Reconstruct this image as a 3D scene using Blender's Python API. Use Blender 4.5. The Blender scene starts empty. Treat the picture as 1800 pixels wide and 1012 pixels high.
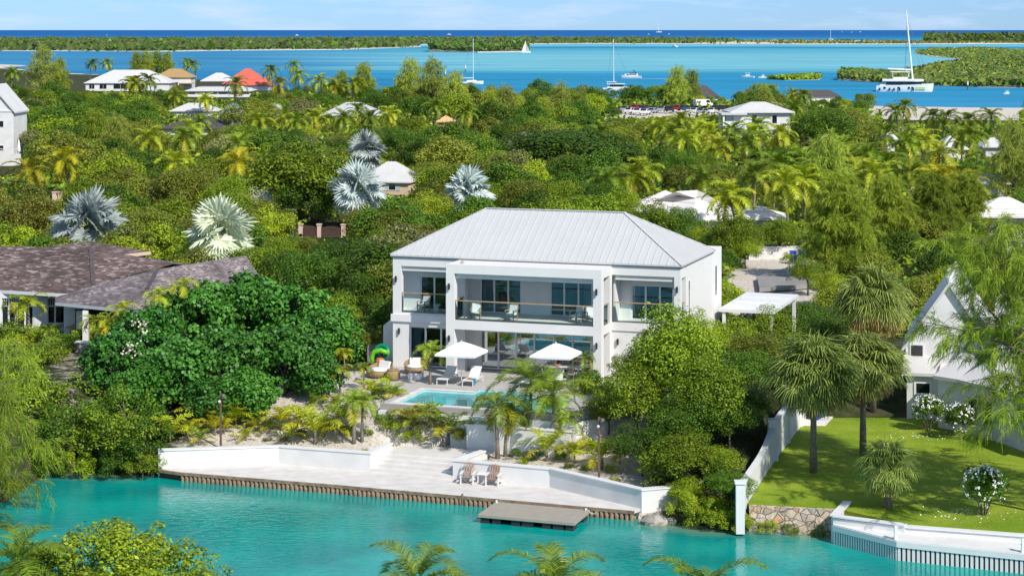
import bpy, math, random
import numpy as np
from mathutils import Vector, Matrix

# ------------------------------------------------------------------ camera, sky, sun, exposure
sc = bpy.context.scene
COL = sc.collection
F, HC = 3500.0, 24.5                      # focal length in photo pixels, camera height above the canal
cam_d = bpy.data.cameras.new('camera'); cam = bpy.data.objects.new('camera', cam_d); COL.objects.link(cam)
cam.location = (0, 0, HC); cam.rotation_euler = (math.radians(90), 0, 0)
cam_d.sensor_width = 36; cam_d.lens = 36 * F / 1800; cam_d.shift_y = -453 / 1800
cam_d.clip_start = 1; cam_d.clip_end = 400000
sc.camera = cam
SUN_AZ, SUN_EL = 36, 41
S = Vector((math.sin(math.radians(SUN_AZ)) * math.cos(math.radians(SUN_EL)), -math.cos(math.radians(SUN_AZ)) * math.cos(math.radians(SUN_EL)), math.sin(math.radians(SUN_EL))))
sun_d = bpy.data.lights.new('sun', 'SUN'); sun_d.energy = 4.4; sun_d.angle = math.radians(.53); sun_d.color = (1, .95, .865)
sun = bpy.data.objects.new('sun', sun_d); COL.objects.link(sun); sun.rotation_euler = S.to_track_quat('Z', 'Y').to_euler()
W = bpy.data.worlds.new('World'); sc.world = W; W.use_nodes = True
def build_world():
    nt = W.node_tree; nt.nodes.clear(); N = nt.nodes.new; L = nt.links.new
    sky = N('ShaderNodeTexSky'); sky.sky_type = 'NISHITA'; sky.sun_disc = False
    sky.sun_elevation = math.radians(SUN_EL); sky.sun_rotation = math.radians(180 - SUN_AZ)
    sky.altitude = 0; sky.air_density = 1.0; sky.dust_density = .1; sky.ozone_density = 2.5
    tint = N('ShaderNodeMix'); tint.data_type = 'RGBA'; tint.blend_type = 'MULTIPLY'; tint.inputs[0].default_value = 1
    geo = N('ShaderNodeTexCoord'); sx = N('ShaderNodeSeparateXYZ'); L(geo.outputs['Generated'], sx.inputs[0])
    el = N('ShaderNodeValToRGB'); el.color_ramp.elements[0].position = .0; el.color_ramp.elements[0].color = (.30, .51, 1.0, 1); el.color_ramp.elements[1].position = .22; el.color_ramp.elements[1].color = (1.1, 1.0, .90, 1)
    k = el.color_ramp.elements.new(.05); k.color = (.27, .48, 1.0, 1)
    L(sx.outputs[2], el.inputs[0]); L(el.outputs[0], tint.inputs[7])
    L(sky.outputs[0], tint.inputs[6])
    tc = N('ShaderNodeTexCoord'); mp = N('ShaderNodeMapping'); mp.inputs['Scale'].default_value = (5.5, 5.5, 34)
    L(tc.outputs['Generated'], mp.inputs[0])
    no = N('ShaderNodeTexNoise'); no.inputs['Scale'].default_value = 2.2; no.inputs['Detail'].default_value = 7; no.inputs['Roughness'].default_value = .6
    L(mp.outputs[0], no.inputs['Vector'])
    rp = N('ShaderNodeValToRGB'); rp.color_ramp.elements[0].position = .50; rp.color_ramp.elements[0].color = (0, 0, 0, 1)
    rp.color_ramp.elements[1].position = .72; rp.color_ramp.elements[1].color = (.75, .75, .75, 1)
    L(no.outputs[0], rp.inputs[0])
    mx = N('ShaderNodeMix'); mx.data_type = 'RGBA'; mx.inputs[7].default_value = (4.5, 5.3, 7.0, 1)
    L(rp.outputs[0], mx.inputs[0]); L(tint.outputs[2], mx.inputs[6])
    bg = N('ShaderNodeBackground'); bg.inputs[1].default_value = .135
    L(mx.outputs[2], bg.inputs[0])
    o = N('ShaderNodeOutputWorld'); L(bg.outputs[0], o.inputs[0])
build_world()
sc.view_settings.view_transform = 'Standard'; sc.view_settings.look = 'None'; sc.view_settings.gamma = 1
sc.view_settings.exposure = .23
sc.cycles.max_bounces = 8; sc.cycles.diffuse_bounces = 5; sc.cycles.glossy_bounces = 3; sc.cycles.transparent_max_bounces = 10
sc.cycles.use_denoising = True; sc.cycles.caustics_reflective = False; sc.cycles.caustics_refractive = False

# ------------------------------------------------------------------ helpers
R = math.radians
def gp(px, py, Z):                        # photo pixel -> ground point at height Z
    D = (HC - Z) * F / (py - 53)
    return ((px - 900) * D / F, D)
def gp3(px, py, Z):
    x, y = gp(px, py, Z); return (x, y, Z)
def base(px, py):                         # where the sight line through a photo pixel meets the ground
    D = np.linspace(88, 320, 3000); z = HC - (py - 53) * D / F; i = int(np.argmax(ground_h((px - 900) * D / F, D) >= z)); return (px - 900) * D[i] / F, float(D[i]), float(z[i])
def pj(x, y, z): return (900 + F * x / y, 53 + F * (HC - z) / y)

MATS = {}
def nodes_of(name):
    m = bpy.data.materials.new(name); m.use_nodes = True; nt = m.node_tree; b = nt.nodes['Principled BSDF']; MATS[name] = m
    return m, nt, b
def mat(name, col, rough=.6, metal=0, var=.12, scale=2.0, bump=0, bscale=20, spec=.4, col2=None, detail=6):
    m, nt, b = nodes_of(name); N = nt.nodes.new; L = nt.links.new
    b.inputs['Roughness'].default_value = rough; b.inputs['Metallic'].default_value = metal; b.inputs['Specular IOR Level'].default_value = spec
    tc = N('ShaderNodeTexCoord')
    no = N('ShaderNodeTexNoise'); no.inputs['Scale'].default_value = scale; no.inputs['Detail'].default_value = detail; L(tc.outputs['Object'], no.inputs['Vector'])
    mx = N('ShaderNodeMix'); mx.data_type = 'RGBA'
    c2 = col2 or tuple(max(0, c * (1 - var * 2)) for c in col)
    mx.inputs[6].default_value = (*c2, 1); mx.inputs[7].default_value = (*col, 1)
    mr = N('ShaderNodeMapRange'); mr.inputs[1].default_value = .3; mr.inputs[2].default_value = .7; L(no.outputs[0], mr.inputs[0])
    L(mr.outputs[0], mx.inputs[0]); L(mx.outputs[2], b.inputs['Base Color'])
    if bump:
        n2 = N('ShaderNodeTexNoise'); n2.inputs['Scale'].default_value = bscale; n2.inputs['Detail'].default_value = 5; L(tc.outputs['Object'], n2.inputs['Vector'])
        bp = N('ShaderNodeBump'); bp.inputs['Strength'].default_value = bump; bp.inputs['Distance'].default_value = .05
        L(n2.outputs[0], bp.inputs['Height']); L(bp.outputs[0], b.inputs['Normal'])
    return m
def leaf_mat(name, col, col2, var=.5, trans=.3, rough=.5, spec=.3):
    """foliage: each leaf and each plant its own tone between two greens"""
    m, nt, b = nodes_of(name); N = nt.nodes.new; L = nt.links.new
    g = N('ShaderNodeNewGeometry'); oi = N('ShaderNodeObjectInfo')
    mx = N('ShaderNodeMix'); mx.data_type = 'RGBA'; mx.inputs[6].default_value = (*col, 1); mx.inputs[7].default_value = (*col2, 1)
    ma = N('ShaderNodeMath'); ma.operation = 'MULTIPLY_ADD'; ma.inputs[1].default_value = .55; ma.use_clamp = True
    mb = N('ShaderNodeMath'); mb.operation = 'MULTIPLY'; mb.inputs[1].default_value = .45; L(oi.outputs['Random'], mb.inputs[0])
    L(g.outputs['Random Per Island'], ma.inputs[0]); L(mb.outputs[0], ma.inputs[2]); L(ma.outputs[0], mx.inputs[0])
    hs = N('ShaderNodeHueSaturation'); mr = N('ShaderNodeMapRange'); mr.inputs[3].default_value = 1 - var; mr.inputs[4].default_value = 1 + var
    wn = N('ShaderNodeTexWhiteNoise'); wn.noise_dimensions = '1D'; L(g.outputs['Random Per Island'], wn.inputs['W'])
    L(wn.outputs[0], mr.inputs[0]); w2 = N('ShaderNodeTexWhiteNoise'); w2.noise_dimensions = '1D'; L(oi.outputs['Random'], w2.inputs['W'])
    m2 = N('ShaderNodeMapRange'); m2.inputs[3].default_value = .82; m2.inputs[4].default_value = 1.5; L(w2.outputs[0], m2.inputs[0]); mv = N('ShaderNodeMath'); mv.operation = 'MULTIPLY'; L(mr.outputs[0], mv.inputs[0]); L(m2.outputs[0], mv.inputs[1]); L(mv.outputs[0], hs.inputs['Value']); L(mx.outputs[2], hs.inputs['Color'])
    L(hs.outputs[0], b.inputs['Base Color']); b.inputs['Roughness'].default_value = rough; b.inputs['Specular IOR Level'].default_value = spec
    tr = N('ShaderNodeBsdfTranslucent'); L(hs.outputs[0], tr.inputs[0])
    ms = N('ShaderNodeMixShader'); ms.inputs[0].default_value = trans; L(b.outputs[0], ms.inputs[1]); L(tr.outputs[0], ms.inputs[2])
    L(ms.outputs[0], nt.nodes['Material Output'].inputs[0])
    return m
def glass_mat(name, tint, refl=.12):
    m, nt, b = nodes_of(name); N = nt.nodes.new; L = nt.links.new
    nt.nodes.remove(b)
    t = N('ShaderNodeBsdfTransparent'); t.inputs[0].default_value = (*tint, 1)
    g = N('ShaderNodeBsdfGlossy'); g.inputs[0].default_value = (.9, .95, 1, 1); g.inputs['Roughness'].default_value = .02
    fr = N('ShaderNodeFresnel'); fr.inputs[0].default_value = 1.5
    ad = N('ShaderNodeMath'); ad.operation = 'ADD'; ad.inputs[1].default_value = refl; ad.use_clamp = True; L(fr.outputs[0], ad.inputs[0])
    ms = N('ShaderNodeMixShader'); L(ad.outputs[0], ms.inputs[0]); L(t.outputs[0], ms.inputs[1]); L(g.outputs[0], ms.inputs[2])
    L(ms.outputs[0], nt.nodes['Material Output'].inputs[0])
    return m

class MB:
    """collects shapes; obj() links them as ONE mesh object"""
    def __init__(s): s.V = []; s.Fc = []; s.M = []
    def add(s, vs, fs, m=0):
        o = len(s.V); s.V += [tuple(v) for v in vs]; s.Fc += [[i + o for i in f] for f in fs]; s.M += [m] * len(fs); return s
    def box(s, x0, x1, y0, y1, z0, z1, m=0):
        v = [(x, y, z) for z in (z0, z1) for y in (y0, y1) for x in (x0, x1)]
        return s.add(v, [(0, 2, 3, 1), (4, 5, 7, 6), (0, 1, 5, 4), (2, 6, 7, 3), (0, 4, 6, 2), (1, 3, 7, 5)], m)
    def obox(s, c, size, rz=0, rx=0, ry=0, m=0):
        M = Matrix.Translation(c) @ Matrix.Rotation(rz, 4, 'Z') @ Matrix.Rotation(rx, 4, 'X') @ Matrix.Rotation(ry, 4, 'Y')
        h = [d / 2 for d in size]
        v = [M @ Vector((x, y, z)) for z in (-h[2], h[2]) for y in (-h[1], h[1]) for x in (-h[0], h[0])]
        return s.add(v, [(0, 2, 3, 1), (4, 5, 7, 6), (0, 1, 5, 4), (2, 6, 7, 3), (0, 4, 6, 2), (1, 3, 7, 5)], m)
    def prism(s, poly, z0, z1, m=0):
        n = len(poly); a = sum(poly[i][0] * poly[(i + 1) % n][1] - poly[(i + 1) % n][0] * poly[i][1] for i in range(n))
        if a < 0: poly = poly[::-1]
        zb = z0 if callable(z0) else (lambda x, y: z0); zt = z1 if callable(z1) else (lambda x, y: z1)
        v = [(x, y, zb(x, y)) for x, y in poly] + [(x, y, zt(x, y)) for x, y in poly]
        return s.add(v, [list(range(n))[::-1], list(range(n, 2 * n))] + [(i, (i + 1) % n, n + (i + 1) % n, n + i) for i in range(n)], m)
    def poly(s, pts, m=0): return s.add(pts, [list(range(len(pts)))], m)
    def beam(s, p, q, w, h, m=0, up=(0, 0, 1)):
        p, q = Vector(p), Vector(q); d = (q - p).normalized(); u = Vector(up)
        if abs(d.dot(u)) > .98: u = Vector((0, 1, 0))
        a = d.cross(u).normalized() * w / 2; b = a.cross(d).normalized() * h / 2
        v = [c + sa * a + sb * b for c in (p, q) for sb in (-1, 1) for sa in (-1, 1)]
        return s.add(v, [(0, 1, 3, 2), (4, 6, 7, 5), (0, 4, 5, 1), (2, 3, 7, 6), (0, 2, 6, 4), (1, 5, 7, 3)], m)
    def tube(s, pts, rs, n=8, m=0, cap=True):
        pts = [Vector(p) for p in pts]
        if not hasattr(rs, '__len__'): rs = [rs] * len(pts)
        rings = []; prev = None
        for i, p in enumerate(pts):
            d = (pts[min(i + 1, len(pts) - 1)] - pts[max(i - 1, 0)]).normalized()
            u = prev if prev is not None else (Vector((1, 0, 0)) if abs(d.x) < .9 else Vector((0, 1, 0)))
            a = (u - d * u.dot(d)).normalized(); prev = a; b = d.cross(a)
            rings.append([p + (a * math.cos(2 * math.pi * k / n) + b * math.sin(2 * math.pi * k / n)) * rs[i] for k in range(n)])
        v = [x for r in rings for x in r]; f = []
        for i in range(len(pts) - 1):
            for k in range(n): f.append((i * n + k, i * n + (k + 1) % n, (i + 1) * n + (k + 1) % n, (i + 1) * n + k))
        if cap: f += [list(range(n))[::-1], list(range((len(pts) - 1) * n, len(pts) * n))]
        return s.add(v, f, m)
    def lathe(s, prof, n=16, c=(0, 0, 0), m=0):
        v = [(c[0] + r * math.cos(2 * math.pi * k / n), c[1] + r * math.sin(2 * math.pi * k / n), c[2] + z) for r, z in prof for k in range(n)]; f = []
        for i in range(len(prof) - 1):
            for k in range(n): f.append((i * n + k, i * n + (k + 1) % n, (i + 1) * n + (k + 1) % n, (i + 1) * n + k))
        f += [list(range(n))[::-1], list(range((len(prof) - 1) * n, len(prof) * n))]
        return s.add(v, f, m)
    def ball(s, c, r, n=12, m=0):
        k = 7; prof = [(max(.001, math.sin(math.pi * i / k)), -math.cos(math.pi * i / k)) for i in range(k + 1)]
        v = [(c[0] + r[0] * q * math.cos(2 * math.pi * j / n), c[1] + r[1] * q * math.sin(2 * math.pi * j / n), c[2] + r[2] * z) for q, z in prof for j in range(n)]
        f = [(i * n + j, i * n + (j + 1) % n, (i + 1) * n + (j + 1) % n, (i + 1) * n + j) for i in range(k) for j in range(n)]
        return s.add(v, f, m)
    def hip(s, x0, x1, y0, y1, ze, zr, ins, th=.12, m=0, along='x'):
        """hip roof; ridge inset ins from both ends"""
        if along == 'x': ym = (y0 + y1) / 2; a, b = (x0 + ins, ym, zr), (x1 - ins, ym, zr)
        else: xm = (x0 + x1) / 2; a, b = (xm, y0 + ins, zr), (xm, y1 - ins, zr)
        c = [(x0, y0, ze), (x1, y0, ze), (x1, y1, ze), (x0, y1, ze)]; d = [(x, y, ze - th) for x, y, z in c]
        v = c + [a, b] + d
        f = [(0, 1, 5, 4), (1, 2, 5), (2, 3, 4, 5), (3, 0, 4)] if along == 'x' else [(0, 1, 4), (1, 2, 5, 4), (2, 3, 5), (3, 0, 4, 5)]
        return s.add(v, f + [(6, 7, 1, 0), (7, 8, 2, 1), (8, 9, 3, 2), (9, 6, 0, 3), (9, 8, 7, 6)], m)
    def mesh(s, name, mats, smooth=False):
        me = bpy.data.meshes.new(name); me.from_pydata(s.V, [], s.Fc)
        for m in (mats if isinstance(mats, (list, tuple)) else [mats]): me.materials.append(MATS[m])
        me.polygons.foreach_set('material_index', s.M)
        if smooth: me.polygons.foreach_set('use_smooth', [True] * len(s.Fc))
        me.update(); return me
    def obj(s, name, mats, parent=None, smooth=False, bevel=0):
        o = bpy.data.objects.new(name, s.mesh(name, mats, smooth)); COL.objects.link(o)
        if parent: o.parent = parent
        if bevel:
            b = o.modifiers.new('bevel', 'BEVEL'); b.width = bevel; b.segments = 2; b.limit_method = 'ANGLE'
        return o
def quads_mesh(name, Q, mats, midx=None, extra=None):
    """Q: (n,4,3) loose leaf quads; extra: an MB whose faces join with its own material indices"""
    Q = np.asarray(Q, dtype=np.float32); n = len(Q)
    V = Q.reshape(-1, 3); loops = np.arange(4 * n, dtype=np.int32); tot = np.full(n, 4, np.int32)
    mi = np.zeros(n, np.int32) if midx is None else np.asarray(midx, np.int32)
    if extra:
        ev = np.array(extra.V, np.float32); o = len(V); V = np.concatenate([V, ev])
        loops = np.concatenate([loops, np.array([i + o for f in extra.Fc for i in f], np.int32)])
        tot = np.concatenate([tot, np.array([len(f) for f in extra.Fc], np.int32)]); mi = np.concatenate([mi, np.array(extra.M, np.int32)])
    me = bpy.data.meshes.new(name); me.vertices.add(len(V)); me.vertices.foreach_set('co', V.ravel())
    me.loops.add(len(loops)); me.loops.foreach_set('vertex_index', loops)
    me.polygons.add(len(tot)); st = np.concatenate([[0], np.cumsum(tot)[:-1]]).astype(np.int32)
    me.polygons.foreach_set('loop_start', st); me.polygons.foreach_set('loop_total', tot)
    for m in (mats if isinstance(mats, (list, tuple)) else [mats]): me.materials.append(MATS[m])
    me.polygons.foreach_set('material_index', mi); me.update(calc_edges=True); me.validate(); return me
def link(name, me, parent=None):
    o = bpy.data.objects.new(name, me); COL.objects.link(o)
    if parent: o.parent = parent
    return o
def tag(o, label, cat, group=None):
    o['label'] = label; o['category'] = cat
    if group: o['group'] = group
    return o
def thing(name, label, cat, loc=(0, 0, 0), rz=0, group=None):
    o = bpy.data.objects.new(name, None); COL.objects.link(o); o.location = loc; o.rotation_euler = (0, 0, rz); o.empty_display_size = .2
    return tag(o, label, cat, group)
def struct(o): o['kind'] = 'structure'; return o
def stuff(o): o['kind'] = 'stuff'; return o
KIDS = {}
def kids(root):
    return [o for o in root.children]
def dup(root, loc, rz=0, scale=None, label=None):
    r = root.copy(); COL.objects.link(r); r.location = loc; r.rotation_euler = (0, 0, rz)
    if scale: r.scale = scale if hasattr(scale, '__len__') else (scale,) * 3
    if label: r['label'] = label
    for ch in list(root.children):
        c = ch.copy(); COL.objects.link(c); c.parent = r
        for g in list(ch.children):
            d = g.copy(); COL.objects.link(d); d.parent = c
    return r
ORD = 'zeroth second third fourth fifth sixth seventh eighth ninth tenth eleventh twelfth thirteenth fourteenth fifteenth sixteenth seventeenth eighteenth nineteenth twentieth'.split()
LANDMARKS = []; REG = []
def landmark(name, x, y): LANDMARKS.append((name, x, y))
def register(o, desc, x, y): REG.append((o, desc, x, y))
def label_all():
    cells = {}
    for o, desc, x, y in REG:
        nm, lx, ly = min(LANDMARKS, key=lambda q: ((q[1] - x) ** 2 + (q[2] - y) ** 2))
        side = 'behind' if y > ly else 'before'
        cells.setdefault((desc, nm, side), []).append((((lx - x) ** 2 + (ly - y) ** 2), o))
    for (desc, nm, side), v in cells.items():
        v.sort(key=lambda q: q[0])
        for i, (_, o) in enumerate(v):
            if i == 0: o['label'] = f'{desc} {side} {nm}, closest'
            elif i < len(ORD): o['label'] = f'{desc} {side} {nm}, {ORD[i]} closest'
            else: o['label'] = f'{desc} {side} {nm}, a farther one'

# ------------------------------------------------------------------ materials
mat('plaster', (.74, .725, .705), .75, var=.03, scale=.8, bump=.05, bscale=60)
mat('white_paint', (.72, .72, .715), .55, var=.03, scale=1.5)
mat('white_wall', (.73, .72, .705), .8, var=.08, scale=.7, bump=.08, bscale=30)
mat('roof_metal', (.53, .53, .53), .42, var=.025, scale=.6, spec=.5)
mat('gutter', (.30, .31, .32), .5)
mat('white_roof', (.60, .59, .58), .6, var=.05, scale=.5)
mat('grey_roof', (.50, .50, .52), .6, var=.08, scale=.8)
mat('dark_roof', (.10, .085, .09), .8, var=.2, scale=2)
mat('red_roof', (.62, .13, .085), .6, var=.06, scale=.6)
mat('tan_roof', (.48, .31, .13), .8, var=.2, scale=3)
mat('orange_roof', (.72, .45, .22), .8, var=.08, scale=1)
mat('beige_wall', (.66, .50, .36), .8, var=.04)
mat('pink_wall', (.66, .48, .40), .8, var=.05)
mat('concrete', (.36, .35, .34), .8, var=.15, scale=1.5, bump=.1)
mat('alu', (.74, .75, .75), .4, metal=0, var=.02)
mat('shade_slat', (.70, .70, .69), .6, var=.03)
mat('dark_metal', (.035, .035, .04), .45, var=.1)
mat('steel_grey', (.22, .225, .23), .45, metal=.5, var=.1)
mat('teak', (.50, .33, .18), .55, var=.2, scale=6)
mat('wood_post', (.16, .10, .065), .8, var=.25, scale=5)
mat('step_boards', (.68, .65, .62), .75, var=.07, scale=1.2)
mat('timber', (.36, .25, .17), .85, var=.3, scale=2.5, bump=.2, bscale=12)
mat('float_deck', (.36, .325, .27), .7, var=.06, scale=2)
mat('brown_fence', (.10, .05, .04), .7, var=.2)
mat('cushion', (.78, .77, .74), .8, var=.03)
mat('canvas', (.83, .83, .83), .8, var=.02)
mat('sling', (.66, .67, .68), .7, var=.03)
mat('wicker', (.42, .28, .15), .75, var=.3, scale=25)
mat('cane', (.62, .53, .42), .7, var=.3, scale=25)
mat('clay', (.50, .20, .08), .6, var=.1)
mat('curtain', (.42, .56, .60), .8, var=.1, scale=8)
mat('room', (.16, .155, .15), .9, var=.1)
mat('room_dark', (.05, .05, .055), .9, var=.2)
mat('dark_glass', (.018, .026, .032), .05, var=.3, scale=.7, spec=.6)
mat('green_vinyl', (.16, .50, .02), .3, var=.05); mat('teal_vinyl', (.0, .20, .10), .3, var=.05); mat('orange_vinyl', (.65, .16, .04), .3, var=.05)
mat('blue_bin', (.01, .05, .42), .4, var=.05); mat('green_bin', (.0, .13, .085), .4, var=.05)
mat('boat_white', (.80, .80, .80), .3, var=.02, scale=.4)
mat('boat_yellow', (.55, .62, .20), .4, var=.05)
mat('car_white', (.75, .75, .75), .25, var=.02); mat('car_silver', (.45, .47, .5), .25, metal=.4, var=.02); mat('car_red', (.35, .02, .02), .25, var=.02)
mat('car_dark', (.03, .035, .045), .25, var=.02); mat('car_blue', (.03, .07, .16), .25, var=.02); mat('tyre', (.02, .02, .02), .8)
mat('bark', (.20, .16, .125), .9, var=.3, scale=4, bump=.3, bscale=15)
mat('palm_bark', (.27, .225, .18), .9, var=.25, scale=6, bump=.3, bscale=18)
mat('rock', (.46, .41, .35), .9, var=.3, scale=1.8, bump=.5, bscale=5)
mat('road', (.30, .29, .28), .9, var=.15, scale=.6)
mat('flower_white', (.82, .82, .78), .6, var=.03); mat('flower_pink', (.80, .60, .55), .6, var=.05)
mat('sand', (.66, .60, .52), .95, var=.12, scale=.15)
mat('towel', (.05, .25, .35), .8); mat('linen', (.75, .75, .73), .8)
glass_mat('glass', (.72, .78, .80), .04); glass_mat('coated_glass', (.60, .72, .76), .34); glass_mat('rail_glass', (.90, .975, .965), -.02)
leaf_mat('leaf_dark', (.045, .115, .008), (.11, .19, .012), .5)
leaf_mat('leaf_mid', (.11, .19, .008), (.24, .31, .015), .5)
leaf_mat('leaf_lime', (.20, .30, .010), (.37, .42, .022), .4)
leaf_mat('leaf_olive', (.125, .165, .014), (.23, .245, .028), .5)
leaf_mat('leaf_rust', (.13, .17, .016), (.24, .22, .03), .5)
leaf_mat('leaf_grape', (.026, .125, .014), (.095, .25, .03), .5, .2, .45, .3)
leaf_mat('leaf_yellow', (0.501, 0.395, 0.022), (0.600, 0.480, 0.030), .4)
leaf_mat('leaf_grey', (0.205, 0.223, 0.075), (0.319, 0.309, 0.105), .4)
leaf_mat('palm_green', (.115, .20, .012), (.25, .32, .022), .45, .35, .4, .45)
leaf_mat('palm_lime', (.24, .32, .014), (.42, .44, .026), .4, .35, .4, .4)
leaf_mat('palm_gold', (.30, .31, .016), (.46, .40, .022), .35, .35, .45)
leaf_mat('palm_silver', (.36, .43, .42), (.52, .57, .53), .25, .2, .5)
leaf_mat('palm_pale', (.40, .45, .32), (.53, .56, .42), .25, .2, .5)
leaf_mat('sabal_green', (.13, .185, .03), (.27, .31, .075), .4, .25, .5)
leaf_mat('sabal_dry', (.30, .20, .055), (.42, .29, .11), .4, .2, .7)
leaf_mat('needle', (.17, .245, .016), (.32, .37, .035), .4, .35, .6)
leaf_mat('needle_gold', (.24, .33, .03), (.42, .46, .08), .4, .35, .6)
leaf_mat('cay_leaf', (.05, .085, .02), (.10, .125, .04), .25, .1, .8)
leaf_mat('grass_leaf', (.15, .25, .014), (.26, .34, .03), .4)

def mat_brick(name, c1, c2, cm, scale, bw, bh, mortar=.01, rough=.7, rot=0, noise=.3, bump=.3, offset=.5):
    m, nt, b = nodes_of(name); N = nt.nodes.new; L = nt.links.new
    tc = N('ShaderNodeTexCoord'); mp = N('ShaderNodeMapping'); mp.inputs['Rotation'].default_value = (0, 0, rot); L(tc.outputs['Object'], mp.inputs[0])
    br = N('ShaderNodeTexBrick'); br.inputs['Scale'].default_value = scale; br.inputs['Brick Width'].default_value = bw; br.inputs['Row Height'].default_value = bh; br.inputs['Mortar Size'].default_value = mortar; br.offset = offset
    br.inputs['Color1'].default_value = (*c1, 1); br.inputs['Color2'].default_value = (*c2, 1); br.inputs['Mortar'].default_value = (*cm, 1); L(mp.outputs[0], br.inputs['Vector'])
    no = N('ShaderNodeTexNoise'); no.inputs['Scale'].default_value = 1.4; no.inputs['Detail'].default_value = 8; L(tc.outputs['Object'], no.inputs['Vector'])
    mr = N('ShaderNodeMapRange'); mr.inputs[1].default_value = .3; mr.inputs[2].default_value = .7; mr.inputs[3].default_value = 1 - noise; mr.inputs[4].default_value = 1 + noise * .5; L(no.outputs[0], mr.inputs[0])
    hs = N('ShaderNodeHueSaturation'); L(br.outputs[0], hs.inputs['Color']); L(mr.outputs[0], hs.inputs['Value']); L(hs.outputs[0], b.inputs['Base Color'])
    b.inputs['Roughness'].default_value = rough; b.inputs['Specular IOR Level'].default_value = .3
    bp = N('ShaderNodeBump'); bp.inputs['Strength'].default_value = bump; bp.inputs['Distance'].default_value = .02; bp.invert = True; L(br.outputs['Fac'], bp.inputs['Height']); L(bp.outputs[0], b.inputs['Normal'])
    return m
mat_brick('pavers', (.48, .455, .43), (.43, .41, .39), (.33, .31, .29), 1, 1.2, .6, .012, .8, noise=.08)
mat_brick('deck_boards', (.70, .665, .63), (.62, .59, .56), (.48, .45, .42), 1, 3.6, .14, .01, .75, rot=R(-15), noise=.12)
mat_brick('pool_tile', (.40, .78, .78), (.34, .72, .74), (.52, .80, .80), 1, .16, .16, .01, .3, noise=.15)
mat_brick('white_tiles', (.80, .76, .73), (.72, .68, .66), (.42, .38, .37), 1, 50, .42, .05, .7, noise=.1)
def mat_shingle(name, ca, cb, cw):
    m, nt, b = nodes_of(name); N = nt.nodes.new; L = nt.links.new
    tc = N('ShaderNodeTexCoord'); mp = N('ShaderNodeMapping'); mp.inputs['Scale'].default_value = (1.6, 1.6, 9); L(tc.outputs['Object'], mp.inputs[0])
    vo = N('ShaderNodeTexVoronoi'); vo.inputs['Scale'].default_value = 1.7; L(mp.outputs[0], vo.inputs['Vector'])
    sp = N('ShaderNodeSeparateColor'); L(vo.outputs['Color'], sp.inputs[0])
    rp = N('ShaderNodeValToRGB'); e = rp.color_ramp.elements; e[0].color = (*ca, 1); e[1].color = (*cb, 1); e[1].position = .75
    k = e.new(.95); k.color = (*cw, 1); L(sp.outputs[0], rp.inputs[0])
    no = N('ShaderNodeTexNoise'); no.inputs['Scale'].default_value = .5; no.inputs['Detail'].default_value = 5; L(tc.outputs['Object'], no.inputs['Vector'])
    mr = N('ShaderNodeMapRange'); mr.inputs[1].default_value = .35; mr.inputs[2].default_value = .65; mr.inputs[3].default_value = .7; mr.inputs[4].default_value = 1.3; L(no.outputs[0], mr.inputs[0])
    hs = N('ShaderNodeHueSaturation'); L(rp.outputs[0], hs.inputs['Color']); L(mr.outputs[0], hs.inputs['Value']); L(hs.outputs[0], b.inputs['Base Color'])
    b.inputs['Roughness'].default_value = .85; b.inputs['Specular IOR Level'].default_value = .25
    bp = N('ShaderNodeBump'); bp.inputs['Strength'].default_value = .5; bp.inputs['Distance'].default_value = .04; L(sp.outputs[1], bp.inputs['Height']); L(bp.outputs[0], b.inputs['Normal'])
mat_shingle('shingle', (.075, .048, .042), (.14, .10, .092), (.28, .235, .225))
mat_shingle('shingle_grey', (.12, .095, .097), (.21, .175, .175), (.33, .29, .285))
def mat_rubble():
    m, nt, b = nodes_of('rubble'); N = nt.nodes.new; L = nt.links.new
    tc = N('ShaderNodeTexCoord'); mp = N('ShaderNodeMapping'); mp.inputs['Scale'].default_value = (1, 1, 1.3); L(tc.outputs['Object'], mp.inputs[0])
    vo = N('ShaderNodeTexVoronoi'); vo.inputs['Scale'].default_value = 2.3; L(mp.outputs[0], vo.inputs['Vector'])
    ve = N('ShaderNodeTexVoronoi'); ve.feature = 'DISTANCE_TO_EDGE'; ve.inputs['Scale'].default_value = 2.3; L(mp.outputs[0], ve.inputs['Vector'])
    sp = N('ShaderNodeSeparateColor'); L(vo.outputs['Color'], sp.inputs[0])
    rp = N('ShaderNodeValToRGB'); e = rp.color_ramp.elements; e[0].color = (.56, .47, .39, 1); e[1].color = (.62, .33, .18, 1); k = e.new(.5); k.color = (.64, .46, .33, 1); k = e.new(.8); k.color = (.40, .32, .27, 1); L(sp.outputs[0], rp.inputs[0])
    mr = N('ShaderNodeMapRange'); mr.inputs[2].default_value = .06; L(ve.outputs[0], mr.inputs[0])
    mx = N('ShaderNodeMix'); mx.data_type = 'RGBA'; mx.inputs[6].default_value = (.20, .17, .15, 1); L(mr.outputs[0], mx.inputs[0]); L(rp.outputs[0], mx.inputs[7]); L(mx.outputs[2], b.inputs['Base Color'])
    b.inputs['Roughness'].default_value = .9
    bp = N('ShaderNodeBump'); bp.inputs['Strength'].default_value = .8; bp.inputs['Distance'].default_value = .06; L(mr.outputs[0], bp.inputs['Height']); L(bp.outputs[0], b.inputs['Normal'])
mat_rubble()
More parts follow.
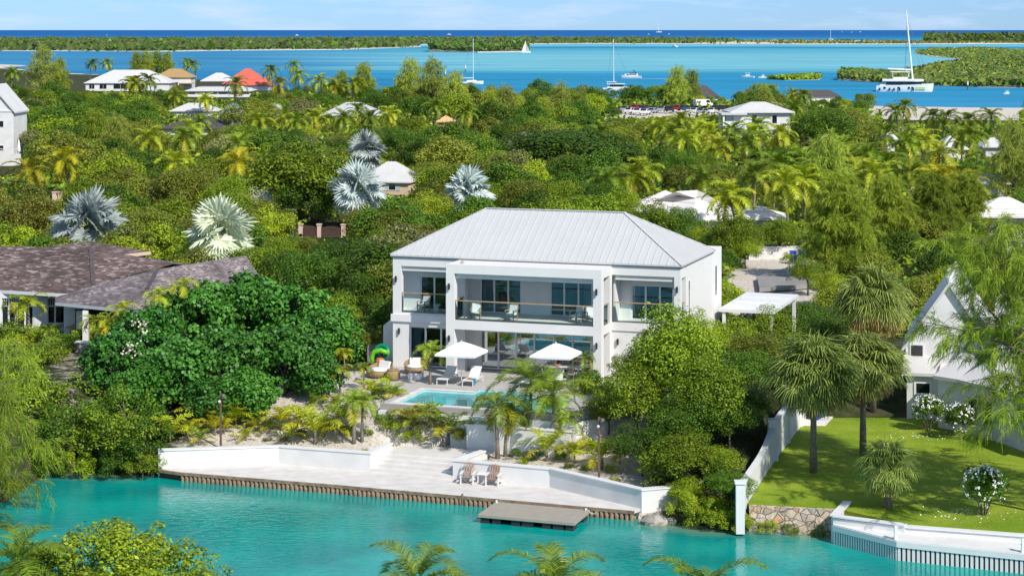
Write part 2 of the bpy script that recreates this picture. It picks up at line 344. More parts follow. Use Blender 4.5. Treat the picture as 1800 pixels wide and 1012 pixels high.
def mat_lawn():
    m, nt, b = nodes_of('lawn_grass'); N = nt.nodes.new; L = nt.links.new
    tc = N('ShaderNodeTexCoord')
    n1 = N('ShaderNodeTexNoise'); n1.inputs['Scale'].default_value = .45; n1.inputs['Detail'].default_value = 6; L(tc.outputs['Object'], n1.inputs['Vector'])
    n2 = N('ShaderNodeTexNoise'); n2.inputs['Scale'].default_value = 9; n2.inputs['Detail'].default_value = 8; n2.inputs['Roughness'].default_value = .75; L(tc.outputs['Object'], n2.inputs['Vector'])
    r1 = N('ShaderNodeValToRGB'); e = r1.color_ramp.elements; e[0].position = .32; e[0].color = (.155, .255, .012, 1); e[1].position = .68; e[1].color = (.29, .36, .032, 1); L(n1.outputs[0], r1.inputs[0])
    mr = N('ShaderNodeMapRange'); mr.inputs[1].default_value = .3; mr.inputs[2].default_value = .7; mr.inputs[3].default_value = .8; mr.inputs[4].default_value = 1.14; L(n2.outputs[0], mr.inputs[0])
    hs = N('ShaderNodeHueSaturation'); L(r1.outputs[0], hs.inputs['Color']); L(mr.outputs[0], hs.inputs['Value']); L(hs.outputs[0], b.inputs['Base Color'])
    b.inputs['Roughness'].default_value = .8; b.inputs['Specular IOR Level'].default_value = .15
    bp = N('ShaderNodeBump'); bp.inputs['Strength'].default_value = .6; bp.inputs['Distance'].default_value = .08; L(n2.outputs[0], bp.inputs['Height']); L(bp.outputs[0], b.inputs['Normal'])
mat_lawn()
def mat_ground():
    m, nt, b = nodes_of('earth'); N = nt.nodes.new; L = nt.links.new
    tc = N('ShaderNodeTexCoord'); at = N('ShaderNodeAttribute'); at.attribute_name = 'sand'
    n1 = N('ShaderNodeTexNoise'); n1.inputs['Scale'].default_value = .9; n1.inputs['Detail'].default_value = 9; n1.inputs['Roughness'].default_value = .65; L(tc.outputs['Object'], n1.inputs['Vector'])
    n2 = N('ShaderNodeTexNoise'); n2.inputs['Scale'].default_value = 6; n2.inputs['Detail'].default_value = 8; n2.inputs['Roughness'].default_value = .7; L(tc.outputs['Object'], n2.inputs['Vector'])
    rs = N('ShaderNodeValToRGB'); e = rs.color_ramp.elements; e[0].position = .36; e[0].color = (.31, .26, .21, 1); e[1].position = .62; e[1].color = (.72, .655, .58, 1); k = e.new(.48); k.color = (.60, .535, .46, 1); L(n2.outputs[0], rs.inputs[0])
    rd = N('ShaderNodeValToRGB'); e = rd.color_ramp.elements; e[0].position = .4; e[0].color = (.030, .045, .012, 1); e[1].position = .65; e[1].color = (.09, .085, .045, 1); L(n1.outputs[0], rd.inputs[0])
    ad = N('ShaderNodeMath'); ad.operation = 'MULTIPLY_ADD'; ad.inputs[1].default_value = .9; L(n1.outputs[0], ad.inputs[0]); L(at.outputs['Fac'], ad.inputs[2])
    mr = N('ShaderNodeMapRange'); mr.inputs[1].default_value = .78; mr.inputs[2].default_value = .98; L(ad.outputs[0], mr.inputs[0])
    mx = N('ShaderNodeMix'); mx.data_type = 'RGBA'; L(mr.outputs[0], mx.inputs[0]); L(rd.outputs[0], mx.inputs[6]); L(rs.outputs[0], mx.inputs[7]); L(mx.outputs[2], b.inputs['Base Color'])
    b.inputs['Roughness'].default_value = .95; b.inputs['Specular IOR Level'].default_value = .1
    bp = N('ShaderNodeBump'); bp.inputs['Strength'].default_value = .8; bp.inputs['Distance'].default_value = .15; L(n2.outputs[0], bp.inputs['Height']); L(bp.outputs[0], b.inputs['Normal'])
mat_ground()
def water_nodes(name, rough, spec, wave_scale, wstr, stretch=1.0, dist=.05):
    m, nt, b = nodes_of(name); N = nt.nodes.new; L = nt.links.new
    b.inputs['Roughness'].default_value = rough; b.inputs['Specular IOR Level'].default_value = spec; b.inputs['IOR'].default_value = 1.33
    tc = N('ShaderNodeTexCoord'); mp = N('ShaderNodeMapping'); mp.inputs['Scale'].default_value = (1 * stretch, 1, 1); mp.inputs['Rotation'].default_value = (0, 0, R(20)); L(tc.outputs['Object'], mp.inputs[0])
    n1 = N('ShaderNodeTexNoise'); n1.inputs['Scale'].default_value = wave_scale; n1.inputs['Detail'].default_value = 4; n1.inputs['Roughness'].default_value = .55; n1.inputs['Distortion'].default_value = .6; L(mp.outputs[0], n1.inputs['Vector'])
    bp = N('ShaderNodeBump'); bp.inputs['Strength'].default_value = wstr; bp.inputs['Distance'].default_value = dist; L(n1.outputs[0], bp.inputs['Height']); L(bp.outputs[0], b.inputs['Normal'])
    return nt, b, tc, N, L
def mat_canal():
    nt, b, tc, N, L = water_nodes('canal', .03, .5, 3.0, .42, .6, .06)
    at = N('ShaderNodeAttribute'); at.attribute_name = 'shallow'
    n = N('ShaderNodeTexNoise'); n.inputs['Scale'].default_value = .22; n.inputs['Detail'].default_value = 5; L(tc.outputs['Object'], n.inputs['Vector'])
    rp = N('ShaderNodeValToRGB'); e = rp.color_ramp.elements; e[0].position = .35; e[0].color = (.0, .215, .20, 1); e[1].position = .68; e[1].color = (.002, .33, .285, 1); L(n.outputs[0], rp.inputs[0])
    ad = N('ShaderNodeMath'); ad.operation = 'MULTIPLY'; L(at.outputs['Fac'], ad.inputs[0]); L(n.outputs[0], ad.inputs[1])
    mr = N('ShaderNodeMapRange'); mr.inputs[1].default_value = .1; mr.inputs[2].default_value = .5; L(ad.outputs[0], mr.inputs[0])
    mx = N('ShaderNodeMix'); mx.data_type = 'RGBA'; mx.inputs[7].default_value = (.20, .24, .14, 1); L(mr.outputs[0], mx.inputs[0]); L(rp.outputs[0], mx.inputs[6]); L(mx.outputs[2], b.inputs['Base Color'])
mat_canal()
def mat_sea():
    nt, b, tc, N, L = water_nodes('sea', .5, .0, .25, .35, .3, .3)
    sp = N('ShaderNodeSeparateXYZ'); L(tc.outputs['Object'], sp.inputs[0])
    mp = N('ShaderNodeMapping'); mp.inputs['Scale'].default_value = (.0016, .006, 1); L(tc.outputs['Object'], mp.inputs[0])
    n = N('ShaderNodeTexNoise'); n.inputs['Scale'].default_value = 1; n.inputs['Detail'].default_value = 7; n.inputs['Roughness'].default_value = .6; L(mp.outputs[0], n.inputs['Vector'])
    dv = N('ShaderNodeMath'); dv.operation = 'DIVIDE'; dv.inputs[0].default_value = 85750 / 150; L(sp.outputs[1], dv.inputs[1])     # nearness to the land, 1 at the shore
    nn = N('ShaderNodeMath'); nn.operation = 'MULTIPLY_ADD'; nn.inputs[1].default_value = .09; nn.inputs[2].default_value = -.045; L(n.outputs[0], nn.inputs[0])
    mu = N('ShaderNodeMath'); mu.operation = 'MULTIPLY'; L(nn.outputs[0], mu.inputs[0]); L(dv.outputs[0], mu.inputs[1])
    mu2 = N('ShaderNodeMath'); mu2.operation = 'MULTIPLY'; mu2.inputs[1].default_value = 2.2; L(mu.outputs[0], mu2.inputs[0])
    ad = N('ShaderNodeMath'); ad.operation = 'ADD'; L(dv.outputs[0], ad.inputs[0]); L(mu2.outputs[0], ad.inputs[1])
    rp = N('ShaderNodeValToRGB'); cr = rp.color_ramp
    deep, mid, turq, pale, blue = (.0, .105, .33, 1), (.0, .16, .36, 1), (.045, .31, .44, 1), (.13, .41, .50, 1), (.006, .22, .40, 1)
    st = [(0, deep), (.06, deep), (.085, mid), (.14, turq), (.19, pale), (.197, blue), (.212, blue), (.222, turq), (.30, pale), (.45, pale), (.49, turq), (.515, blue), (.72, blue), (1, (.02, .24, .45, 1))]
    e = cr.elements; e[0].position, e[0].color = st[0]; e[1].position, e[1].color = st[-1]
    for p, c in st[1:-1]: k = e.new(p); k.color = c
    L(ad.outputs[0], rp.inputs[0])
    # towards the west the lagoon is deeper: blend to blue
    rx = N('ShaderNodeMath'); rx.operation = 'DIVIDE'; L(sp.outputs[0], rx.inputs[0]); L(sp.outputs[1], rx.inputs[1])
    r2 = N('ShaderNodeMath'); r2.operation = 'MULTIPLY_ADD'; r2.inputs[1].default_value = .25; L(n.outputs[0], r2.inputs[0]); L(rx.outputs[0], r2.inputs[2])
    mr = N('ShaderNodeMapRange'); mr.inputs[1].default_value = .10; mr.inputs[2].default_value = -.02; L(r2.outputs[0], mr.inputs[0])
    ge = N('ShaderNodeMapRange'); ge.inputs[1].default_value = .215; ge.inputs[2].default_value = .24; L(dv.outputs[0], ge.inputs[0])
    mm = N('ShaderNodeMath'); mm.operation = 'MULTIPLY'; L(mr.outputs[0], mm.inputs[0]); L(ge.outputs[0], mm.inputs[1])
    m3 = N('ShaderNodeMath'); m3.operation = 'MULTIPLY'; m3.inputs[1].default_value = .85; L(mm.outputs[0], m3.inputs[0])
    mx = N('ShaderNodeMix'); mx.data_type = 'RGBA'; mx.inputs[7].default_value = (.005, .17, .37, 1); L(m3.outputs[0], mx.inputs[0]); L(rp.outputs[0], mx.inputs[6])
    mp2 = N('ShaderNodeMapping'); mp2.inputs['Scale'].default_value = (.006, .02, 1); L(tc.outputs['Object'], mp2.inputs[0]); n2 = N('ShaderNodeTexNoise'); n2.inputs['Scale'].default_value = 1; n2.inputs['Detail'].default_value = 8; n2.inputs['Roughness'].default_value = .65; L(mp2.outputs[0], n2.inputs['Vector'])
    v2 = N('ShaderNodeMapRange'); v2.inputs[1].default_value = .3; v2.inputs[2].default_value = .7; v2.inputs[3].default_value = .8; v2.inputs[4].default_value = 1.2; L(n2.outputs[0], v2.inputs[0])
    hs = N('ShaderNodeHueSaturation'); hs.inputs['Saturation'].default_value = .93; L(mx.outputs[2], hs.inputs['Color']); L(v2.outputs[0], hs.inputs['Value']); L(hs.outputs[0], b.inputs['Base Color'])
mat_sea()
def mat_poolwater():
    m, nt, b = nodes_of('pool_water'); N = nt.nodes.new; L = nt.links.new; nt.nodes.remove(b)
    t = N('ShaderNodeBsdfTransparent'); t.inputs[0].default_value = (.62, .97, .98, 1)
    g = N('ShaderNodeBsdfGlossy'); g.inputs['Roughness'].default_value = .03
    fr = N('ShaderNodeFresnel'); fr.inputs[0].default_value = 1.33
    tc = N('ShaderNodeTexCoord'); n1 = N('ShaderNodeTexNoise'); n1.inputs['Scale'].default_value = 3; L(tc.outputs['Object'], n1.inputs['Vector'])
    bp = N('ShaderNodeBump'); bp.inputs['Strength'].default_value = .15; bp.inputs['Distance'].default_value = .03; L(n1.outputs[0], bp.inputs['Height']); L(bp.outputs[0], g.inputs['Normal'])
    ms = N('ShaderNodeMixShader'); fm = N('ShaderNodeMath'); fm.operation = 'MULTIPLY'; fm.inputs[1].default_value = .55; L(fr.outputs[0], fm.inputs[0]); L(fm.outputs[0], ms.inputs[0]); L(t.outputs[0], ms.inputs[1]); L(g.outputs[0], ms.inputs[2]); L(ms.outputs[0], nt.nodes['Material Output'].inputs[0])
mat_poolwater()

# ------------------------------------------------------------------ villa frame
VO = (-7.53, 125.9, 3.3); VA = R(-18.5)
VU = (math.cos(VA), math.sin(VA)); VV = (-math.sin(VA), math.cos(VA))
def vw(u, v, z=0): return (VO[0] + VU[0] * u + VV[0] * v, VO[1] + VU[1] * u + VV[1] * v, VO[2] + z)
def wv(x, y): dx, dy = x - VO[0], y - VO[1]; return (dx * VU[0] + dy * VU[1], dx * VV[0] + dy * VV[1])

# ------------------------------------------------------------------ terrain and water
DZ = .5                                   # dock deck height
WL = [gp(278, 822, DZ), gp(490, 815, DZ), gp(651, 828, DZ), gp(690, 789, DZ + .75)]      # retaining wall beside the dock stairs, canal end to stairs
WR = [gp(845, 802, DZ + .75), gp(796, 841, DZ), gp(966, 856, DZ), gp(1128, 894, DZ), gp(1192, 893, .3)]
EDGE = [gp(280, 824, DZ), gp(317, 829, DZ), gp(591, 851, DZ), gp(863, 875, DZ), gp(1115, 897, DZ)]
LZ = 1.2
BX = [-900, -27, -26, -19.4] + [p[0] for p in EDGE] + [EDGE[-1][0] + .5, 8.6, 11.2, 15.4, 15.8, 18.4, 24.0, 70, 900]
BY = [96, 97, 110, 109.6] + [p[1] + .4 for p in EDGE] + [EDGE[-1][1] + .3, 98.4, 98.1, 97.4, 96.6, 95.0, 93.0, 76, 60]
def bank(x): return np.interp(x, BX, BY)
def wall_y(x): return np.interp(x, [WL[0][0], WL[1][0], WL[2][0], WL[3][0], WR[1][0] - .25, WR[1][0] + .2, WR[2][0], WR[3][0], WR[4][0]], [WL[0][1], WL[1][1], WL[2][1], WL[3][1] + .9, WL[3][1] + .9, WR[1][1], WR[2][1], WR[3][1], WR[4][1]])
FX = [-3000, -430, -340, -240, -120, -75, -20, 45, 105, 130, 320, 900, 3000]
FY = [1500, 1450, 1300, 1060, 880, 740, 655, 640, 602, 590, 575, 560, 500]
def sm(a, b, x): t = np.clip((x - a) / (b - a), 0, 1); return t * t * (3 - 2 * t)
def ground_h(x, y):
    x = np.asarray(x, float); y = np.asarray(y, float)
    d = y - bank(x)
    base = .35 + sm(0, 14, d) * 2.65
    # villa garden: flat behind the retaining wall, rising to the terrace
    dw = y - wall_y(x)
    yp = np.interp(x, [-20, -14, -8.2, -6.2, 5], [124.5, 121.5, 116.5, 113.4, 111.4])
    g = np.where(dw < .5, .28, 1.18 + sm(0, 1, (dw - .3) / np.maximum(yp - wall_y(x) - .3, 2)) * 1.85)
    gr = np.where(x > -2.2, np.where(dw < .5, .28, 1.15 + sm(5.0, 9.0, dw) * .5 + sm(8.5, 11.5, dw) * 1.4), g)
    bk = 1.2 + sm(110.7, 112.3, y) * 1.55
    wb = sm(-7.2, -6.2, x) * (1 - sm(-1.4, -.5, x)) * (y > 109.5)
    gr = gr * (1 - wb) + bk * wb
    sx0 = np.interp(y, [WL[2][1], WL[3][1]], [WL[2][0], WL[3][0]]); sx1 = np.interp(y, [WR[1][1], WR[0][1]], [WR[1][0], WR[0][0]])
    gr = np.where((x > sx0) & (x < sx1 + .25) & (y < WL[3][1] + 1.0), .25, gr)
    inz = sm(-21, -19.6, x) * (1 - sm(8.4, 9.6, x))
    h = base * (1 - inz) + gr * inz
    # lawn on the east plot
    lw = sm(10.3, 10.8, x - np.interp(y, [98.1, 117.2], [0, 5.4]))
    base = np.where((x > 8) & (y < 124), np.minimum(base, 1.3 + sm(112, 126, y) * 1.6), base)
    law = LZ - .03 + sm(119, 128, y) * 1.6
    h = np.where((lw > 0) & (d > .5), h * (1 - lw) + law * lw, h)
    # pool basin and terrace are carried by the ground
    dx, dy = x - VO[0], y - VO[1]; u = dx * VU[0] + dy * VU[1]; v = dx * VV[0] + dy * VV[1]
    h = np.where((u > 4.2) & (u < 15.4) & (v > -12.0) & (v < -5.2), 1.3, h)
    h = np.where((u > -.4) & (u < 19.5) & (v >= -5.2) & (v < 12), np.minimum(h, 2.95), h)
    h = np.where(y < bank(x), -1.6, h)
    df = np.interp(x, FX, FY) - y
    h = np.where(df < 0, -1.5, np.where(df < 40, -.2 + 3.2 * sm(0, 40, df), h))
    h = h + np.where((y > 150) & (df > 40), .25 * np.sin(x * .09) * np.cos(y * .06), 0)
    return h
def build_ground():
    xs = np.concatenate([np.linspace(-2600, -300, 24), np.linspace(-280, -60, 40), np.arange(-55, -22, 1.5), np.arange(-22, 30, .4), np.arange(30, 70, 2), np.linspace(72, 320, 45), np.linspace(350, 2600, 22)])
    ys = np.concatenate([np.linspace(40, 88, 10), np.arange(88, 118, .33), np.arange(118, 136, .5), np.arange(136, 200, 3), np.linspace(203, 700, 110), np.linspace(710, 1600, 50)])
    X, Y = np.meshgrid(xs, ys); Z = ground_h(X, Y)
    V = np.stack([X, Y, Z], -1).reshape(-1, 3); nx, ny = len(xs), len(ys)
    i, j = np.meshgrid(np.arange(nx - 1), np.arange(ny - 1)); a = (j * nx + i).ravel()
    Fq = np.stack([a, a + 1, a + nx + 1, a + nx], -1).astype(np.int32)
    me = bpy.data.meshes.new('ground'); me.vertices.add(len(V)); me.vertices.foreach_set('co', V.astype(np.float32).ravel())
    me.loops.add(Fq.size); me.loops.foreach_set('vertex_index', Fq.ravel()); me.polygons.add(len(Fq))
    me.polygons.foreach_set('loop_start', np.arange(0, Fq.size, 4, dtype=np.int32)); me.polygons.foreach_set('loop_total', np.full(len(Fq), 4, np.int32))
    me.polygons.foreach_set('use_smooth', [True] * len(Fq)); me.update(calc_edges=True)
    x, y = V[:, 0], V[:, 1]
    s = np.zeros(len(V))
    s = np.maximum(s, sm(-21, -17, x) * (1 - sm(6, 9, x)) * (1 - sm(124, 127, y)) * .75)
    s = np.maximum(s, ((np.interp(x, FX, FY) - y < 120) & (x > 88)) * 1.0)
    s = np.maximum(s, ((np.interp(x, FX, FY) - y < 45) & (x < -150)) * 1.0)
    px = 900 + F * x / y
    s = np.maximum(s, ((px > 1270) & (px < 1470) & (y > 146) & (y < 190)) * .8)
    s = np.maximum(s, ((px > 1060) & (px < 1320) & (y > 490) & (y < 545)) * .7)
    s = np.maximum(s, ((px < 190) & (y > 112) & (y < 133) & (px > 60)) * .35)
    at = me.attributes.new('sand', 'FLOAT', 'POINT'); at.data.foreach_set('value', s.astype(np.float32))
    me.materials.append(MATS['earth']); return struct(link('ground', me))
build_ground()
def build_water():
    xs = np.concatenate([np.linspace(-200, -30, 20), np.arange(-28, 32, 1.0), np.linspace(33, 200, 20)]); ys = np.concatenate([np.linspace(30, 84, 12), np.arange(85, 113, .5)])
    X, Y = np.meshgrid(xs, ys); V = np.stack([X, Y, np.zeros_like(X)], -1).reshape(-1, 3); nx, ny = len(xs), len(ys)
    i, j = np.meshgrid(np.arange(nx - 1), np.arange(ny - 1)); a = (j * nx + i).ravel()
    m = MB(); m.V = [tuple(v) for v in V]; m.Fc = np.stack([a, a + 1, a + nx + 1, a + nx], -1).tolist(); m.M = [0] * len(m.Fc)
    o = m.obj('canal_water', 'canal', smooth=True)
    x, y = V[:, 0], V[:, 1]; s = 1 - np.clip((bank(x) - y) / 2.9, 0, 1)
    s *= np.clip((x - 5) / 2, 0, 1) * .9 + np.clip((-19 - x) / 2, 0, 1) * .5 + .12
    at = o.data.attributes.new('shallow', 'FLOAT', 'POINT'); at.data.foreach_set('value', s.astype(np.float32))
    struct(o)
    m = MB(); rows = [450, 600, 800, 1100, 1600, 2400, 4000, 8000, 20000, 60000, 220000]
    for k in range(len(rows) - 1):
        a, b = rows[k], rows[k + 1]; m.poly([(-a * 1.2, a, 0), (a * 1.2, a, 0), (b * 1.2, b, 0), (-b * 1.2, b, 0)])
    struct(m.obj('sea', 'sea'))
build_water()

# ------------------------------------------------------------------ the villa
def slider(parent, u0, u1, z0, z1, v, muls, name='window', fw=.09, glass='glass', curtain=None):
    f = MB(); f.box(u0, u0 + fw, v - .05, v + .05, z0, z1); f.box(u1 - fw, u1, v - .05, v + .05, z0, z1)
    f.box(u0 + fw, u1 - fw, v - .05, v + .05, z0, z0 + fw); f.box(u0 + fw, u1 - fw, v - .05, v + .05, z1 - fw, z1)
    for mu in muls: f.box(mu - fw * .6, mu + fw * .6, v - .045, v + .045, z0 + fw, z1 - fw)
    w = f.obj(name, 'alu', parent)
    MB().box(u0 + fw * .5, u1 - fw * .5, v - .008, v + .008, z0 + fw * .5, z1 - fw * .5).obj('pane', glass, w)
    if curtain:
        c = MB(); a, b = curtain; n = 14
        for k in range(n):
            x0 = a + (b - a) * k / n; x1 = a + (b - a) * (k + 1) / n; y0 = v + .22 + (.05 if k % 2 else 0); y1 = v + .22 + (0 if k % 2 else .05)
            c.poly([(x0, y0, z0 + .02), (x1, y1, z0 + .02), (x1, y1, z1 - .02), (x0, y0, z1 - .02)])
        c.obj('curtain', 'curtain', w)
    return w
def sconce(parent, u, v, z, ry=0):
    m = MB(); dx, dy = (0, -1) if ry == 0 else (1, 0)
    m.box(u - .05, u + .05, v - .07, v, z - .05, z + .05) if ry == 0 else m.box(u, u + .07, v - .05, v + .05, z - .05, z + .05)
    m.lathe([(.055, -.19), (.065, -.19), (.065, .19), (.055, .19)], 10, (u + dx * .11, v + dy * .11, z)); return m.obj('wall_lamp', 'dark_metal', parent, smooth=False)
villa = thing('villa', 'two storey white villa with standing seam hip roof, balconies and pool terrace', 'villa', VO, VA)
UW = 18.64
def build_villa():
    V = villa; P = 'plaster'
    w = MB()
    # ground floor shell (rooms open inside)
    w.box(0, .3, .3, 11.3, 0, 2.85); w.box(UW - .3, UW, 0.0, 8.8, 0, 2.93)
    w.box(.3, UW - .3, 5.2, 5.5, 0, 2.85)
    w.box(.3, UW - .3, 11.0, 11.3, 0, 2.85)
    w.box(0, 1.1, 0, .3, 0, 2.85); w.box(1.1, 4.47, 0, .3, 2.55, 2.85)              # front of the set-back end
    w.box(4.47, 5.64, .55, .85, 0, 2.89); w.box(12.87, 14.37, .55, .85, 0, 2.89); w.box(5.64, 12.87, .55, .85, 2.42, 2.89)
    w.box(4.17, 4.47, .3, .85, 0, 2.85)
    w.box(14.37, 16.15, 0, .3, 0, 2.93); w.box(17.9, UW - .3, 0, .3, 0, 2.93); w.box(16.15, 17.9, 0, .3, 2.5, 2.93)
    # projecting two storey frame
    w.box(4.47, 5.01, -2.4, -1.86, 0, 2.89); w.box(13.87, 14.37, -2.4, -1.86, 0, 2.89)
    w.box(4.47, 5.01, -.5, .0, 0, 2.89); w.box(13.87, 14.37, -.5, .0, 0, 2.89)
    w.box(4.47, 14.37, -2.4, 0, 2.89, 3.42)
    w.box(4.47, 5.01, -2.4, -1.86, 3.42, 6.30); w.box(13.87, 14.37, -2.4, -1.86, 3.42, 6.30)
    w.box(4.47, 5.01, -.5, 0, 3.42, 6.30); w.box(13.87, 14.37, -.5, 0, 3.42, 6.30)
    w.box(4.47, 14.37, -2.4, 0, 6.30, 6.84)
    # upper floor
    w.box(.01, UW - .01, 0, 8.8, 2.93, 3.38)                                       # floor slab
    w.box(-.1, 4.47, -.12, 0, 2.83, 3.28); w.box(-.1, 0, 0, 11.3, 2.83, 3.28)       # band course
    w.box(14.37, UW + .08, -.08, 0, 2.93, 3.43); w.box(UW, UW + .08, 0, 1.4, 2.93, 3.43)
    w.box(0, .56, 0, .4, 3.38, 6.84); w.box(.56, 4.47, 0, .3, 6.32, 6.84); w.box(0, .3, .4, 1.4, 3.38, 3.5); w.box(0, .3, .4, 1.4, 6.2, 6.84)
    w.box(18.26, UW, 0, .38, 3.38, 6.84); w.box(14.37, 18.26, 0, .3, 6.3, 6.84); w.box(UW - .3, UW, .38, 1.4, 6.2, 6.84)
    w.box(4.47, 14.37, 0, .3, 6.3, 6.84)
    w.box(.3, UW - .3, .3, 8.5, 6.55, 6.80)                                       # ceiling
    # recessed upper wall, v = 1.4
    for a, b in ((0, 1.3), (4.0, 5.35), (8.09, 9.96), (12.72, 15.18), (17.9, UW)): w.box(a, b, 1.4, 1.6, 3.38, 6.55)
    for a, b in ((1.3, 4.0), (5.35, 8.09), (9.96, 12.72), (15.18, 17.9)): w.box(a, b, 1.4, 1.6, 5.58, 6.55)
    w.box(4.35, 4.47, .3, 1.4, 3.38, 6.55); w.box(14.37, 14.5, .3, 1.4, 3.38, 6.55)
    w.box(0, .3, 1.6, 8.8, 3.38, 6.84); w.box(UW - .3, UW, 1.6, 8.8, 3.38, 6.84); w.box(.3, UW - .3, 8.5, 8.8, 3.38, 6.84)
    w.box(.3, UW - .3, 5.4, 5.6, 3.38, 6.55)
    for a in (4.6, 9.0, 14.0): w.box(a, a + .2, 1.6, 5.4, 3.38, 6.55)
    # back block with parapet
    w.box(14.2, UW + .02, 8.8, 11.3, 0, 7.02)
    w.box(-.1, 14.2, 8.8, 11.3, 3.28, 3.5)
    w.obj('wall', P, V)
    fl = MB(); fl.box(.3, UW - .3, .85, 5.2, .0, .03); fl.box(.3, UW - .3, 1.6, 5.4, 3.38, 3.41); fl.box(.4, 4.3, .02, 1.4, 3.38, 3.40); fl.box(5.02, 13.86, -2.38, 1.4, 3.42, 3.44); fl.box(14.5, UW - .4, .02, 1.4, 3.38, 3.40)
    fl.obj('balcony_floor', 'step_boards', V)
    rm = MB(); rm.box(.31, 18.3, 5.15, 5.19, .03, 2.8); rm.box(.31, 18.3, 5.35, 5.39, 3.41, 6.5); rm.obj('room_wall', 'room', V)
    # sliding doors and windows
    slider(V, 1.1, 4.17, .02, 2.55, .18, [2.15, 3.2], curtain=(1.2, 1.75))
    slider(V, 5.64, 12.87, .02, 2.42, .7, [6.83, 7.98, 9.18, 10.43, 11.66], glass='coated_glass')
    slider(V, 16.15, 17.9, .02, 2.5, .15, [17.0])
    slider(V, 1.3, 4.0, 3.4, 5.58, 1.5, [2.25, 3.1], curtain=(1.36, 1.6))
    slider(V, 5.35, 8.09, 3.4, 5.58, 1.5, [6.28, 7.2], curtain=(5.42, 6.05))
    slider(V, 9.96, 12.72, 3.4, 5.58, 1.5, [10.88, 11.8], curtain=(12.1, 12.65))
    slider(V, 15.18, 17.9, 3.4, 5.58, 1.5, [16.1, 17.0], curtain=(15.25, 15.7))
    # side slot window in the back block
    g = MB(); g.box(UW + .02, UW + .05, 9.3, 9.75, 4.0, 6.0); s = g.obj('window', 'alu', V); MB().box(UW + .05, UW + .06, 9.37, 9.68, 4.07, 5.93).obj('pane', 'dark_glass', s)
    g = MB(); g.box(UW, UW + .03, 2.0, 2.3, 3.6, 5.9); s = g.obj('window', 'alu', V); MB().box(UW + .03, UW + .04, 2.05, 2.25, 3.66, 5.84).obj('pane', 'dark_glass', s)
    # roller shades under the lintels
    for (a, b, v, z, n) in ((.6, 4.4, .12, 6.3, 3), (5.05, 13.83, -2.2, 6.28, 3), (14.55, 18.2, .12, 6.28, 3)):
        m = MB()
        for k in range(n): m.box(a, b, v, v + .14, z - .10 * (k + 1) + .02, z - .10 * k)
        m.obj('roller_shade', 'shade_slat', V)
    # glass railings with timber handrails
    for (a, b, v, zb) in ((.58, 4.44, .08, 3.40), (5.03, 13.85, -2.25, 3.44), (14.42, 18.24, .06, 3.40)):
        r = MB().box(a, b, v - .01, v + .01, zb, 4.6).obj('glass_railing', 'rail_glass', V)
        MB().box(a, b, v - .03, v + .03, 4.6, 4.66).obj('handrail', 'teak', r)
    for (u, v0, v1) in ((4.95, -1.84, -.52), (14.3, -1.84, -.52), (UW - .1, .4, 1.38)):
        r = MB().box(u - .01, u + .01, v0, v1, 3.44, 4.6).obj('glass_railing', 'rail_glass', V)
        MB().box(u - .03, u + .03, v0, v1, 4.6, 4.66).obj('handrail', 'teak', r)
    for (u, v, z) in ((.24, 0, 5.49), (.45, 0, 2.22), (4.7, -2.4, 5.49), (4.7, -2.4, 2.31), (14.1, -2.4, 5.54), (14.1, -2.4, 2.32), (18.45, 0, 5.56), (14.75, 0, 2.25)): sconce(V, u, v, z)
    # hip roof with standing seams and gutter
    gt = MB(); gt.box(-.06, UW + .06, -.06, 8.9, 6.84, 6.93); gt.obj('gutter', 'gutter', V)
    x0, x1, y0, y1, ze, zr, ins = -.14, UW + .14, -.14, 9.0, 7.02, 9.68, 4.85
    r = MB(); r.hip(x0, x1, y0, y1, ze, zr, ins, .09)
    ym = (y0 + y1) / 2; nx = 40
    for k in range(1, nx):
        x = x0 + (x1 - x0) * k / nx; t = min(1, (x - x0) / ins, (x1 - x) / ins)
        for ya in (y0, y1): r.beam((x, ya, ze + .012), (x, ya + (ym - ya) * t, ze + (zr - ze) * t + .012), .035, .055)
    ny = 20
    for k in range(1, ny):
        y = y0 + (y1 - y0) * k / ny; t = min((y - y0), (y1 - y)) / (ym - y0)
        r.beam((x1, y, ze + .012), (x1 - ins * t, y, ze + (zr - ze) * t + .012), .035, .055); r.beam((x0, y, ze + .012), (x0 + ins * t, y, ze + (zr - ze) * t + .012), .035, .055)
    for a in ((x0, y0), (x0, y1)): r.beam((*a, ze + .02), (x0 + ins, ym, zr + .02), .16, .05)
    for a in ((x1, y0), (x1, y1)): r.beam((*a, ze + .02), (x1 - ins, ym, zr + .02), .16, .05)
    r.beam((x0 + ins - .1, ym, zr + .03), (x1 - ins + .1, ym, zr + .03), .2, .05)
    r.obj('roof', 'roof_metal', V)
    # screen wall beside the house
    m = MB(); m.prism([(-1.15, 1.2), (-.11, 1.2), (-.11, 1.5), (-1.15, 1.5)], 0, lambda x, y: 2.3 + .8 * (x + 1.15)); m.obj('screen_wall', P, V)
build_villa()
o = thing('air_conditioner', 'grey outdoor cooling unit on the ground beside the villa side wall', 'air conditioner', vw(-1.9, 1.6, -.15), VA)
MB().box(-.45, .45, -.2, .2, .06, 1.15).obj('casing', 'concrete', o, bevel=.02)
m = MB(); m.lathe([(.30, 0), (.33, 0), (.33, .015), (.30, .015)], 20); g = m.obj('fan_grille', 'steel_grey', o); g.rotation_euler = (R(90), 0, 0); g.location = (0, -.2, .62)
MB().box(-.4, -.3, -.18, .18, 0, .06).box(.3, .4, -.18, .18, 0, .06).obj('foot', 'steel_grey', o)

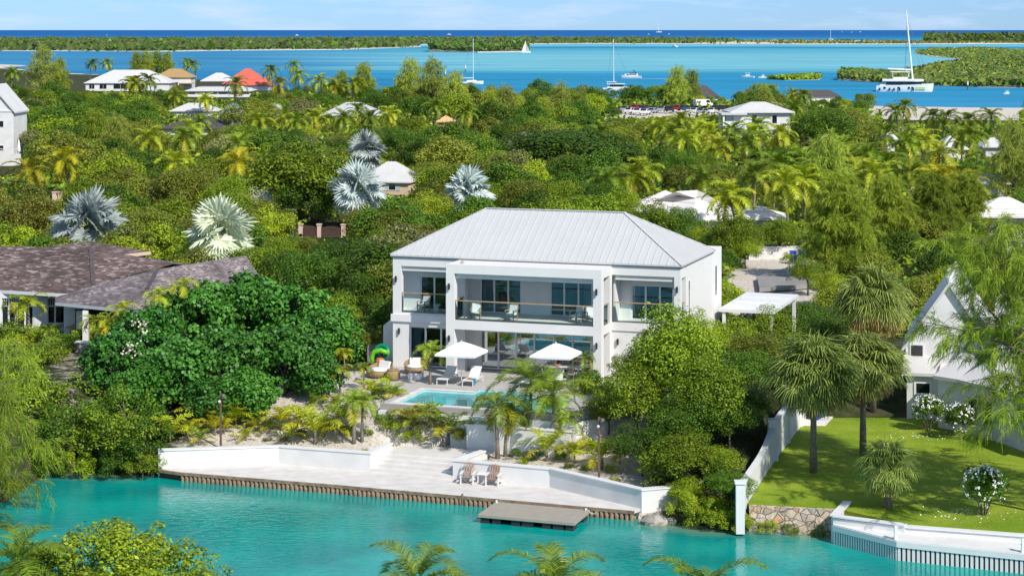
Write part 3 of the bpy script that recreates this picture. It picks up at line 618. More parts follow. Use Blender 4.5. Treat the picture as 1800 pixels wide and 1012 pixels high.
# flat white carport behind the villa
o = thing('carport', 'flat white slatted carport roof on posts behind the villa, beside the driveway', 'carport', vw(18.9, 9.0, .3), VA)
m = MB(); m.box(.1, 3.7, 0, 8.5, 2.75, 2.95)
for k in range(3): m.box(.35, 3.65, .6 + 2.6 * k, .75 + 2.6 * k, 2.955, 3.06)
m.obj('roof', 'white_paint', o)
for x, y in ((.4, .2), (3.5, .2), (.4, 8.0), (3.5, 8.0)): MB().box(x - .1, x + .1, y - .1, y + .1, -.9, 2.75).obj('post', 'white_paint', o)
MB().box(.35, 3.6, .28, .34, 1.2, 1.3).obj('rail', 'white_paint', o)

# ------------------------------------------------------------------ terrace and pool
def build_terrace():
    loc, rz = VO, VA
    def st(m, name, mt, **k):
        o = m.obj(name, mt, **k); o.location = loc; o.rotation_euler = (0, 0, rz); return o
    t = MB(); zt, zb = 0.0, -.35
    t.prism([(-.6, -4.7), (2.2, -6.6), (4.05, -8), (4.05, -12), (4.92, -12), (4.92, .02), (-.6, .02)], zb, zt)
    t.prism([(4.92, -12), (14.2, -12), (14.2, -11.44), (4.92, -11.44)], zb, zt)
    t.prism([(4.92, -7.2), (8.0, -7.2), (8.0, .55), (4.92, .55)], zb, zt)
    t.prism([(8.0, -6.14), (11.2, -6.14), (11.2, .55), (8.0, .55)], zb, zt)
    t.prism([(11.2, -7.2), (14.2, -7.2), (14.2, .55), (11.2, .55)], zb, zt)
    t.prism([(14.2, -12), (15.4, -12), (19, -6), (19, .02), (14.2, .02)], zb, zt)
    struct(st(t, 'pool_terrace', 'pavers'))
    p = thing('swimming_pool', 'rectangular turquoise swimming pool with corner steps in the grey terrace', 'pool', loc, rz)
    b = MB(); x0, x1, y0, y1, d = 4.925, 14.195, -11.435, -7.205, -.72
    b.poly([(x0, y0, d), (x1, y0, d), (x1, y1, d), (x0, y1, d)])
    b.poly([(x0, y0, d), (x0, y0, -.02), (x1, y0, -.02), (x1, y0, d)]); b.poly([(x0, y0, d), (x0, y1, d), (x0, y1, -.02), (x0, y0, -.02)]); b.poly([(x1, y0, d), (x1, y0, -.02), (x1, y1, -.02), (x1, y1, d)])
    for a, c in ((x0, 8.0), (11.2, x1)): b.poly([(a, y1, d), (c, y1, d), (c, y1, -.02), (a, y1, -.02)])
    yb = -6.145
    b.poly([(8.005, y1, -.02), (8.005, y1, d), (8.005, yb, d), (8.005, yb, -.02)]); b.poly([(11.195, y1, d), (11.195, y1, -.02), (11.195, yb, -.02), (11.195, yb, d)]); b.poly([(8.0, yb, d), (11.2, yb, d), (11.2, yb, -.02), (8.0, yb, -.02)])
    b.obj('basin', 'pool_tile', p)
    s = MB()
    for k in range(4): s.box(8.01, 11.19, yb - .3 * (k + 1), yb - .3 * k - .004, d, -.22 - .12 * k)
    s.box(x0 + .005, x0 + .6, y0 + .6, y1 - .01, d, -.3); s.box(7.3, 8.0, -8.4, y1 - .01, d, -.22)
    s.obj('pool_step', 'white_tiles', p)
    w = MB(); w.poly([(x0, y0, -.13), (x1, y0, -.13), (x1, y1, -.13), (11.195, y1, -.13), (11.195, yb, -.13), (8.005, yb, -.13), (8.005, y1, -.13), (x0, y1, -.13)])
    w.obj('water_surface', 'pool_water', p)
    c = MB()
    for (a, bb, cc, dd) in ((4.5, 4.92, -11.86, -6.8), (4.92, 14.2, -11.86, -11.45), (4.92, 8.0, -7.19, -6.8)): c.box(a, bb, cc, dd, .002, .012)
    c.obj('coping', 'white_tiles', p)
    q = thing('pool_wall', 'white retaining wall holding up the canal side of the pool', 'wall', loc, rz)
    MB().box(4.05, 8.6, -12.3, -12.004, -2.2, -.36).obj('wall', 'white_wall', q)
    MB().box(8.6, 15.4, -12.3, -12.004, -2.3, -.36).obj('wall', 'plaster', q)
    MB().prism([(15.405, -12.3), (15.75, -12.3), (19.3, -6.2), (19.0, -6.02)], -2.3, -.36).obj('side_wall', 'plaster', q)
    MB().box(9.6, 15.6, -12.9, -12.6, -2.3, -.75).obj('outer_wall', 'white_wall', q); MB().box(9.5, 15.7, -12.95, -12.55, -.75, -.66).obj('coping', 'white_paint', q)
build_terrace()

# ------------------------------------------------------------------ terrace furniture (in the villa's frame)
def vthing(name, label, cat, u, v, z=0, rz=0, group=None): return thing(name, label, cat, vw(u, v, z), VA + rz, group)
def umbrella_obj(u, v, label, sw=2.5):
    o = vthing('patio_umbrella', label, 'umbrella', u, v, 0, 0, 'white umbrellas on the terrace')
    h = sw / 2; ze, zt = 1.93, 2.58; c = MB()
    n = 6
    for s4 in range(4):
        a = R(45 + 90 * s4); b = R(135 + 90 * s4); r = h * math.sqrt(2)
        p0, p1 = (r * math.cos(a), r * math.sin(a)), (r * math.cos(b), r * math.sin(b))
        rows = []
        for k in range(n + 1):
            t = k / n; z = zt - (zt - ze) * (t ** 1.15); row = []
            for j in range(5):
                f = j / 4; sag = .07 * t * math.sin(math.pi * f)
                row.append(((p0[0] * (1 - f) + p1[0] * f) * t * (1 - sag * .3), (p0[1] * (1 - f) + p1[1] * f) * t * (1 - sag * .3), z + sag * .6 * 0 - .02 * t * math.sin(math.pi * f)))
            rows.append(row)
        vs = [q for r_ in rows for q in r_]; fs = [(k * 5 + j, (k + 1) * 5 + j, (k + 1) * 5 + j + 1, k * 5 + j + 1) for k in range(n) for j in range(4)]
        c.add(vs, fs)
        e = rows[-1]; c.add(e + [(x * .995, y * .995, z - .12) for x, y, z in e], [(j, j + 5, j + 6, j + 1) for j in range(4)])
    c.obj('canopy', 'canvas', o, smooth=False)
    MB().lathe([(.022, 0), (.022, zt + .02), (.035, zt + .03), (.02, zt + .09)], 10).obj('pole', 'alu', o)
    m = MB()
    for k in range(4): a = R(45 + 90 * k); m.beam((0, 0, zt - .55), (h * .75 * math.cos(a), h * .75 * math.sin(a), zt - .55 + .03), .015, .02); m.beam((0, 0, zt - .04), (h * 1.4 * math.cos(a), h * 1.4 * math.sin(a), ze - .03), .015, .02)
    m.obj('rib', 'alu', o)
    MB().lathe([(.28, 0), (.28, .05), (.05, .08), (.04, .3)], 18).obj('base', 'concrete', o)
def inv(x, y): return wv(x, y)
u1, v1 = wv((811 - 900) / F * 119.2, 119.2); umbrella_obj(u1, v1, 'white square umbrella shading the sun loungers by the pool')
u2, v2 = wv((977 - 900) / F * 118.6, 118.6); umbrella_obj(u2, v2, 'white square umbrella in front of the terrace dining table')
def lounger(u, v, label, rz=0, back=38):
    o = vthing('sun_lounger', label, 'sun lounger', u, v, 0, rz, 'white sun loungers by the pool')
    f = MB()
    for x in (-.33, .33): f.beam((x, 0, .34), (x, 1.95, .34), .045, .05)
    f.beam((-.33, .02, .34), (.33, .02, .34), .045, .05); f.beam((-.33, 1.93, .34), (.33, 1.93, .34), .045, .05)
    f.obj('frame', 'white_paint', o)
    for x in (-.33, .33):
        for y in (.06, 1.88): MB().box(x - .022, x + .022, y - .022, y + .022, 0, .32).obj('leg', 'white_paint', o)
    MB().box(-.30, .30, .04, 1.2, .365, .385).obj('seat', 'sling', o)
    a = R(back); b = MB(); L_ = .78
    b.beam((0, 1.2, .38), (0, 1.2 + L_ * math.cos(a), .38 + L_ * math.sin(a)), .60, .02); 
    for x in (-.31, .31): b.beam((x, 1.2, .38), (x, 1.2 + L_ * math.cos(a), .38 + L_ * math.sin(a)), .03, .035)
    b.obj('backrest', 'sling', o); return o
lounger(5.35, -5.5, 'white sun lounger under the umbrella, next to the small palm')
lo2 = lounger(6.95, -5.45, 'white sun lounger with a teal towel over its foot end', back=46)
t = vthing('towel', 'teal and brown towel draped over the foot of a white lounger', 'towel', 7.05, -5.4, .39)
m = MB(); m.box(.0, .24, .05, .55, 0, .015); m.box(.245, .265, .05, .5, -.3, .015); m.obj('cloth', 'towel', t); m = MB(); m.box(-.22, -.02, .15, .5, .002, .05); m.obj('folded_part', 'clay', t)
t = vthing('flip_flop', 'small brown sandal lying on the terrace beside the lounger', 'sandal', 8.2, -5.3, .003); m = MB(); m.prism([(-.1, -.04), (.1, -.05), (.13, 0), (.1, .05), (-.1, .04)], 0, .02); m.obj('sole', 'clay', t); MB().tube([(.03, -.045, .02), (.06, 0, .06), (.03, .045, .02)], .008, 6).obj('strap', 'clay', t)
lounger(10.35, -5.0, 'white sun lounger facing the pool in front of the dining chairs', back=52); lounger(12.0, -4.9, 'white sun lounger facing the pool, half behind the coconut palms', back=52)
# dining table and chairs
TU, TV = wv((988 - 900) / F * 121.3, 121.3)
o = vthing('dining_table', 'long white outdoor dining table under the umbrella', 'table', TU, TV)
MB().box(-1.3, 1.3, -.5, .5, .70, .75).obj('table_top', 'white_paint', o, bevel=.01)
for x in (-1.15, 1.15):
    for y in (-.4, .4): MB().box(x - .04, x + .04, y - .04, y + .04, 0, .70).obj('leg', 'white_paint', o)
o = vthing('fruit_bowl', 'orange brown bowl on the white dining table', 'bowl', TU - .25, TV - .1, .752); MB().lathe([(.12, 0), (.16, .02), (.24, .14), (.22, .14), (.13, .03)], 18).obj('dish', 'clay', o, smooth=True)
def bistro(u, v, rz, label):
    o = vthing('bistro_chair', label, 'chair', u, v, 0, rz, 'cane bistro chairs round the dining table')
    MB().lathe([(.22, .43), (.24, .44), (.24, .46), (.2, .47)], 16).obj('seat', 'cushion', o)
    for x in (-.19, .19):
        for y in (-.18, .18): MB().tube([(x * 1.1, y * 1.1, 0), (x, y, .44)], .016, 6).obj('leg', 'cane', o)
    b = MB(); pts = [(.24 * math.cos(R(a)), -.02 + .26 * math.sin(R(a)), .44 + .42 * math.sin(R((a + 20) / 220 * 180)) ** .6) for a in range(-20, 201, 20)]
    b.tube(pts, .02, 6); b.tube([(x * .97, y * .97, .44 + (z - .44) * .55) for x, y, z in pts], .014, 6)
    for p in pts[2:-2]: b.tube([(p[0] * .9, p[1] * .9, .46), p], .008, 5)
    b.obj('backrest', 'cane', o)
nn = 0
for i, x in enumerate((-.85, 0, .85)):
    w_ = ('nearest the sun loungers', 'in the middle', 'nearest the big tree')[i]
    bistro(TU + x, TV - .85, R(180), f'cane bistro chair on the pool side of the table, {w_}')
    bistro(TU + x, TV + .85, 0, f'cane bistro chair on the villa side of the table, {w_}')
bistro(TU - 1.75, TV, R(90), 'cane bistro chair at the table head nearest the loungers'); bistro(TU + 1.75, TV, R(-90), 'cane bistro chair at the table head nearest the big tree')
# round wicker lounge group
def tub(u, v, rz, label, r=.62):
    o = vthing('wicker_lounge_chair', label, 'armchair', u, v, 0, rz, 'wicker lounge furniture at the terrace end')
    MB().lathe([(r * .72, 0), (r * .95, .12), (r, .34), (r * .96, .40), (r * .5, .40)], 22).obj('base', 'wicker', o, smooth=True)
    b = MB(); n = 13
    for k in range(n - 1):
        a0, a1 = R(-15 + 210 * k / (n - 1)), R(-15 + 210 * (k + 1) / (n - 1)); h0, h1 = .42 + .42 * math.sin(math.pi * k / (n - 1)) ** .7, .42 + .42 * math.sin(math.pi * (k + 1) / (n - 1)) ** .7
        q = lambda a, rr, z: (rr * math.cos(a), rr * math.sin(a), z)
        b.add([q(a0, r * .98, .36), q(a1, r * .98, .36), q(a1, r * 1.08, h1), q(a0, r * 1.08, h0), q(a0, r * .86, .36), q(a1, r * .86, .36), q(a1, r * .98, h1), q(a0, r * .98, h0)], [(0, 1, 2, 3), (5, 4, 7, 6), (3, 2, 6, 7)])
    b.obj('backrest', 'wicker', o)
    m = MB(); m.lathe([(r * .55, .40), (r * .84, .42), (r * .84, .52), (r * .5, .55)], 20); m.obj('seat_cushion', 'cushion', o, smooth=True)
    m = MB(); m.obox((0, r * .62, .72), (r * 1.1, .14, .42), 0, R(-18)); m.obj('back_cushion', 'cushion', o, bevel=.04)
tub(.75, -4.1, R(-20), 'round wicker armchair with white cushions nearest the garden path', .8); tub(2.35, -2.3, R(15), 'round wicker armchair with white cushion by the villa window', .62)
o = vthing('wicker_ottoman', 'drum shaped tan wicker ottoman between the two wicker armchairs', 'ottoman', 1.95, -4.85)
MB().lathe([(.33, 0), (.44, .12), (.46, .36), (.40, .56), (.34, .60)], 22).obj('body', 'wicker', o, smooth=True); MB().lathe([(.36, .6), (.38, .63), (.36, .66)], 22).obj('top', 'wicker', o)
o = vthing('fire_table', 'low white cube table with a dark top on the terrace', 'table', 3.05, -3.85, 0, R(10))
MB().box(-.42, .42, -.42, .42, 0, .36).obj('base', 'white_wall', o, bevel=.02); MB().box(-.3, .3, -.3, .3, .362, .40).obj('top', 'dark_metal', o)
o = vthing('pool_float', 'inflatable pool toys in green and orange leaning on the villa corner', 'inflatable', .1, -.75)
def ring(r, tr, c, tilt, n=24, k=10):
    m = MB(); M = Matrix.Translation(c) @ Matrix.Rotation(tilt, 4, 'X'); v = []
    for i in range(n):
        for j in range(k):
            a, b = 2 * math.pi * i / n, 2 * math.pi * j / k; v.append(M @ Vector(((r + tr * math.cos(b)) * math.cos(a), (r + tr * math.cos(b)) * math.sin(a), tr * math.sin(b))))
    m.add(v, [(i * k + j, ((i + 1) % n) * k + j, ((i + 1) % n) * k + (j + 1) % k, i * k + (j + 1) % k) for i in range(n) for j in range(k)]); return m
ring(.42, .17, (-.75, .45, .85), R(65)).obj('ring', 'teal_vinyl', o, smooth=True)
m = MB(); m.tube([(-1.15, 0, .1), (-1.2, -.05, .6), (-1.05, 0, .95), (-.6, 0, 1.05), (-.1, .05, .9)], [.12, .15, .16, .16, .12], 10); m.obj('lounger_float', 'green_vinyl', o, smooth=True)
m = MB(); m.ball((-.55, -.25, .35), (.34, .2, .3)); m.obj('cushion_float', 'orange_vinyl', o, smooth=True)
o = vthing('planter_pot', 'black square planter pot among the small palms by the terrace', 'planter', *wv(*gp(652, 683, 3.1)), -.2); MB().lathe([(.2, 0), (.26, .5), (.23, .5), (.18, .4)], 4).obj('pot', 'dark_metal', o)
# balcony chairs
def balcony_chair(u, v, z, rz, label):
    o = vthing('balcony_armchair', label, 'armchair', u, v, z, rz, 'teak armchairs on the balconies')
    for x in (-.28, .28):
        for y in (-.26, .28): MB().box(x - .025, x + .025, y - .025, y + .025, 0, .62 if y < 0 else .45).obj('leg', 'teak', o)
        MB().box(x - .035, x + .035, -.3, .32, .62, .655).obj('armrest', 'teak', o)
    MB().box(-.25, .25, -.26, .26, .34, .46).obj('seat', 'cushion', o, bevel=.02)
    m = MB(); m.obox((0, .33, .66), (.5, .07, .52), 0, R(-14)); m.obj('backrest', 'sling', o)
    m = MB()
    for x in (-.28, .28): m.beam((x, .27, .40), (x, .42, .96), .04, .04)
    m.beam((-.28, .42, .95), (.28, .42, .95), .04, .04); m.obj('back_frame', 'teak', o)
balcony_chair(1.75, .8, 3.4, R(-15), 'teak armchair beside the white drum table on the set-back balcony'); balcony_chair(3.6, .8, 3.4, R(20), 'teak armchair half hidden by the pillar on the set-back balcony')
balcony_chair(6.05, -1.4, 3.44, R(12), 'teak armchair at the pillar end of the wide balcony'); balcony_chair(8.4, -1.55, 3.44, R(-8), 'teak armchair before the curtained doors of the wide balcony')
balcony_chair(12.35, -.9, 3.44, R(-25), 'teak armchair before the far doors of the wide balcony'); balcony_chair(13.3, -.8, 3.44, R(25), 'teak armchair in the far corner of the wide balcony')
o = vthing('side_table', 'white hourglass side table between armchairs on the set-back balcony', 'side table', 2.65, .85, 3.4); MB().lathe([(.2, 0), (.12, .28), (.16, .42)], 16).obj('base', 'white_paint', o, smooth=True); MB().lathe([(.24, .42), (.24, .46)], 18).obj('top', 'white_paint', o)
o = vthing('roof_lamp', 'small yellow lamp lying on the flat roof of the balcony frame', 'lamp', 5.3, -1.7, 6.845); MB().lathe([(.1, 0), (.14, .04), (.1, .12)], 10).obj('body', 'cane', o); MB().lathe([(.05, .12), (.07, .15), (.03, .2)], 8).obj('cap', 'cane', o)

# ------------------------------------------------------------------ dock, stairs, retaining walls
def offset_wall(pts, th, z0, ztop, name, label, cap=.07):
    o = thing(name, label, 'wall', (pts[0][0], pts[0][1], 0)); ox, oy = pts[0][0], pts[0][1]
    n = len(pts); P = [Vector((p[0] - ox, p[1] - oy)) for p in pts]; L_, R_ = [], []
    for i in range(n):
        d1 = (P[i] - P[i - 1]).normalized() if i else (P[1] - P[0]).normalized(); d2 = (P[i + 1] - P[i]).normalized() if i < n - 1 else d1
        n1, n2 = Vector((-d1.y, d1.x)), Vector((-d2.y, d2.x)); b = (n1 + n2).normalized(); k = 1 / max(.4, b.dot(n1)); L_.append(P[i] + b * th * k); R_.append((P[i], b * k))
    w, c = MB(), MB()
    for i in range(n - 1):
        za, zb = ztop[i], ztop[i + 1]
        def seg(m, off0, off1, b0, b1, t0, t1):
            q = [R_[i][0] + R_[i][1] * off0, R_[i + 1][0] + R_[i + 1][1] * off0, R_[i + 1][0] + R_[i + 1][1] * off1, R_[i][0] + R_[i][1] * off1]
            zz = [(b0, t0), (b1, t1), (b1, t1), (b0, t0)]
            v = [(p.x, p.y, z[0]) for p, z in zip(q, zz)] + [(p.x, p.y, z[1]) for p, z in zip(q, zz)]
            m.add(v, [(3, 2, 1, 0), (4, 5, 6, 7), (0, 1, 5, 4), (1, 2, 6, 5), (2, 3, 7, 6), (3, 0, 4, 7)])
        seg(w, 0, th, z0, z0, za - cap, zb - cap); seg(c, -.05, th + .06, za - cap, zb - cap, za, zb)
    w.obj('wall', 'white_wall', o); c.obj('coping', 'white_paint', o); return o
rw = offset_wall(WL, .32, -.4, [1.5, 1.5, 1.52, 1.62], 'retaining_wall', 'long white retaining wall behind the dock, running from mangroves to the steps')
offset_wall(WR, .32, -.4, [1.62, 1.52, 1.5, 1.48, 1.42], 'retaining_wall', 'white retaining wall behind the two deck chairs, bending toward the rocks')
dock = thing('timber_dock', 'grey boarded waterside dock faced with close-set timber pilings', 'dock', (EDGE[0][0], EDGE[0][1], 0))
def build_dock():
    ox, oy = EDGE[0]; m = MB()
    back = [WL[0], WL[1], WL[2]] + [WR[1], WR[2], WR[3]]
    poly = [(p[0] - ox, p[1] - oy) for p in EDGE] + [(p[0] - ox, p[1] - oy + .15) for p in back[::-1]]
    m.prism(poly, DZ - .14, DZ); m.obj('deck', 'deck_boards', dock)
    e = MB()
    for a, b in zip(EDGE[:-1], EDGE[1:]): e.beam((a[0] - ox, a[1] - oy - .03, DZ - .09), (b[0] - ox, b[1] - oy - .03, DZ - .09), .08, .16)
    e.obj('fascia', 'timber', dock)
    # pilings
    rng = random.Random(4); me = []
    for k in range(3):
        q = MB(); q.lathe([(.115, -1.2), (.12, .0), (.125, .36)], 9); me.append(q.mesh('piling', 'timber', True))
    pts = []
    tot = 0; segs = []
    for a, b in zip(EDGE[1:-1], EDGE[2:]):
        l = math.dist(a, b); segs.append((a, b, l)); tot += l
    n = 98
    for i in range(n):
        s = tot * (i + .5) / n
        for a, b, l in segs:
            if s <= l: break
            s -= l
        x, y = a[0] + (b[0] - a[0]) * s / l, a[1] + (b[1] - a[1]) * s / l
        o = link('piling', me[rng.randrange(3)], dock); o.location = (x - ox, y - oy + .06, rng.uniform(-.04, .03)); o.rotation_euler = (rng.uniform(-.03, .03), rng.uniform(-.03, .03), rng.random() * 6); o.scale = (rng.uniform(.85, 1.05),) * 2 + (1,)
    w = MB()
    for a, b in zip(EDGE[:-1], EDGE[1:]): w.beam((a[0] - ox, a[1] - oy + .3, 0), (b[0] - ox, b[1] - oy + .3, 0), .1, .7)
    w.obj('backing', 'wood_post', dock)
    p = MB().tube([(gp(813, 870, .5)[0] - ox, gp(813, 870, .5)[1] - oy - .12, -.8), (gp(813, 870, .5)[0] - ox, gp(813, 870, .5)[1] - oy - .12, .62)], .05, 8).obj('mooring_post', 'timber', dock)
build_dock()
def build_stairs():
    A, B = WL[2], WR[1]; A2, B2 = WL[3], (WR[0][0], WR[0][1]); n = 5
    o = thing('dock_stairs', 'wide pale boarded stairs rising from the dock to the garden', 'stairs', (A[0], A[1], 0))
    for k in range(n):
        t = k / n; t1 = (k + 1) / n + (.6 if k == n - 1 else 0)
        f = lambda p, q, s: (p[0] + (q[0] - p[0]) * s - A[0], p[1] + (q[1] - p[1]) * s - A[1])
        q = [f(A, A2, t), f(B, B2, t), f(B, B2, t1), f(A, A2, t1)]
        MB().prism(q, .2, DZ + .003 + .15 * (k + 1)).obj('step', 'step_boards', o)
    return o
build_stairs()
# floating platform
def build_float():
    z = .45; q = [gp(840, 903, z), gp(1010, 918, z), gp(1037, 896, z), gp(872, 881, z)]; ox, oy = q[0]
    o = thing('floating_platform', 'brown floating swim platform on black floats moored to the dock', 'platform', (ox, oy, 0)); P = [(x - ox, y - oy) for x, y in q]
    MB().prism(P, z - .16, z).obj('deck', 'float_deck', o, bevel=.015)
    L = lambda a, b, t: (a[0] + (b[0] - a[0]) * t, a[1] + (b[1] - a[1]) * t)
    def pt(s, t): return L(L(P[0], P[1], s), L(P[3], P[2], s), t)
    for s0, s1 in ((.02, .11), (.14, .23), (.34, .43), (.45, .57), (.66, .75), (.77, .88), (.9, .98)):
        for t0, t1 in ((.04, .3), (.7, .96)): MB().prism([pt(s0, t0), pt(s1, t0), pt(s1, t1), pt(s0, t1)], -.15, z - .165).obj('float', 'dark_metal', o)
    for s, t in ((.02, .93), (.97, .93)):
        x, y = pt(s, t); m = MB(); m.box(x - .05, x + .05, y - .05, y + .05, z, z + .12); m.obj('cleat', 'white_paint', o)
    x, y = pt(.98, .9); MB().tube([(x, y, z + .1), (x + .25, y - .1, z - .1), (x + .45, y + .5, .2), (x + .5, y + .9, .55)], .015, 6).obj('mooring_line', 'linen', o)
build_float()
def adirondack(px, py, rz, label):
    x, y = gp(px, py, DZ); o = thing('deck_chair', label, 'deck chair', (x, y, DZ), rz, 'brown and white deck chairs on the dock')
    for s in (-.33, .33):
        MB().box(s - .03, s + .03, -.45, -.37, 0, .55).obj('leg', 'white_paint', o)
        MB().beam((s, -.45, .34), (s, .55, .06), .05, .12).obj('leg', 'white_paint', o)
        MB().box(s - .07, s + .07, -.5, .28, .55, .585).obj('armrest', 'white_paint', o)
    m = MB()
    for k in range(6): t = k / 5; m.obox((0, -.42 + .52 * t, .385 - .13 * t), (.58, .095, .025), 0, R(-14))
    m.obj('seat', 'timber_brown', o)
    m = MB()
    for k in range(5):
        x_ = -.22 + .11 * k; h = .86 - .03 * abs(k - 2); m.beam((x_, .12, .22), (x_ * 1.15, .12 + h * math.sin(R(22)), .22 + h * math.cos(R(22))), .105, .025, up=(1, 0, 0))
    m.obj('backrest', 'timber_brown', o)
    MB().beam((-.3, .3, .5), (.3, .3, .5), .04, .08).obj('back_rail', 'white_paint', o)
mat('timber_brown', (.48, .28, .18), .7, var=.12, scale=4)
adirondack(823, 848, R(-8), 'brown slatted deck chair on the dock nearest the stairs'); adirondack(868, 851, R(-12), 'brown slatted deck chair on the dock nearest the floating platform')
x, y = gp(848, 847, DZ); o = thing('side_table', 'small white slatted table between the two brown deck chairs', 'side table', (x, y, DZ), R(-10))
m = MB()
for k in range(4): m.box(-.26 + .135 * k, -.14 + .135 * k, -.25, .25, .43, .455)
m.obj('top', 'white_paint', o)
for a in (-.2, .2):
    for b in (-.2, .2): MB().box(a - .025, a + .025, b - .025, b + .025, 0, .43).obj('leg', 'white_paint', o)
# path lights on posts
def post_lamp(px, pyb, Z, h, label):
    x, y = gp(px, pyb, Z); o = thing('garden_lamp', label, 'lamp post', (x, y, Z - .1), 0, 'brown lamp posts in the garden')
    MB().box(-.055, .055, -.055, .055, 0, h).obj('post', 'wood_post', o); m = MB(); m.lathe([(.03, 0), (.09, .02), (.1, .16), (.05, .2)], 10); q = m.obj('lamp_head', 'steel_grey', o); q.location = (.14, -.1, h - .22); q.rotation_euler = (R(35), R(20), 0)
    MB().beam((.0, 0, h - .05), (.16, -.1, h - .05), .04, .04).obj('arm', 'steel_grey', o)
    q = m.obj('lamp_head', 'white_paint', o); q.location = (-.05, -.12, h - .5); q.scale = (.7, .7, .7); q.rotation_euler = (R(50), 0, 0)
post_lamp(388, 780, 1.45, 2.95, 'brown lamp post standing in the sand behind the long retaining wall'); post_lamp(1053, 838, 1.4, 3.2, 'brown lamp post in front of the big leafy tree')
x, y = gp(1150, 915, .15); o = thing('rock', 'pale rounded boulder at the waterline by the wall end', 'rock', (x, y, .1))
def boulder(rx, ry, rz, seed):
    m = MB(); m.ball((0, 0, 0), (rx, ry, rz), 16); r = random.Random(seed); m.V = [(a * r.uniform(.85, 1.15), b * r.uniform(.85, 1.15), c * r.uniform(.85, 1.15)) for a, b, c in m.V]; return m
boulder(.7, .5, .4, 2).obj('stone', 'rock', o)
boulder(.35, .3, .22, 5).obj('stone', 'rock', o).location = (.85, .15, -.02)

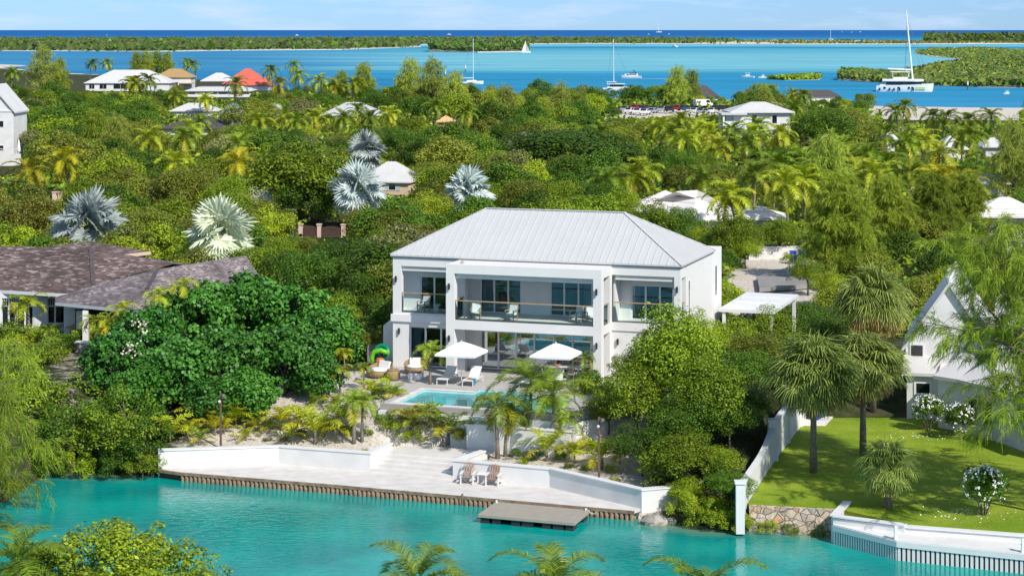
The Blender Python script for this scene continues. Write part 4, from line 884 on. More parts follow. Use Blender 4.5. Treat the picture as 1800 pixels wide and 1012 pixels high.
# ------------------------------------------------------------------ east plot: lawn, boundary wall, white quay, white gabled house
def build_east():
    P0 = gp(1318, 887, LZ); P1 = gp(1478, 895, LZ); P2 = gp(1590, 921, LZ); P3 = gp(1800, 940, LZ)
    x4, y4 = P3[0] + (P3[0] - P2[0]) * 1.5, P3[1] + (P3[1] - P2[1]) * 1.5
    W0, W1, W2 = gp(1318, 884, LZ), gp(1367, 809, LZ), gp(1412, 749, LZ)
    lp = [P0, P1, P2, P3, (x4, y4), (34, 122), (24, 121), gp(1470, 722, LZ), (W2[0] - .35, W2[1]), (W1[0] - .35, W1[1]), (W0[0] - .3, W0[1])]
    m = MB(); m.prism([(x + .02 * i, y) for i, (x, y) in enumerate(lp)], LZ - .3, LZ + .004); struct(m.obj('lawn', 'lawn_grass'))
    # short grass tufts keep the lawn from reading as a flat sheet
    rng = np.random.default_rng(3); n = 9000; xs = rng.uniform(10.5, 34, n); ys = rng.uniform(88, 121, n)
    def inside(x, y):
        c = np.zeros(len(x), bool); j = len(lp) - 1
        for i in range(len(lp)):
            xi, yi = lp[i]; xj, yj = lp[j]; c ^= ((yi > y) != (yj > y)) & (x < (xj - xi) * (y - yi) / (yj - yi + 1e-9) + xi); j = i
        return c
    k = inside(xs, ys); xs, ys = xs[k], ys[k]; n = len(xs)
    a = rng.uniform(0, 6.28, n); h = rng.uniform(.02, .05, n); w = .025; dx, dy = np.cos(a) * w, np.sin(a) * w; lx, ly = rng.uniform(-.05, .05, (2, n)); z = np.full(n, LZ)
    Q = np.stack([np.stack([xs - dx, ys - dy, z], -1), np.stack([xs + dx, ys + dy, z], -1), np.stack([xs + lx + dx * .3, ys + ly + dy * .3, z + h], -1), np.stack([xs + lx - dx * .3, ys + ly - dy * .3, z + h], -1)], 1)
    g = link('grass', quads_mesh('grass', Q, 'grass_leaf')); stuff(g)
    # stepped white boundary wall with pillars
    o = thing('boundary_wall', 'stepped white garden wall with capped pillars along the lawn edge', 'wall', (W0[0], W0[1], 0))
    ox, oy = W0; rel = lambda p: Vector((p[0] - ox, p[1] - oy)); a0 = rel(gp(1310, 897, LZ)); a1 = rel(W1); a2 = rel(W2); sh = Vector((-.25, .05))
    def wallseg(p, q, zt0, zt1, curve):
        m = MB(); n = 14; c = MB()
        for i in range(n):
            s0, s1 = i / n, (i + 1) / n; zz = [zt0 + (zt1 - zt0) * (max(0, (s - .5) / .5) ** 2 if curve else s) for s in (s0, s1)]
            A, B = p + (q - p) * s0 + sh, p + (q - p) * s1 + sh; d = (q - p).normalized(); nn_ = Vector((-d.y, d.x)) * .11
            for mm, k, z0s, z1s in ((m, 1, (.2, .2), zz), (c, 1.5, zz, [zz[0] + .07, zz[1] + .07])):
                v = [(*(A - nn_ * k), z0s[0]), (*(B - nn_ * k), z0s[1]), (*(B + nn_ * k), z0s[1]), (*(A + nn_ * k), z0s[0]), (*(A - nn_ * k), z1s[0]), (*(B - nn_ * k), z1s[1]), (*(B + nn_ * k), z1s[1]), (*(A + nn_ * k), z1s[0])]
                mm.add(v, [(4, 5, 6, 7), (0, 1, 5, 4), (2, 3, 7, 6), (1, 2, 6, 5), (3, 0, 4, 7)])
        m.obj('wall', 'white_wall', o); c.obj('coping', 'white_paint', o)
    wallseg(a0, a1, 2.35, 3.0, True); wallseg(a1 + (a2 - a1) * .04, a2, 3.15, 3.3, False); wallseg(a2, a2 + (a2 - a1).normalized() * 6, 3.3, 3.45, False)
    for p, h, s in ((a0, 2.62, .42), (a1, 3.42, .55), (a1 + (a2 - a1) * .5, 3.5, .4), (a2, 3.6, .4)):
        p = p + sh; m = MB(); m.box(p.x - s / 2, p.x + s / 2, p.y - s / 2, p.y + s / 2, .1, h - .1); q = m.obj('pillar', 'white_wall', o)
        MB().box(p.x - s / 2 - .06, p.x + s / 2 + .06, p.y - s / 2 - .06, p.y + s / 2 + .06, h - .1, h + .02).obj('cap', 'white_paint', q)
    # rubble wall
    o = thing('stone_wall', 'short rubble stone wall holding up the lawn corner', 'wall', (P0[0], P0[1], 0)); b = rel(P1) + rel(W0) - rel(P0)
    p0, p1 = Vector((0, 0)), Vector((P1[0] - P0[0], P1[1] - P0[1])); d = (p1 - p0).normalized(); nn_ = Vector((d.y, -d.x)) * .28
    m = MB(); rr = random.Random(8); n = 40
    for i in range(n):
        for j in range(9):
            pass
    vs = []; 
    for j in range(9):
        for i in range(n + 1):
            s = i / n; z = -.3 + (LZ + .32) * j / 8; b_ = rr.uniform(-.05, .05); p = p0 + (p1 - p0) * s + nn_ * (1 + b_ * 2); vs.append((p.x, p.y, z))
    m.add(vs, [(j * (n + 1) + i, j * (n + 1) + i + 1, (j + 1) * (n + 1) + i + 1, (j + 1) * (n + 1) + i) for j in range(8) for i in range(n)])
    tp = [(p0 + nn_).to_tuple(), (p1 + nn_).to_tuple(), p1.to_tuple(), p0.to_tuple()]; m.poly([(x, y, LZ + .02) for x, y in tp])
    m.obj('stone_face', 'rubble', o)
    # white quay with slatted face
    qz = .93; C0, C1, C2 = gp(1464, 921, qz), gp(1576, 949, qz), gp(1800, 972, qz); C3 = (C2[0] + (C2[0] - C1[0]) * 1.6, C2[1] + (C2[1] - C1[1]) * 1.6)
    B0, B1, B2 = gp(1467, 916, qz), gp(1590, 930, qz), gp(1800, 949, qz); B3 = (B2[0] + (B2[0] - B1[0]) * 1.6, B2[1] + (B2[1] - B1[1]) * 1.6)
    o = thing('white_quay', 'white boarded quay with a slatted face at the lawn edge', 'quay', (C0[0], C0[1], 0)); r2 = lambda p: (p[0] - C0[0], p[1] - C0[1])
    MB().prism([r2(p) for p in (C0, C1, C2, C3, B3, B2, B1, B0)], qz - .12, qz).obj('deck', 'white_wall', o)
    back = MB(); sl = MB(); top = MB()
    for A, B, sp in ((C0, C1, .145), (C1, C2, .22), (C2, C3, .22)):
        A, B = Vector(r2(A)), Vector(r2(B)); L_ = (B - A).length; d = (B - A) / L_; nrm = Vector((d.y, -d.x)); n = int(L_ / sp)
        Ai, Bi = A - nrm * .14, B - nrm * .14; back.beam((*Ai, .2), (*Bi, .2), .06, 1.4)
        top.beam((*(A - nrm * .02), qz - .18), (*(B - nrm * .02), qz - .18), .10, .26)
        for i in range(n):
            p = A + d * (i + .5) * L_ / n - nrm * .05; sl.obox((p.x, p.y, .1), (sp * .58, .05, 1.5), math.atan2(d.y, d.x))
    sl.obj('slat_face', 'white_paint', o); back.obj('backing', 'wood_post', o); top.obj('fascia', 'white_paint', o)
    for p in (C1, C2):
        x, y = r2(p); q = MB().box(x - .07, x + .07, y + .12, y + .26, qz, qz + .62).obj('mooring_post', 'white_paint', o); MB().box(x - .22, x + .22, y + .17, y + .21, qz + .33, qz + .38).obj('crossbar', 'white_paint', q)
    o = thing('kerb_wall', 'low white kerb wall with flat coping between lawn and quay', 'wall', (P1[0], P1[1], 0)); r3 = lambda p: (p[0] - P1[0], p[1] - P1[1])
    for A, B, w, dz in ((gp(1490, 884, LZ), gp(1466, 909, LZ), .42, 0), (gp(1466, 909, LZ), gp(1592, 925, LZ), .42, .003), (gp(1576, 923, LZ), P3, .42, -.08), (P3, (x4, y4), .42, -.083)):
        a, b = r3(A), r3(B); MB().beam((*a, (LZ + .05 + dz) / 2 - .05), (*b, (LZ + .05 + dz) / 2 - .05), w - .14, LZ + .04).obj('wall', 'white_wall', o); MB().beam((*a, LZ + .08 + dz), (*b, LZ + .08 + dz), w, .07).obj('coping', 'white_paint', o)
    # paved strip and bins
    m = MB(); q = [gp(1409, 748, LZ), gp(1451, 748, LZ), gp(1475, 722, LZ), gp(1500, 706, LZ), gp(1440, 700, LZ), gp(1420, 722, LZ)]; m.prism(q, LZ - .2, LZ + .03); struct(m.obj('paved_path', 'white_tiles'))
build_east()
def wheelie_bin(px, py, Z, mt, label, rz=0, h=1.05):
    x, y = gp(px, py, Z); o = thing('wheelie_bin', label, 'bin', (x, y, Z), rz); v = []
    m = MB(); m.add([(sx * .22, sy * .24, .06) for sx, sy in ((-1, -1), (1, -1), (1, 1), (-1, 1))] + [(sx * .29, sy * .33, h - .1) for sx, sy in ((-1, -1), (1, -1), (1, 1), (-1, 1))], [(3, 2, 1, 0), (4, 5, 6, 7), (0, 1, 5, 4), (1, 2, 6, 5), (2, 3, 7, 6), (3, 0, 4, 7)]); m.obj('body', mt, o, bevel=.02)
    m = MB(); m.prism([(-.31, -.38), (.31, -.38), (.31, .36), (-.31, .36)], h - .1, lambda x, y: h - .03 + .05 * (y > 0)); m.obj('lid', mt, o, bevel=.015)
    for s in (-.25, .25): MB().tube([(s - .03, .27, .1), (s + .03, .27, .1)], .1, 12).obj('wheel', 'tyre', o)
    m = MB(); m.beam((-.2, .4, h - .12), (.2, .4, h - .12), .03, .03); m.obj('handle', mt, o)
    m = MB(); m.box(-.1, .1, -.335, -.33, .62, .72); m.obj('sticker', 'white_paint', o)
wheelie_bin(1394, 461, 2.95, 'blue_bin', 'blue wheelie bin by the white street wall'); wheelie_bin(1409, 460, 2.95, 'green_bin', 'green wheelie bin by the white street wall')
wheelie_bin(1434, 737, LZ + .03, 'blue_bin', 'blue wheelie bin on the paving at the lawn wall end', .3); wheelie_bin(1442, 733, LZ + .03, 'green_bin', 'green wheelie bin on the paving at the lawn wall end', .3)

def build_gable_house():
    """white house beyond the lawn: steep gable facing the canal, stepped roofs and an angled wing to its east"""
    O_ = gp(1594, 735, LZ); a = R(14.5)                                   # local x runs into the picture, local y to the west
    H = thing('gabled_house', 'tall white gabled house with stepped white roof behind the drooping branches', 'house', (O_[0], O_[1], LZ - .1), math.atan2(math.cos(a), math.sin(a)))
    c_, s_ = math.cos(H.rotation_euler.z), math.sin(H.rotation_euler.z)
    def lo(px, py, Z): x, y = gp(px, py, Z); dx, dy = x - O_[0], y - O_[1]; return (dx * c_ + dy * s_, -dx * s_ + dy * c_)
    w = MB(); w.box(0, 9, -6, 0, 0, 2.95)
    b = [lo(1649, 751, LZ), lo(1692, 759, LZ), lo(1749, 775, LZ), lo(1800, 793, LZ), lo(1870, 820, LZ)]
    w.prism(b + [(b[-1][0] + 9, b[-1][1]), (6, b[-1][1]), (6, b[0][1])], 0, 3.2); w.obj('wall', 'white_wall', H)
    # steep gable
    g = MB(); yc = -2.45; hw = 2.6; zE, zR = 4.3, 8.1; x0 = 1.4
    pr = [(x0, yc - hw, 2.9), (x0, yc + hw, 2.9), (x0, yc + hw, zE), (x0, yc, zR), (x0, yc - hw, zE)]
    g.add(pr + [(12, y, z) for _, y, z in pr], [(4, 3, 2, 1, 0), (0, 1, 6, 5), (1, 2, 7, 6), (4, 0, 5, 9)]); g.obj('gable_wall', 'white_wall', H)
    r = MB()
    for s4 in (-1, 1):
        o = hw + .35; z0 = zE - .35 * (zR - zE) / hw
        r.add([(x0 - .3, yc + s4 * o, z0 + .1), (12.3, yc + s4 * o, z0 + .1), (12.3, yc, zR + .14), (x0 - .3, yc, zR + .14), (x0 - .3, yc + s4 * o, z0 - .16), (12.3, yc + s4 * o, z0 - .16), (12.3, yc, zR - .12), (x0 - .3, yc, zR - .12)], [(0, 1, 2, 3), (7, 6, 5, 4), (0, 3, 7, 4), (0, 4, 5, 1)])
    r.obj('roof', 'white_roof', H)
    # broad stepped roof to the east, slope towards the canal
    r = MB(); y1 = yc - hw - .1; y2 = b[-1][1]
    prof = [(b[2][0] + .4, 3.3), (b[2][0] + 2.8, 4.9), (b[2][0] + 2.85, 5.15), (b[2][0] + 5.2, 6.9), (b[2][0] + 5.25, 7.15), (b[2][0] + 7.5, 8.7), (b[2][0] + 11, 5.5)]
    n = len(prof); v = [(x, y, z) for y in (y1, y2) for x, z in prof] + [(x, y, 2.9) for y in (y1, y2) for x in (prof[0][0], prof[-1][0])]
    r.add(v, [(i, n + i, n + i + 1, i + 1) for i in range(n - 1)] + [tuple(range(n)) + (2 * n + 1, 2 * n), tuple(range(n, 2 * n))[::-1] + (2 * n + 2, 2 * n + 3)]); r.obj('stepped_roof', 'white_roof', H)
    for k, yy in enumerate((y1 - 2.6, y1 - 6.5)):
        p = MB()
        for (xa, za), (xb, zb) in zip(prof[:6:2], prof[1:6:2]): p.beam((xa, yy, za + .12), (xb, yy, zb + .12), .3, .3)
        p.obj('parapet', 'white_paint', H)
    # eaves
    r = MB(); r.add([(-.35, .25, 2.9), (-.35, -1.7, 2.9), (1.4, -1.7, 3.7), (1.4, .25, 3.7), (-.35, .25, 2.72), (-.35, -1.7, 2.72), (1.4, -1.7, 3.4), (1.4, .25, 3.4)], [(3, 2, 1, 0), (0, 1, 5, 4), (4, 5, 6, 7), (3, 0, 4, 7), (1, 2, 6, 5)])
    for p, q in zip(b[:-1], b[1:]):
        nx, ny = (q[1] - p[1]), -(q[0] - p[0]); l = math.hypot(nx, ny); nx, ny = -nx / l * .45 * -1, -ny / l * .45 * -1
        P, Q = (p[0] + nx, p[1] + ny), (q[0] + nx, q[1] + ny); P2, Q2 = (p[0] - nx * 5, p[1] - ny * 5), (q[0] - nx * 5, q[1] - ny * 5)
        r.add([(*P, 3.2), (*Q, 3.2), (*Q2, 4.25), (*P2, 4.25), (*P, 3.0), (*Q, 3.0)], [(0, 1, 2, 3), (0, 4, 5, 1)])
    r.obj('eave_roof', 'white_roof', H)
    f = MB(); y0, y1_ = -.55, -1.35; f.box(-.07, -.003, y1_ - .12, y0 + .12, 1.55, 1.67); f.box(-.07, -.003, y1_ - .12, y0 + .12, 2.25, 2.37); f.box(-.07, -.003, y0, y0 + .12, 1.67, 2.25); f.box(-.07, -.003, y1_ - .12, y1_, 1.67, 2.25); f = f.obj('window', 'white_paint', H); MB().box(-.03, -.004, y1_, y0, 1.67, 2.25).obj('pane', 'dark_glass', f)
    for t in (.35, .8):
        p, q = b[1], b[2]; cx, cy = p[0] + (q[0] - p[0]) * t, p[1] + (q[1] - p[1]) * t; ang = math.atan2(q[1] - p[1], q[0] - p[0])
        f = MB().obox((cx, cy, 1.6), (1.0, .14, 1.5), ang).obj('window', 'white_paint', H); MB().obox((cx, cy, 1.6), (.74, .20, 1.24), ang).obj('pane', 'dark_glass', f)
    f = MB().box(x0 - .08, x0 - .004, -.95, -.1, 3.3, 4.4).obj('window', 'alu', H); MB().box(x0 - .1, x0 - .085, -.87, -.18, 3.4, 4.3).obj('pane', 'room_dark', f)  # framed dark panel: the shade inside an open balcony, painted flat on the gable
    m = MB(); m.lathe([(.22, 0), (.22, .3), (.14, .34), (.14, .6), (.2, .64), (.05, .85)], 14, (x0, yc, zR + .1)); m.obj('finial', 'white_paint', H)
    m = MB(); m.box(9, 10, -12.5, -11.5, 6, 9.8); m.box(8.85, 10.15, -12.65, -11.35, 9.8, 10); m.obj('chimney', 'white_wall', H)
build_gable_house()

# ------------------------------------------------------------------ west plot: long brown shingle house
def shingle_house():
    H = thing('shingle_house', 'low rambling house with brown shingle roofs and white framed windows', 'house', (-36, 140, 2.9), 0); ox, oy, oz = -36, 140, 2.9
    def poly(mb, pts): mb.poly([(x - ox, y - oy, z - oz) for x, y, z in pts])
    r = MB()
    def U(px, py, Z): return gp3(px, py, Z)
    def at(px, py, D): return ((px - 900) * D / F, D, HC - (py - 53) * D / F)
    # main roof
    eL, eR = at(-120, 503, 145), at(134, 517, 139.6); rL, rR = at(-120, 427, 151), at(160, 438, 147)
    poly(r, [eL, eR, at(164, 502, 140.8), rR, rL]); 
    vB, vE = at(305, 464, 147), at(222, 486, 141)
    poly(r, [rR, at(164, 502, 140.8), at(180, 502, 140.2), vE, vB])
    bk = at(160, 445, 158); poly(r, [rL, rR, vB, (vB[0] + 2, vB[1] + 9, 5.8), (rL[0] + 4, rL[1] + 9, 5.8)])
    r.obj('roof', 'shingle', H)
    f = MB(); f.beam([a - b for a, b in zip(eL, (ox, oy + .05, oz + .12))], [a - b for a, b in zip(eR, (ox, oy + .05, oz + .12))], .1, .22); f.obj('fascia', 'white_paint', H)
    f = MB(); f.beam([a - b for a, b in zip(rR, (ox, oy, oz - .03))], [a - b for a, b in zip(at(164, 502, 140.8), (ox, oy, oz - .03))], .3, .08); f.obj('hip_cap', 'dark_roof', H)
    # back roof
    r = MB(); A, B, C = at(70, 435, 158), at(157, 424, 160), at(264, 442, 157); D_ = at(203, 449, 153)
    poly(r, [A, D_, C, B]); poly(r, [A, B, C, (C[0] - 2, C[1] + 6, 5.5), (A[0] - 2, A[1] + 6, 5.5)]); r.obj('rear_roof', 'shingle', H)
    f = MB(); f.beam([a - b for a, b in zip(D_, (ox, oy, oz + .12))], [a - b for a, b in zip(C, (ox, oy, oz + .12))], .12, .25); f.obj('fascia', 'beige_wall', H)
    # wing roof running away beside the hedge
    rA, rB = at(277, 473, 139.2), at(432, 449, 150.5); c0, c1, c2 = at(98, 531, 137.2), at(240, 545, 131.5), at(470, 505, 147); r = MB()
    c3 = at(250, 480, 141.5)
    poly(r, [c0, c1, rA]); poly(r, [c1, c2, rB, rA]); poly(r, [c0, rA, rB, (rB[0] - 5, rB[1] + 3.5, 5.6), (c0[0] - 1, c0[1] + 4, 5.7)]); poly(r, [rB, c2, (c2[0] - 6, c2[1] + 6, 5.7)]); r.obj('wing_roof', 'shingle_grey', H)
    f = MB()
    for p, q in ((c0, c1), (c1, c2)): f.beam([a - b for a, b in zip(p, (ox, oy, oz + .12))], [a - b for a, b in zip(q, (ox, oy, oz + .12))], .1, .2)
    f.obj('fascia', 'white_paint', H)
    f = MB(); f.beam([a - b for a, b in zip(rA, (ox, oy, oz - .04))], [a - b for a, b in zip(((rA[0] + c1[0]) / 2, (rA[1] + c1[1]) / 2, (rA[2] + c1[2]) / 2), (ox, oy, oz - .04))], .25, .08); f.obj('hip_cap', 'dark_roof', H)
    # walls
    w = MB(); y = 142.2
    def wl(px0, px1, z0, z1, D, mb, th=.3): mb.box((px0 - 900) * D / F - ox, (px1 - 900) * D / F - ox, D - oy, D + th - oy, z0 - oz, z1 - oz)
    wl(-150, 134, 2.6, 3.25, 142.2, w); wl(-150, 134, 5.35, 5.7, 142.2, w); wl(60, 84, 3.25, 5.35, 142.2, w); wl(-5, 3, 3.25, 5.35, 142.2, w)
    wl(112, 132, 2.6, 5.6, 139.5, w); wl(128, 290, 5.0, 5.5, 139.3, w); wl(200, 290, 2.6, 5.0, 139.3, w); w.box(-45 - ox, -18 - ox, 150 - oy, 150.3 - oy, -.3, 2.7); wl(134, 150, 2.6, 5.2, 137, w, .5); w.obj('wall', 'white_wall', H)
    fl = MB(); wl(-150, 200, 2.55, 3.0, 140.5, fl, 1.8); fl.obj('veranda_floor', 'concrete', H)
    for k, (a, b) in enumerate(((-60, -6), (3, 28), (29, 59), (84, 110), (110, 131))):
        D = 142.3; x0, x1 = (a - 900) * D / F - ox, (b - 900) * D / F - ox; f = MB(); y = D - oy
        for x in (x0, (x0 + x1) / 2, x1): f.box(x - .06, x + .06, y - .03, y + .05, .35, 2.45)
        f.box(x0, x1, y - .02, y + .04, 1.85, 1.95)
        for k2 in range(1, 6): x = x0 + (x1 - x0) * k2 / 6; f.box(x - .02, x + .02, y - .01, y + .03, 1.95, 2.45)
        q = f.obj('window', 'white_paint', H); MB().box(x0, x1, y + .08, y + .1, .35, 2.45).obj('pane', 'dark_glass', q)
    rl = MB(); wl(84, 128, 3.75, 3.82, 140.8, rl, .06)
    for k in range(18): p = 84 + 44 * k / 17; wl(p - .4, p + .4, 3.0, 3.75, 140.8, rl, .04)
    rl.obj('balustrade', 'white_paint', H)
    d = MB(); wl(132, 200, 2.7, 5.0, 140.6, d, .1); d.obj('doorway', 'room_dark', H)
    m = MB(); a, b = gp3(125, 585, 3.4), gp3(150, 577, 3.6); m.beam((a[0] - ox, a[1] - oy - .5, .9), (b[0] - ox, b[1] - oy - .5, 1.1), 1.1, .08); m.obj('table_top', 'teak', H)
    for px in (150, 224): m = MB(); wl(px - 5, px + 5, 2.6, 5.5, 134.8, m, .35); m.obj('pillar', 'white_wall', H)
    # garden cubes in grey render
    for i, (px, py, wx, wy, h, lab) in enumerate(((112, 668, 2.3, 2.4, 1.15, 'low grey concrete pool pavilion wall with a slot, by the mangroves'), (156, 630, 1.9, .6, 1.0, 'grey concrete garden wall block under the clipped hedge'))):
        x, y = gp(px, py, 1.6 + i); o = thing('garden_block', lab, 'wall', (x, y, 1.2 + i), R(-8)); MB().box(-wx / 2, wx / 2, 0, wy, 0, h + .4).obj('block', 'concrete', o, bevel=.02); MB().box(-wx / 2 - .06, wx / 2 + .06, -.06, wy + .06, h + .4, h + .48).obj('coping', 'white_tiles', o)
        if i == 0: MB().box(.1, .8, -.012, -.002, .55, .78).obj('slot', 'room_dark', o)
shingle_house()
landmark('the brown shingle roof', -36, 142); landmark('the white villa', 2, 126); landmark('the white gabled house', 28, 116)

# ------------------------------------------------------------------ houses in the trees
def zat(py, D): return HC - (py - 53) * D / F
def xat(px, D): return (px - 900) * D / F
CLEAR = []                                # pixel boxes that vegetation must leave open, with the depth of what shows there
def clear(x0, y0, x1, y1, D): CLEAR.append((x0, y0, x1, y1, D))
def far_house(name, label, cat, px0, px1, ye, yr, D, zb, roof, wall, depth=None, ins=None, rz=0, win=(), over=.6, cols=0, lm=None, vis=None, along='x', base_y=None):
    x0, x1 = xat(px0, D), xat(px1, D); w = x1 - x0; ze = zat(ye, D); depth = depth or w * .6
    zr = HC - (yr - 53) * (D + depth / 2) / F; cx = (x0 + x1) / 2
    H = thing(name, label, cat, (cx, D, zb), rz); hw = w / 2
    MB().hip(-hw, hw, 0, depth, ze - zb, zr - zb, min(hw * .95, ins if ins is not None else depth / 2), .18, along=along).obj('roof', roof, H)
    o = over; m = MB()
    if cols:
        m.box(-hw + o * 3, hw - o * 3, o * 4, depth - o, 0, ze - zb - .15)
        for k in range(cols):
            x = -hw + o + (w - 2 * o) * k / (cols - 1); q = MB().box(x - .16, x + .16, o, o + .32, 0, ze - zb - .18); q.obj('column', 'white_paint', H)
        MB().box(-hw + o, hw - o, o + .05, o + .2, .3, 1.2).obj('balustrade', 'white_paint', H)
        v = o * 4
    else: m.box(-hw + o, hw - o, o, depth - o, 0, ze - zb - .15); v = o
    m.obj('wall', wall, H)
    for (a, b, z0, z1) in win:
        xa, xb = -hw + w * a, -hw + w * b; f = MB()
        f.box(xa - .12, xb + .12, v - .06, v - .002, z0 - .12, z0); f.box(xa - .12, xb + .12, v - .06, v - .002, z1, z1 + .12); f.box(xa - .12, xa, v - .06, v - .002, z0, z1); f.box(xb, xb + .12, v - .06, v - .002, z0, z1); f.box((xa + xb) / 2 - .04, (xa + xb) / 2 + .04, v - .05, v - .002, z0, z1)
        MB().box(xa, xb, v - .03, v - .004, z0, z1).obj('pane', 'dark_glass', f.obj('window', 'white_paint', H))
    if lm: landmark(lm, cx, D)
    if vis: clear(*vis, D)
    return H
W3 = ((.06, .12, 1, 2.6), (.18, .26, 1, 2.6), (.34, .5, 1, 2.6), (.6, .7, 1, 2.6))
far_house('white_house', 'long low white house with white hip roof near the lagoon shore', 'house', 147, 300, 146, 123, 700, 2.8, 'white_roof', 'white_wall', 16, 9, win=W3, lm='the long white house', vis=(150, 122, 262, 158))
h = far_house('timber_house', 'half built house with bare tan plywood roof beside the long white house', 'house', 270, 338, 136, 121, 722, 2.8, 'tan_roof', 'white_wall', 11, 5, win=((.5, .62, 1, 2.8),), lm='the tan plywood roof', vis=(280, 120, 335, 148))
MB().box(2.5, 7.5, -3, 2, 2.2, 2.5).obj('balcony', 'tan_roof', h)
h = far_house('pavilion_house', 'white veranda house with two tier hip roof and columns before the red roof', 'house', 322, 442, 160, 148, 640, 2.6, 'white_roof', 'white_wall', 15, 7, cols=7, lm='the white veranda house', vis=(330, 140, 438, 176))
MB().hip(-6, 5, 3, 12, 5.5, 8.0, 4.5, .2).obj('upper_roof', 'white_roof', h)
far_house('red_roofed_house', 'house with a bright coral red pyramid roof near the lagoon', 'house', 386, 474, 150, 121, 705, 2.8, 'red_roof', 'white_wall', 16, 8, lm='the red pyramid roof', vis=(390, 121, 474, 150))
far_house('small_house', 'small low house with white hip roof below the veranda house', 'house', 298, 384, 195, 181, 480, 2.8, 'white_roof', 'white_wall', 10, 4, rz=R(4), lm='the small white hip roof', vis=(300, 180, 382, 198))
far_house('dark_roofed_house', 'dark grey hip roofed house between palms on the wooded slope', 'house', 278, 400, 226, 206, 405, 2.6, 'dark_roof', 'white_wall', 11, 5, rz=R(-6), lm='the dark grey roof', vis=(282, 206, 372, 230))
far_house('grey_roofed_house', 'house with a pale grey metal hip roof in the woods', 'house', 560, 676, 203, 180, 470, 2.8, 'grey_roof', 'white_wall', 12, 6, lm='the pale grey hip roof', vis=(566, 180, 670, 200))
far_house('orange_roofed_shed', 'small flat orange roofed shed among yellow feathery trees', 'shed', 766, 800, 214, 203, 430, 2.8, 'orange_roof', 'orange_roof', 6, 2.5, lm='the orange roof', vis=(768, 203, 798, 214))
far_house('shingle_cottage', 'purple brown shingle roof sunk in the dark trees behind the villa', 'house', 878, 955, 258, 232, 325, 2.8, 'shingle', 'white_wall', 9, 3, rz=R(-10), lm='the purple shingle roof', vis=(888, 232, 938, 258))
def cottage():
    D = 257; x0, x1 = xat(630, D), xat(720, D); H = thing('beige_cottage', 'beige cottage with white metal roof and grey shutters behind silver palms', 'house', ((x0 + x1) / 2, D, 2.9), R(-14)); hw = (x1 - x0) / 2
    ze, zr = zat(319, D) - 2.9, zat(284, D + 3) - 2.9; r = MB(); r.hip(-hw - .3, hw + .3, -.4, 7, ze, zr, 3.0, .15)
    for k in range(1, 18): x = -hw - .3 + (2 * hw + .6) * k / 18; t = min(1, (x + hw + .3) / 3, (hw + .3 - x) / 3); r.beam((x, -.4, ze + .01), (x, -.4 + 3.7 * t, ze + (zr - ze) * t + .01), .04, .06)
    r.obj('roof', 'white_roof', H); w = MB(); w.box(-hw, hw, 0, 6.6, 0, ze - .12); w.obj('wall', 'beige_wall', H); MB().box(-hw - .06, hw + .06, -.06, 0, ze - .3, ze - .13).obj('cornice', 'white_paint', H)
    for x in (hw - 2.2, -hw + 1.4):
        f = MB(); f.box(x - .55, x + .55, -.05, -.002, .9, 1.0); f.box(x - .55, x + .55, -.05, -.002, 2.2, 2.3); f.box(x - .55, x - .45, -.05, -.002, 1, 2.2); f.box(x + .45, x + .55, -.05, -.002, 1, 2.2); f.box(x - .45, x + .45, -.05, -.002, 1.57, 1.63); f = f.obj('window', 'white_paint', H); MB().box(x - .45, x + .45, -.03, -.004, 1, 2.2).obj('pane', 'dark_glass', f)
        for s in (-1, 1): MB().box(x + s * .83 - .26, x + s * .83 + .26, -.05, -.003, .9, 2.3).obj('shutter', 'grey_roof', H)
    landmark('the beige cottage', (x0 + x1) / 2, D); clear(655, 288, 722, 346, D)
cottage()
def white_pavilion():
    D = 392; H = thing('white_pavilion', 'two storey white house with flared hip roof and flat roofed porch', 'house', (xat(1340, D), D, 2.8), R(3)); zb = 2.8
    hw = (1400 - 1285) / 2 * D / F; ze, zr = zat(197, D) - zb, zat(179, D + 5) - zb
    MB().hip(-hw, hw, -.4, 10, ze, zr, 5, .2).obj('roof', 'white_roof', H); MB().box(-hw + .8, hw - .8, .4, 9.4, 0, ze - .15).obj('wall', 'white_wall', H)
    px0 = xat(1263, D) - xat(1340, D); px1 = xat(1308, D) - xat(1340, D); zt = zat(201, D) - zb
    MB().box(px0, px1, -3.5, 2, zt, zt + .3).obj('porch_roof', 'white_roof', H)
    for x in (px0 + .3, px1 - .5):
        for y in (-3.2, 1.6): MB().box(x, x + .35, y, y + .35, 0, zt).obj('column', 'white_paint', H)
    MB().box(px0 + .2, px1 - .2, -3.0, 1.8, 2.6, 2.9).obj('porch_floor', 'white_paint', H); MB().box(px0 + .7, px1 - .6, -3.1, -3.0, 2.9, 3.9).obj('balustrade', 'white_paint', H)
    for x in (-1.5, 2.5): f = MB().box(x - .6, x + .6, .34, .395, 3.2, 5.0).obj('window', 'white_paint', H); MB().box(x - .45, x + .45, .30, .335, 3.35, 4.85).obj('pane', 'dark_glass', f)
    landmark('the white porch house', xat(1340, D), D); clear(1264, 180, 1400, 226, D)
white_pavilion()
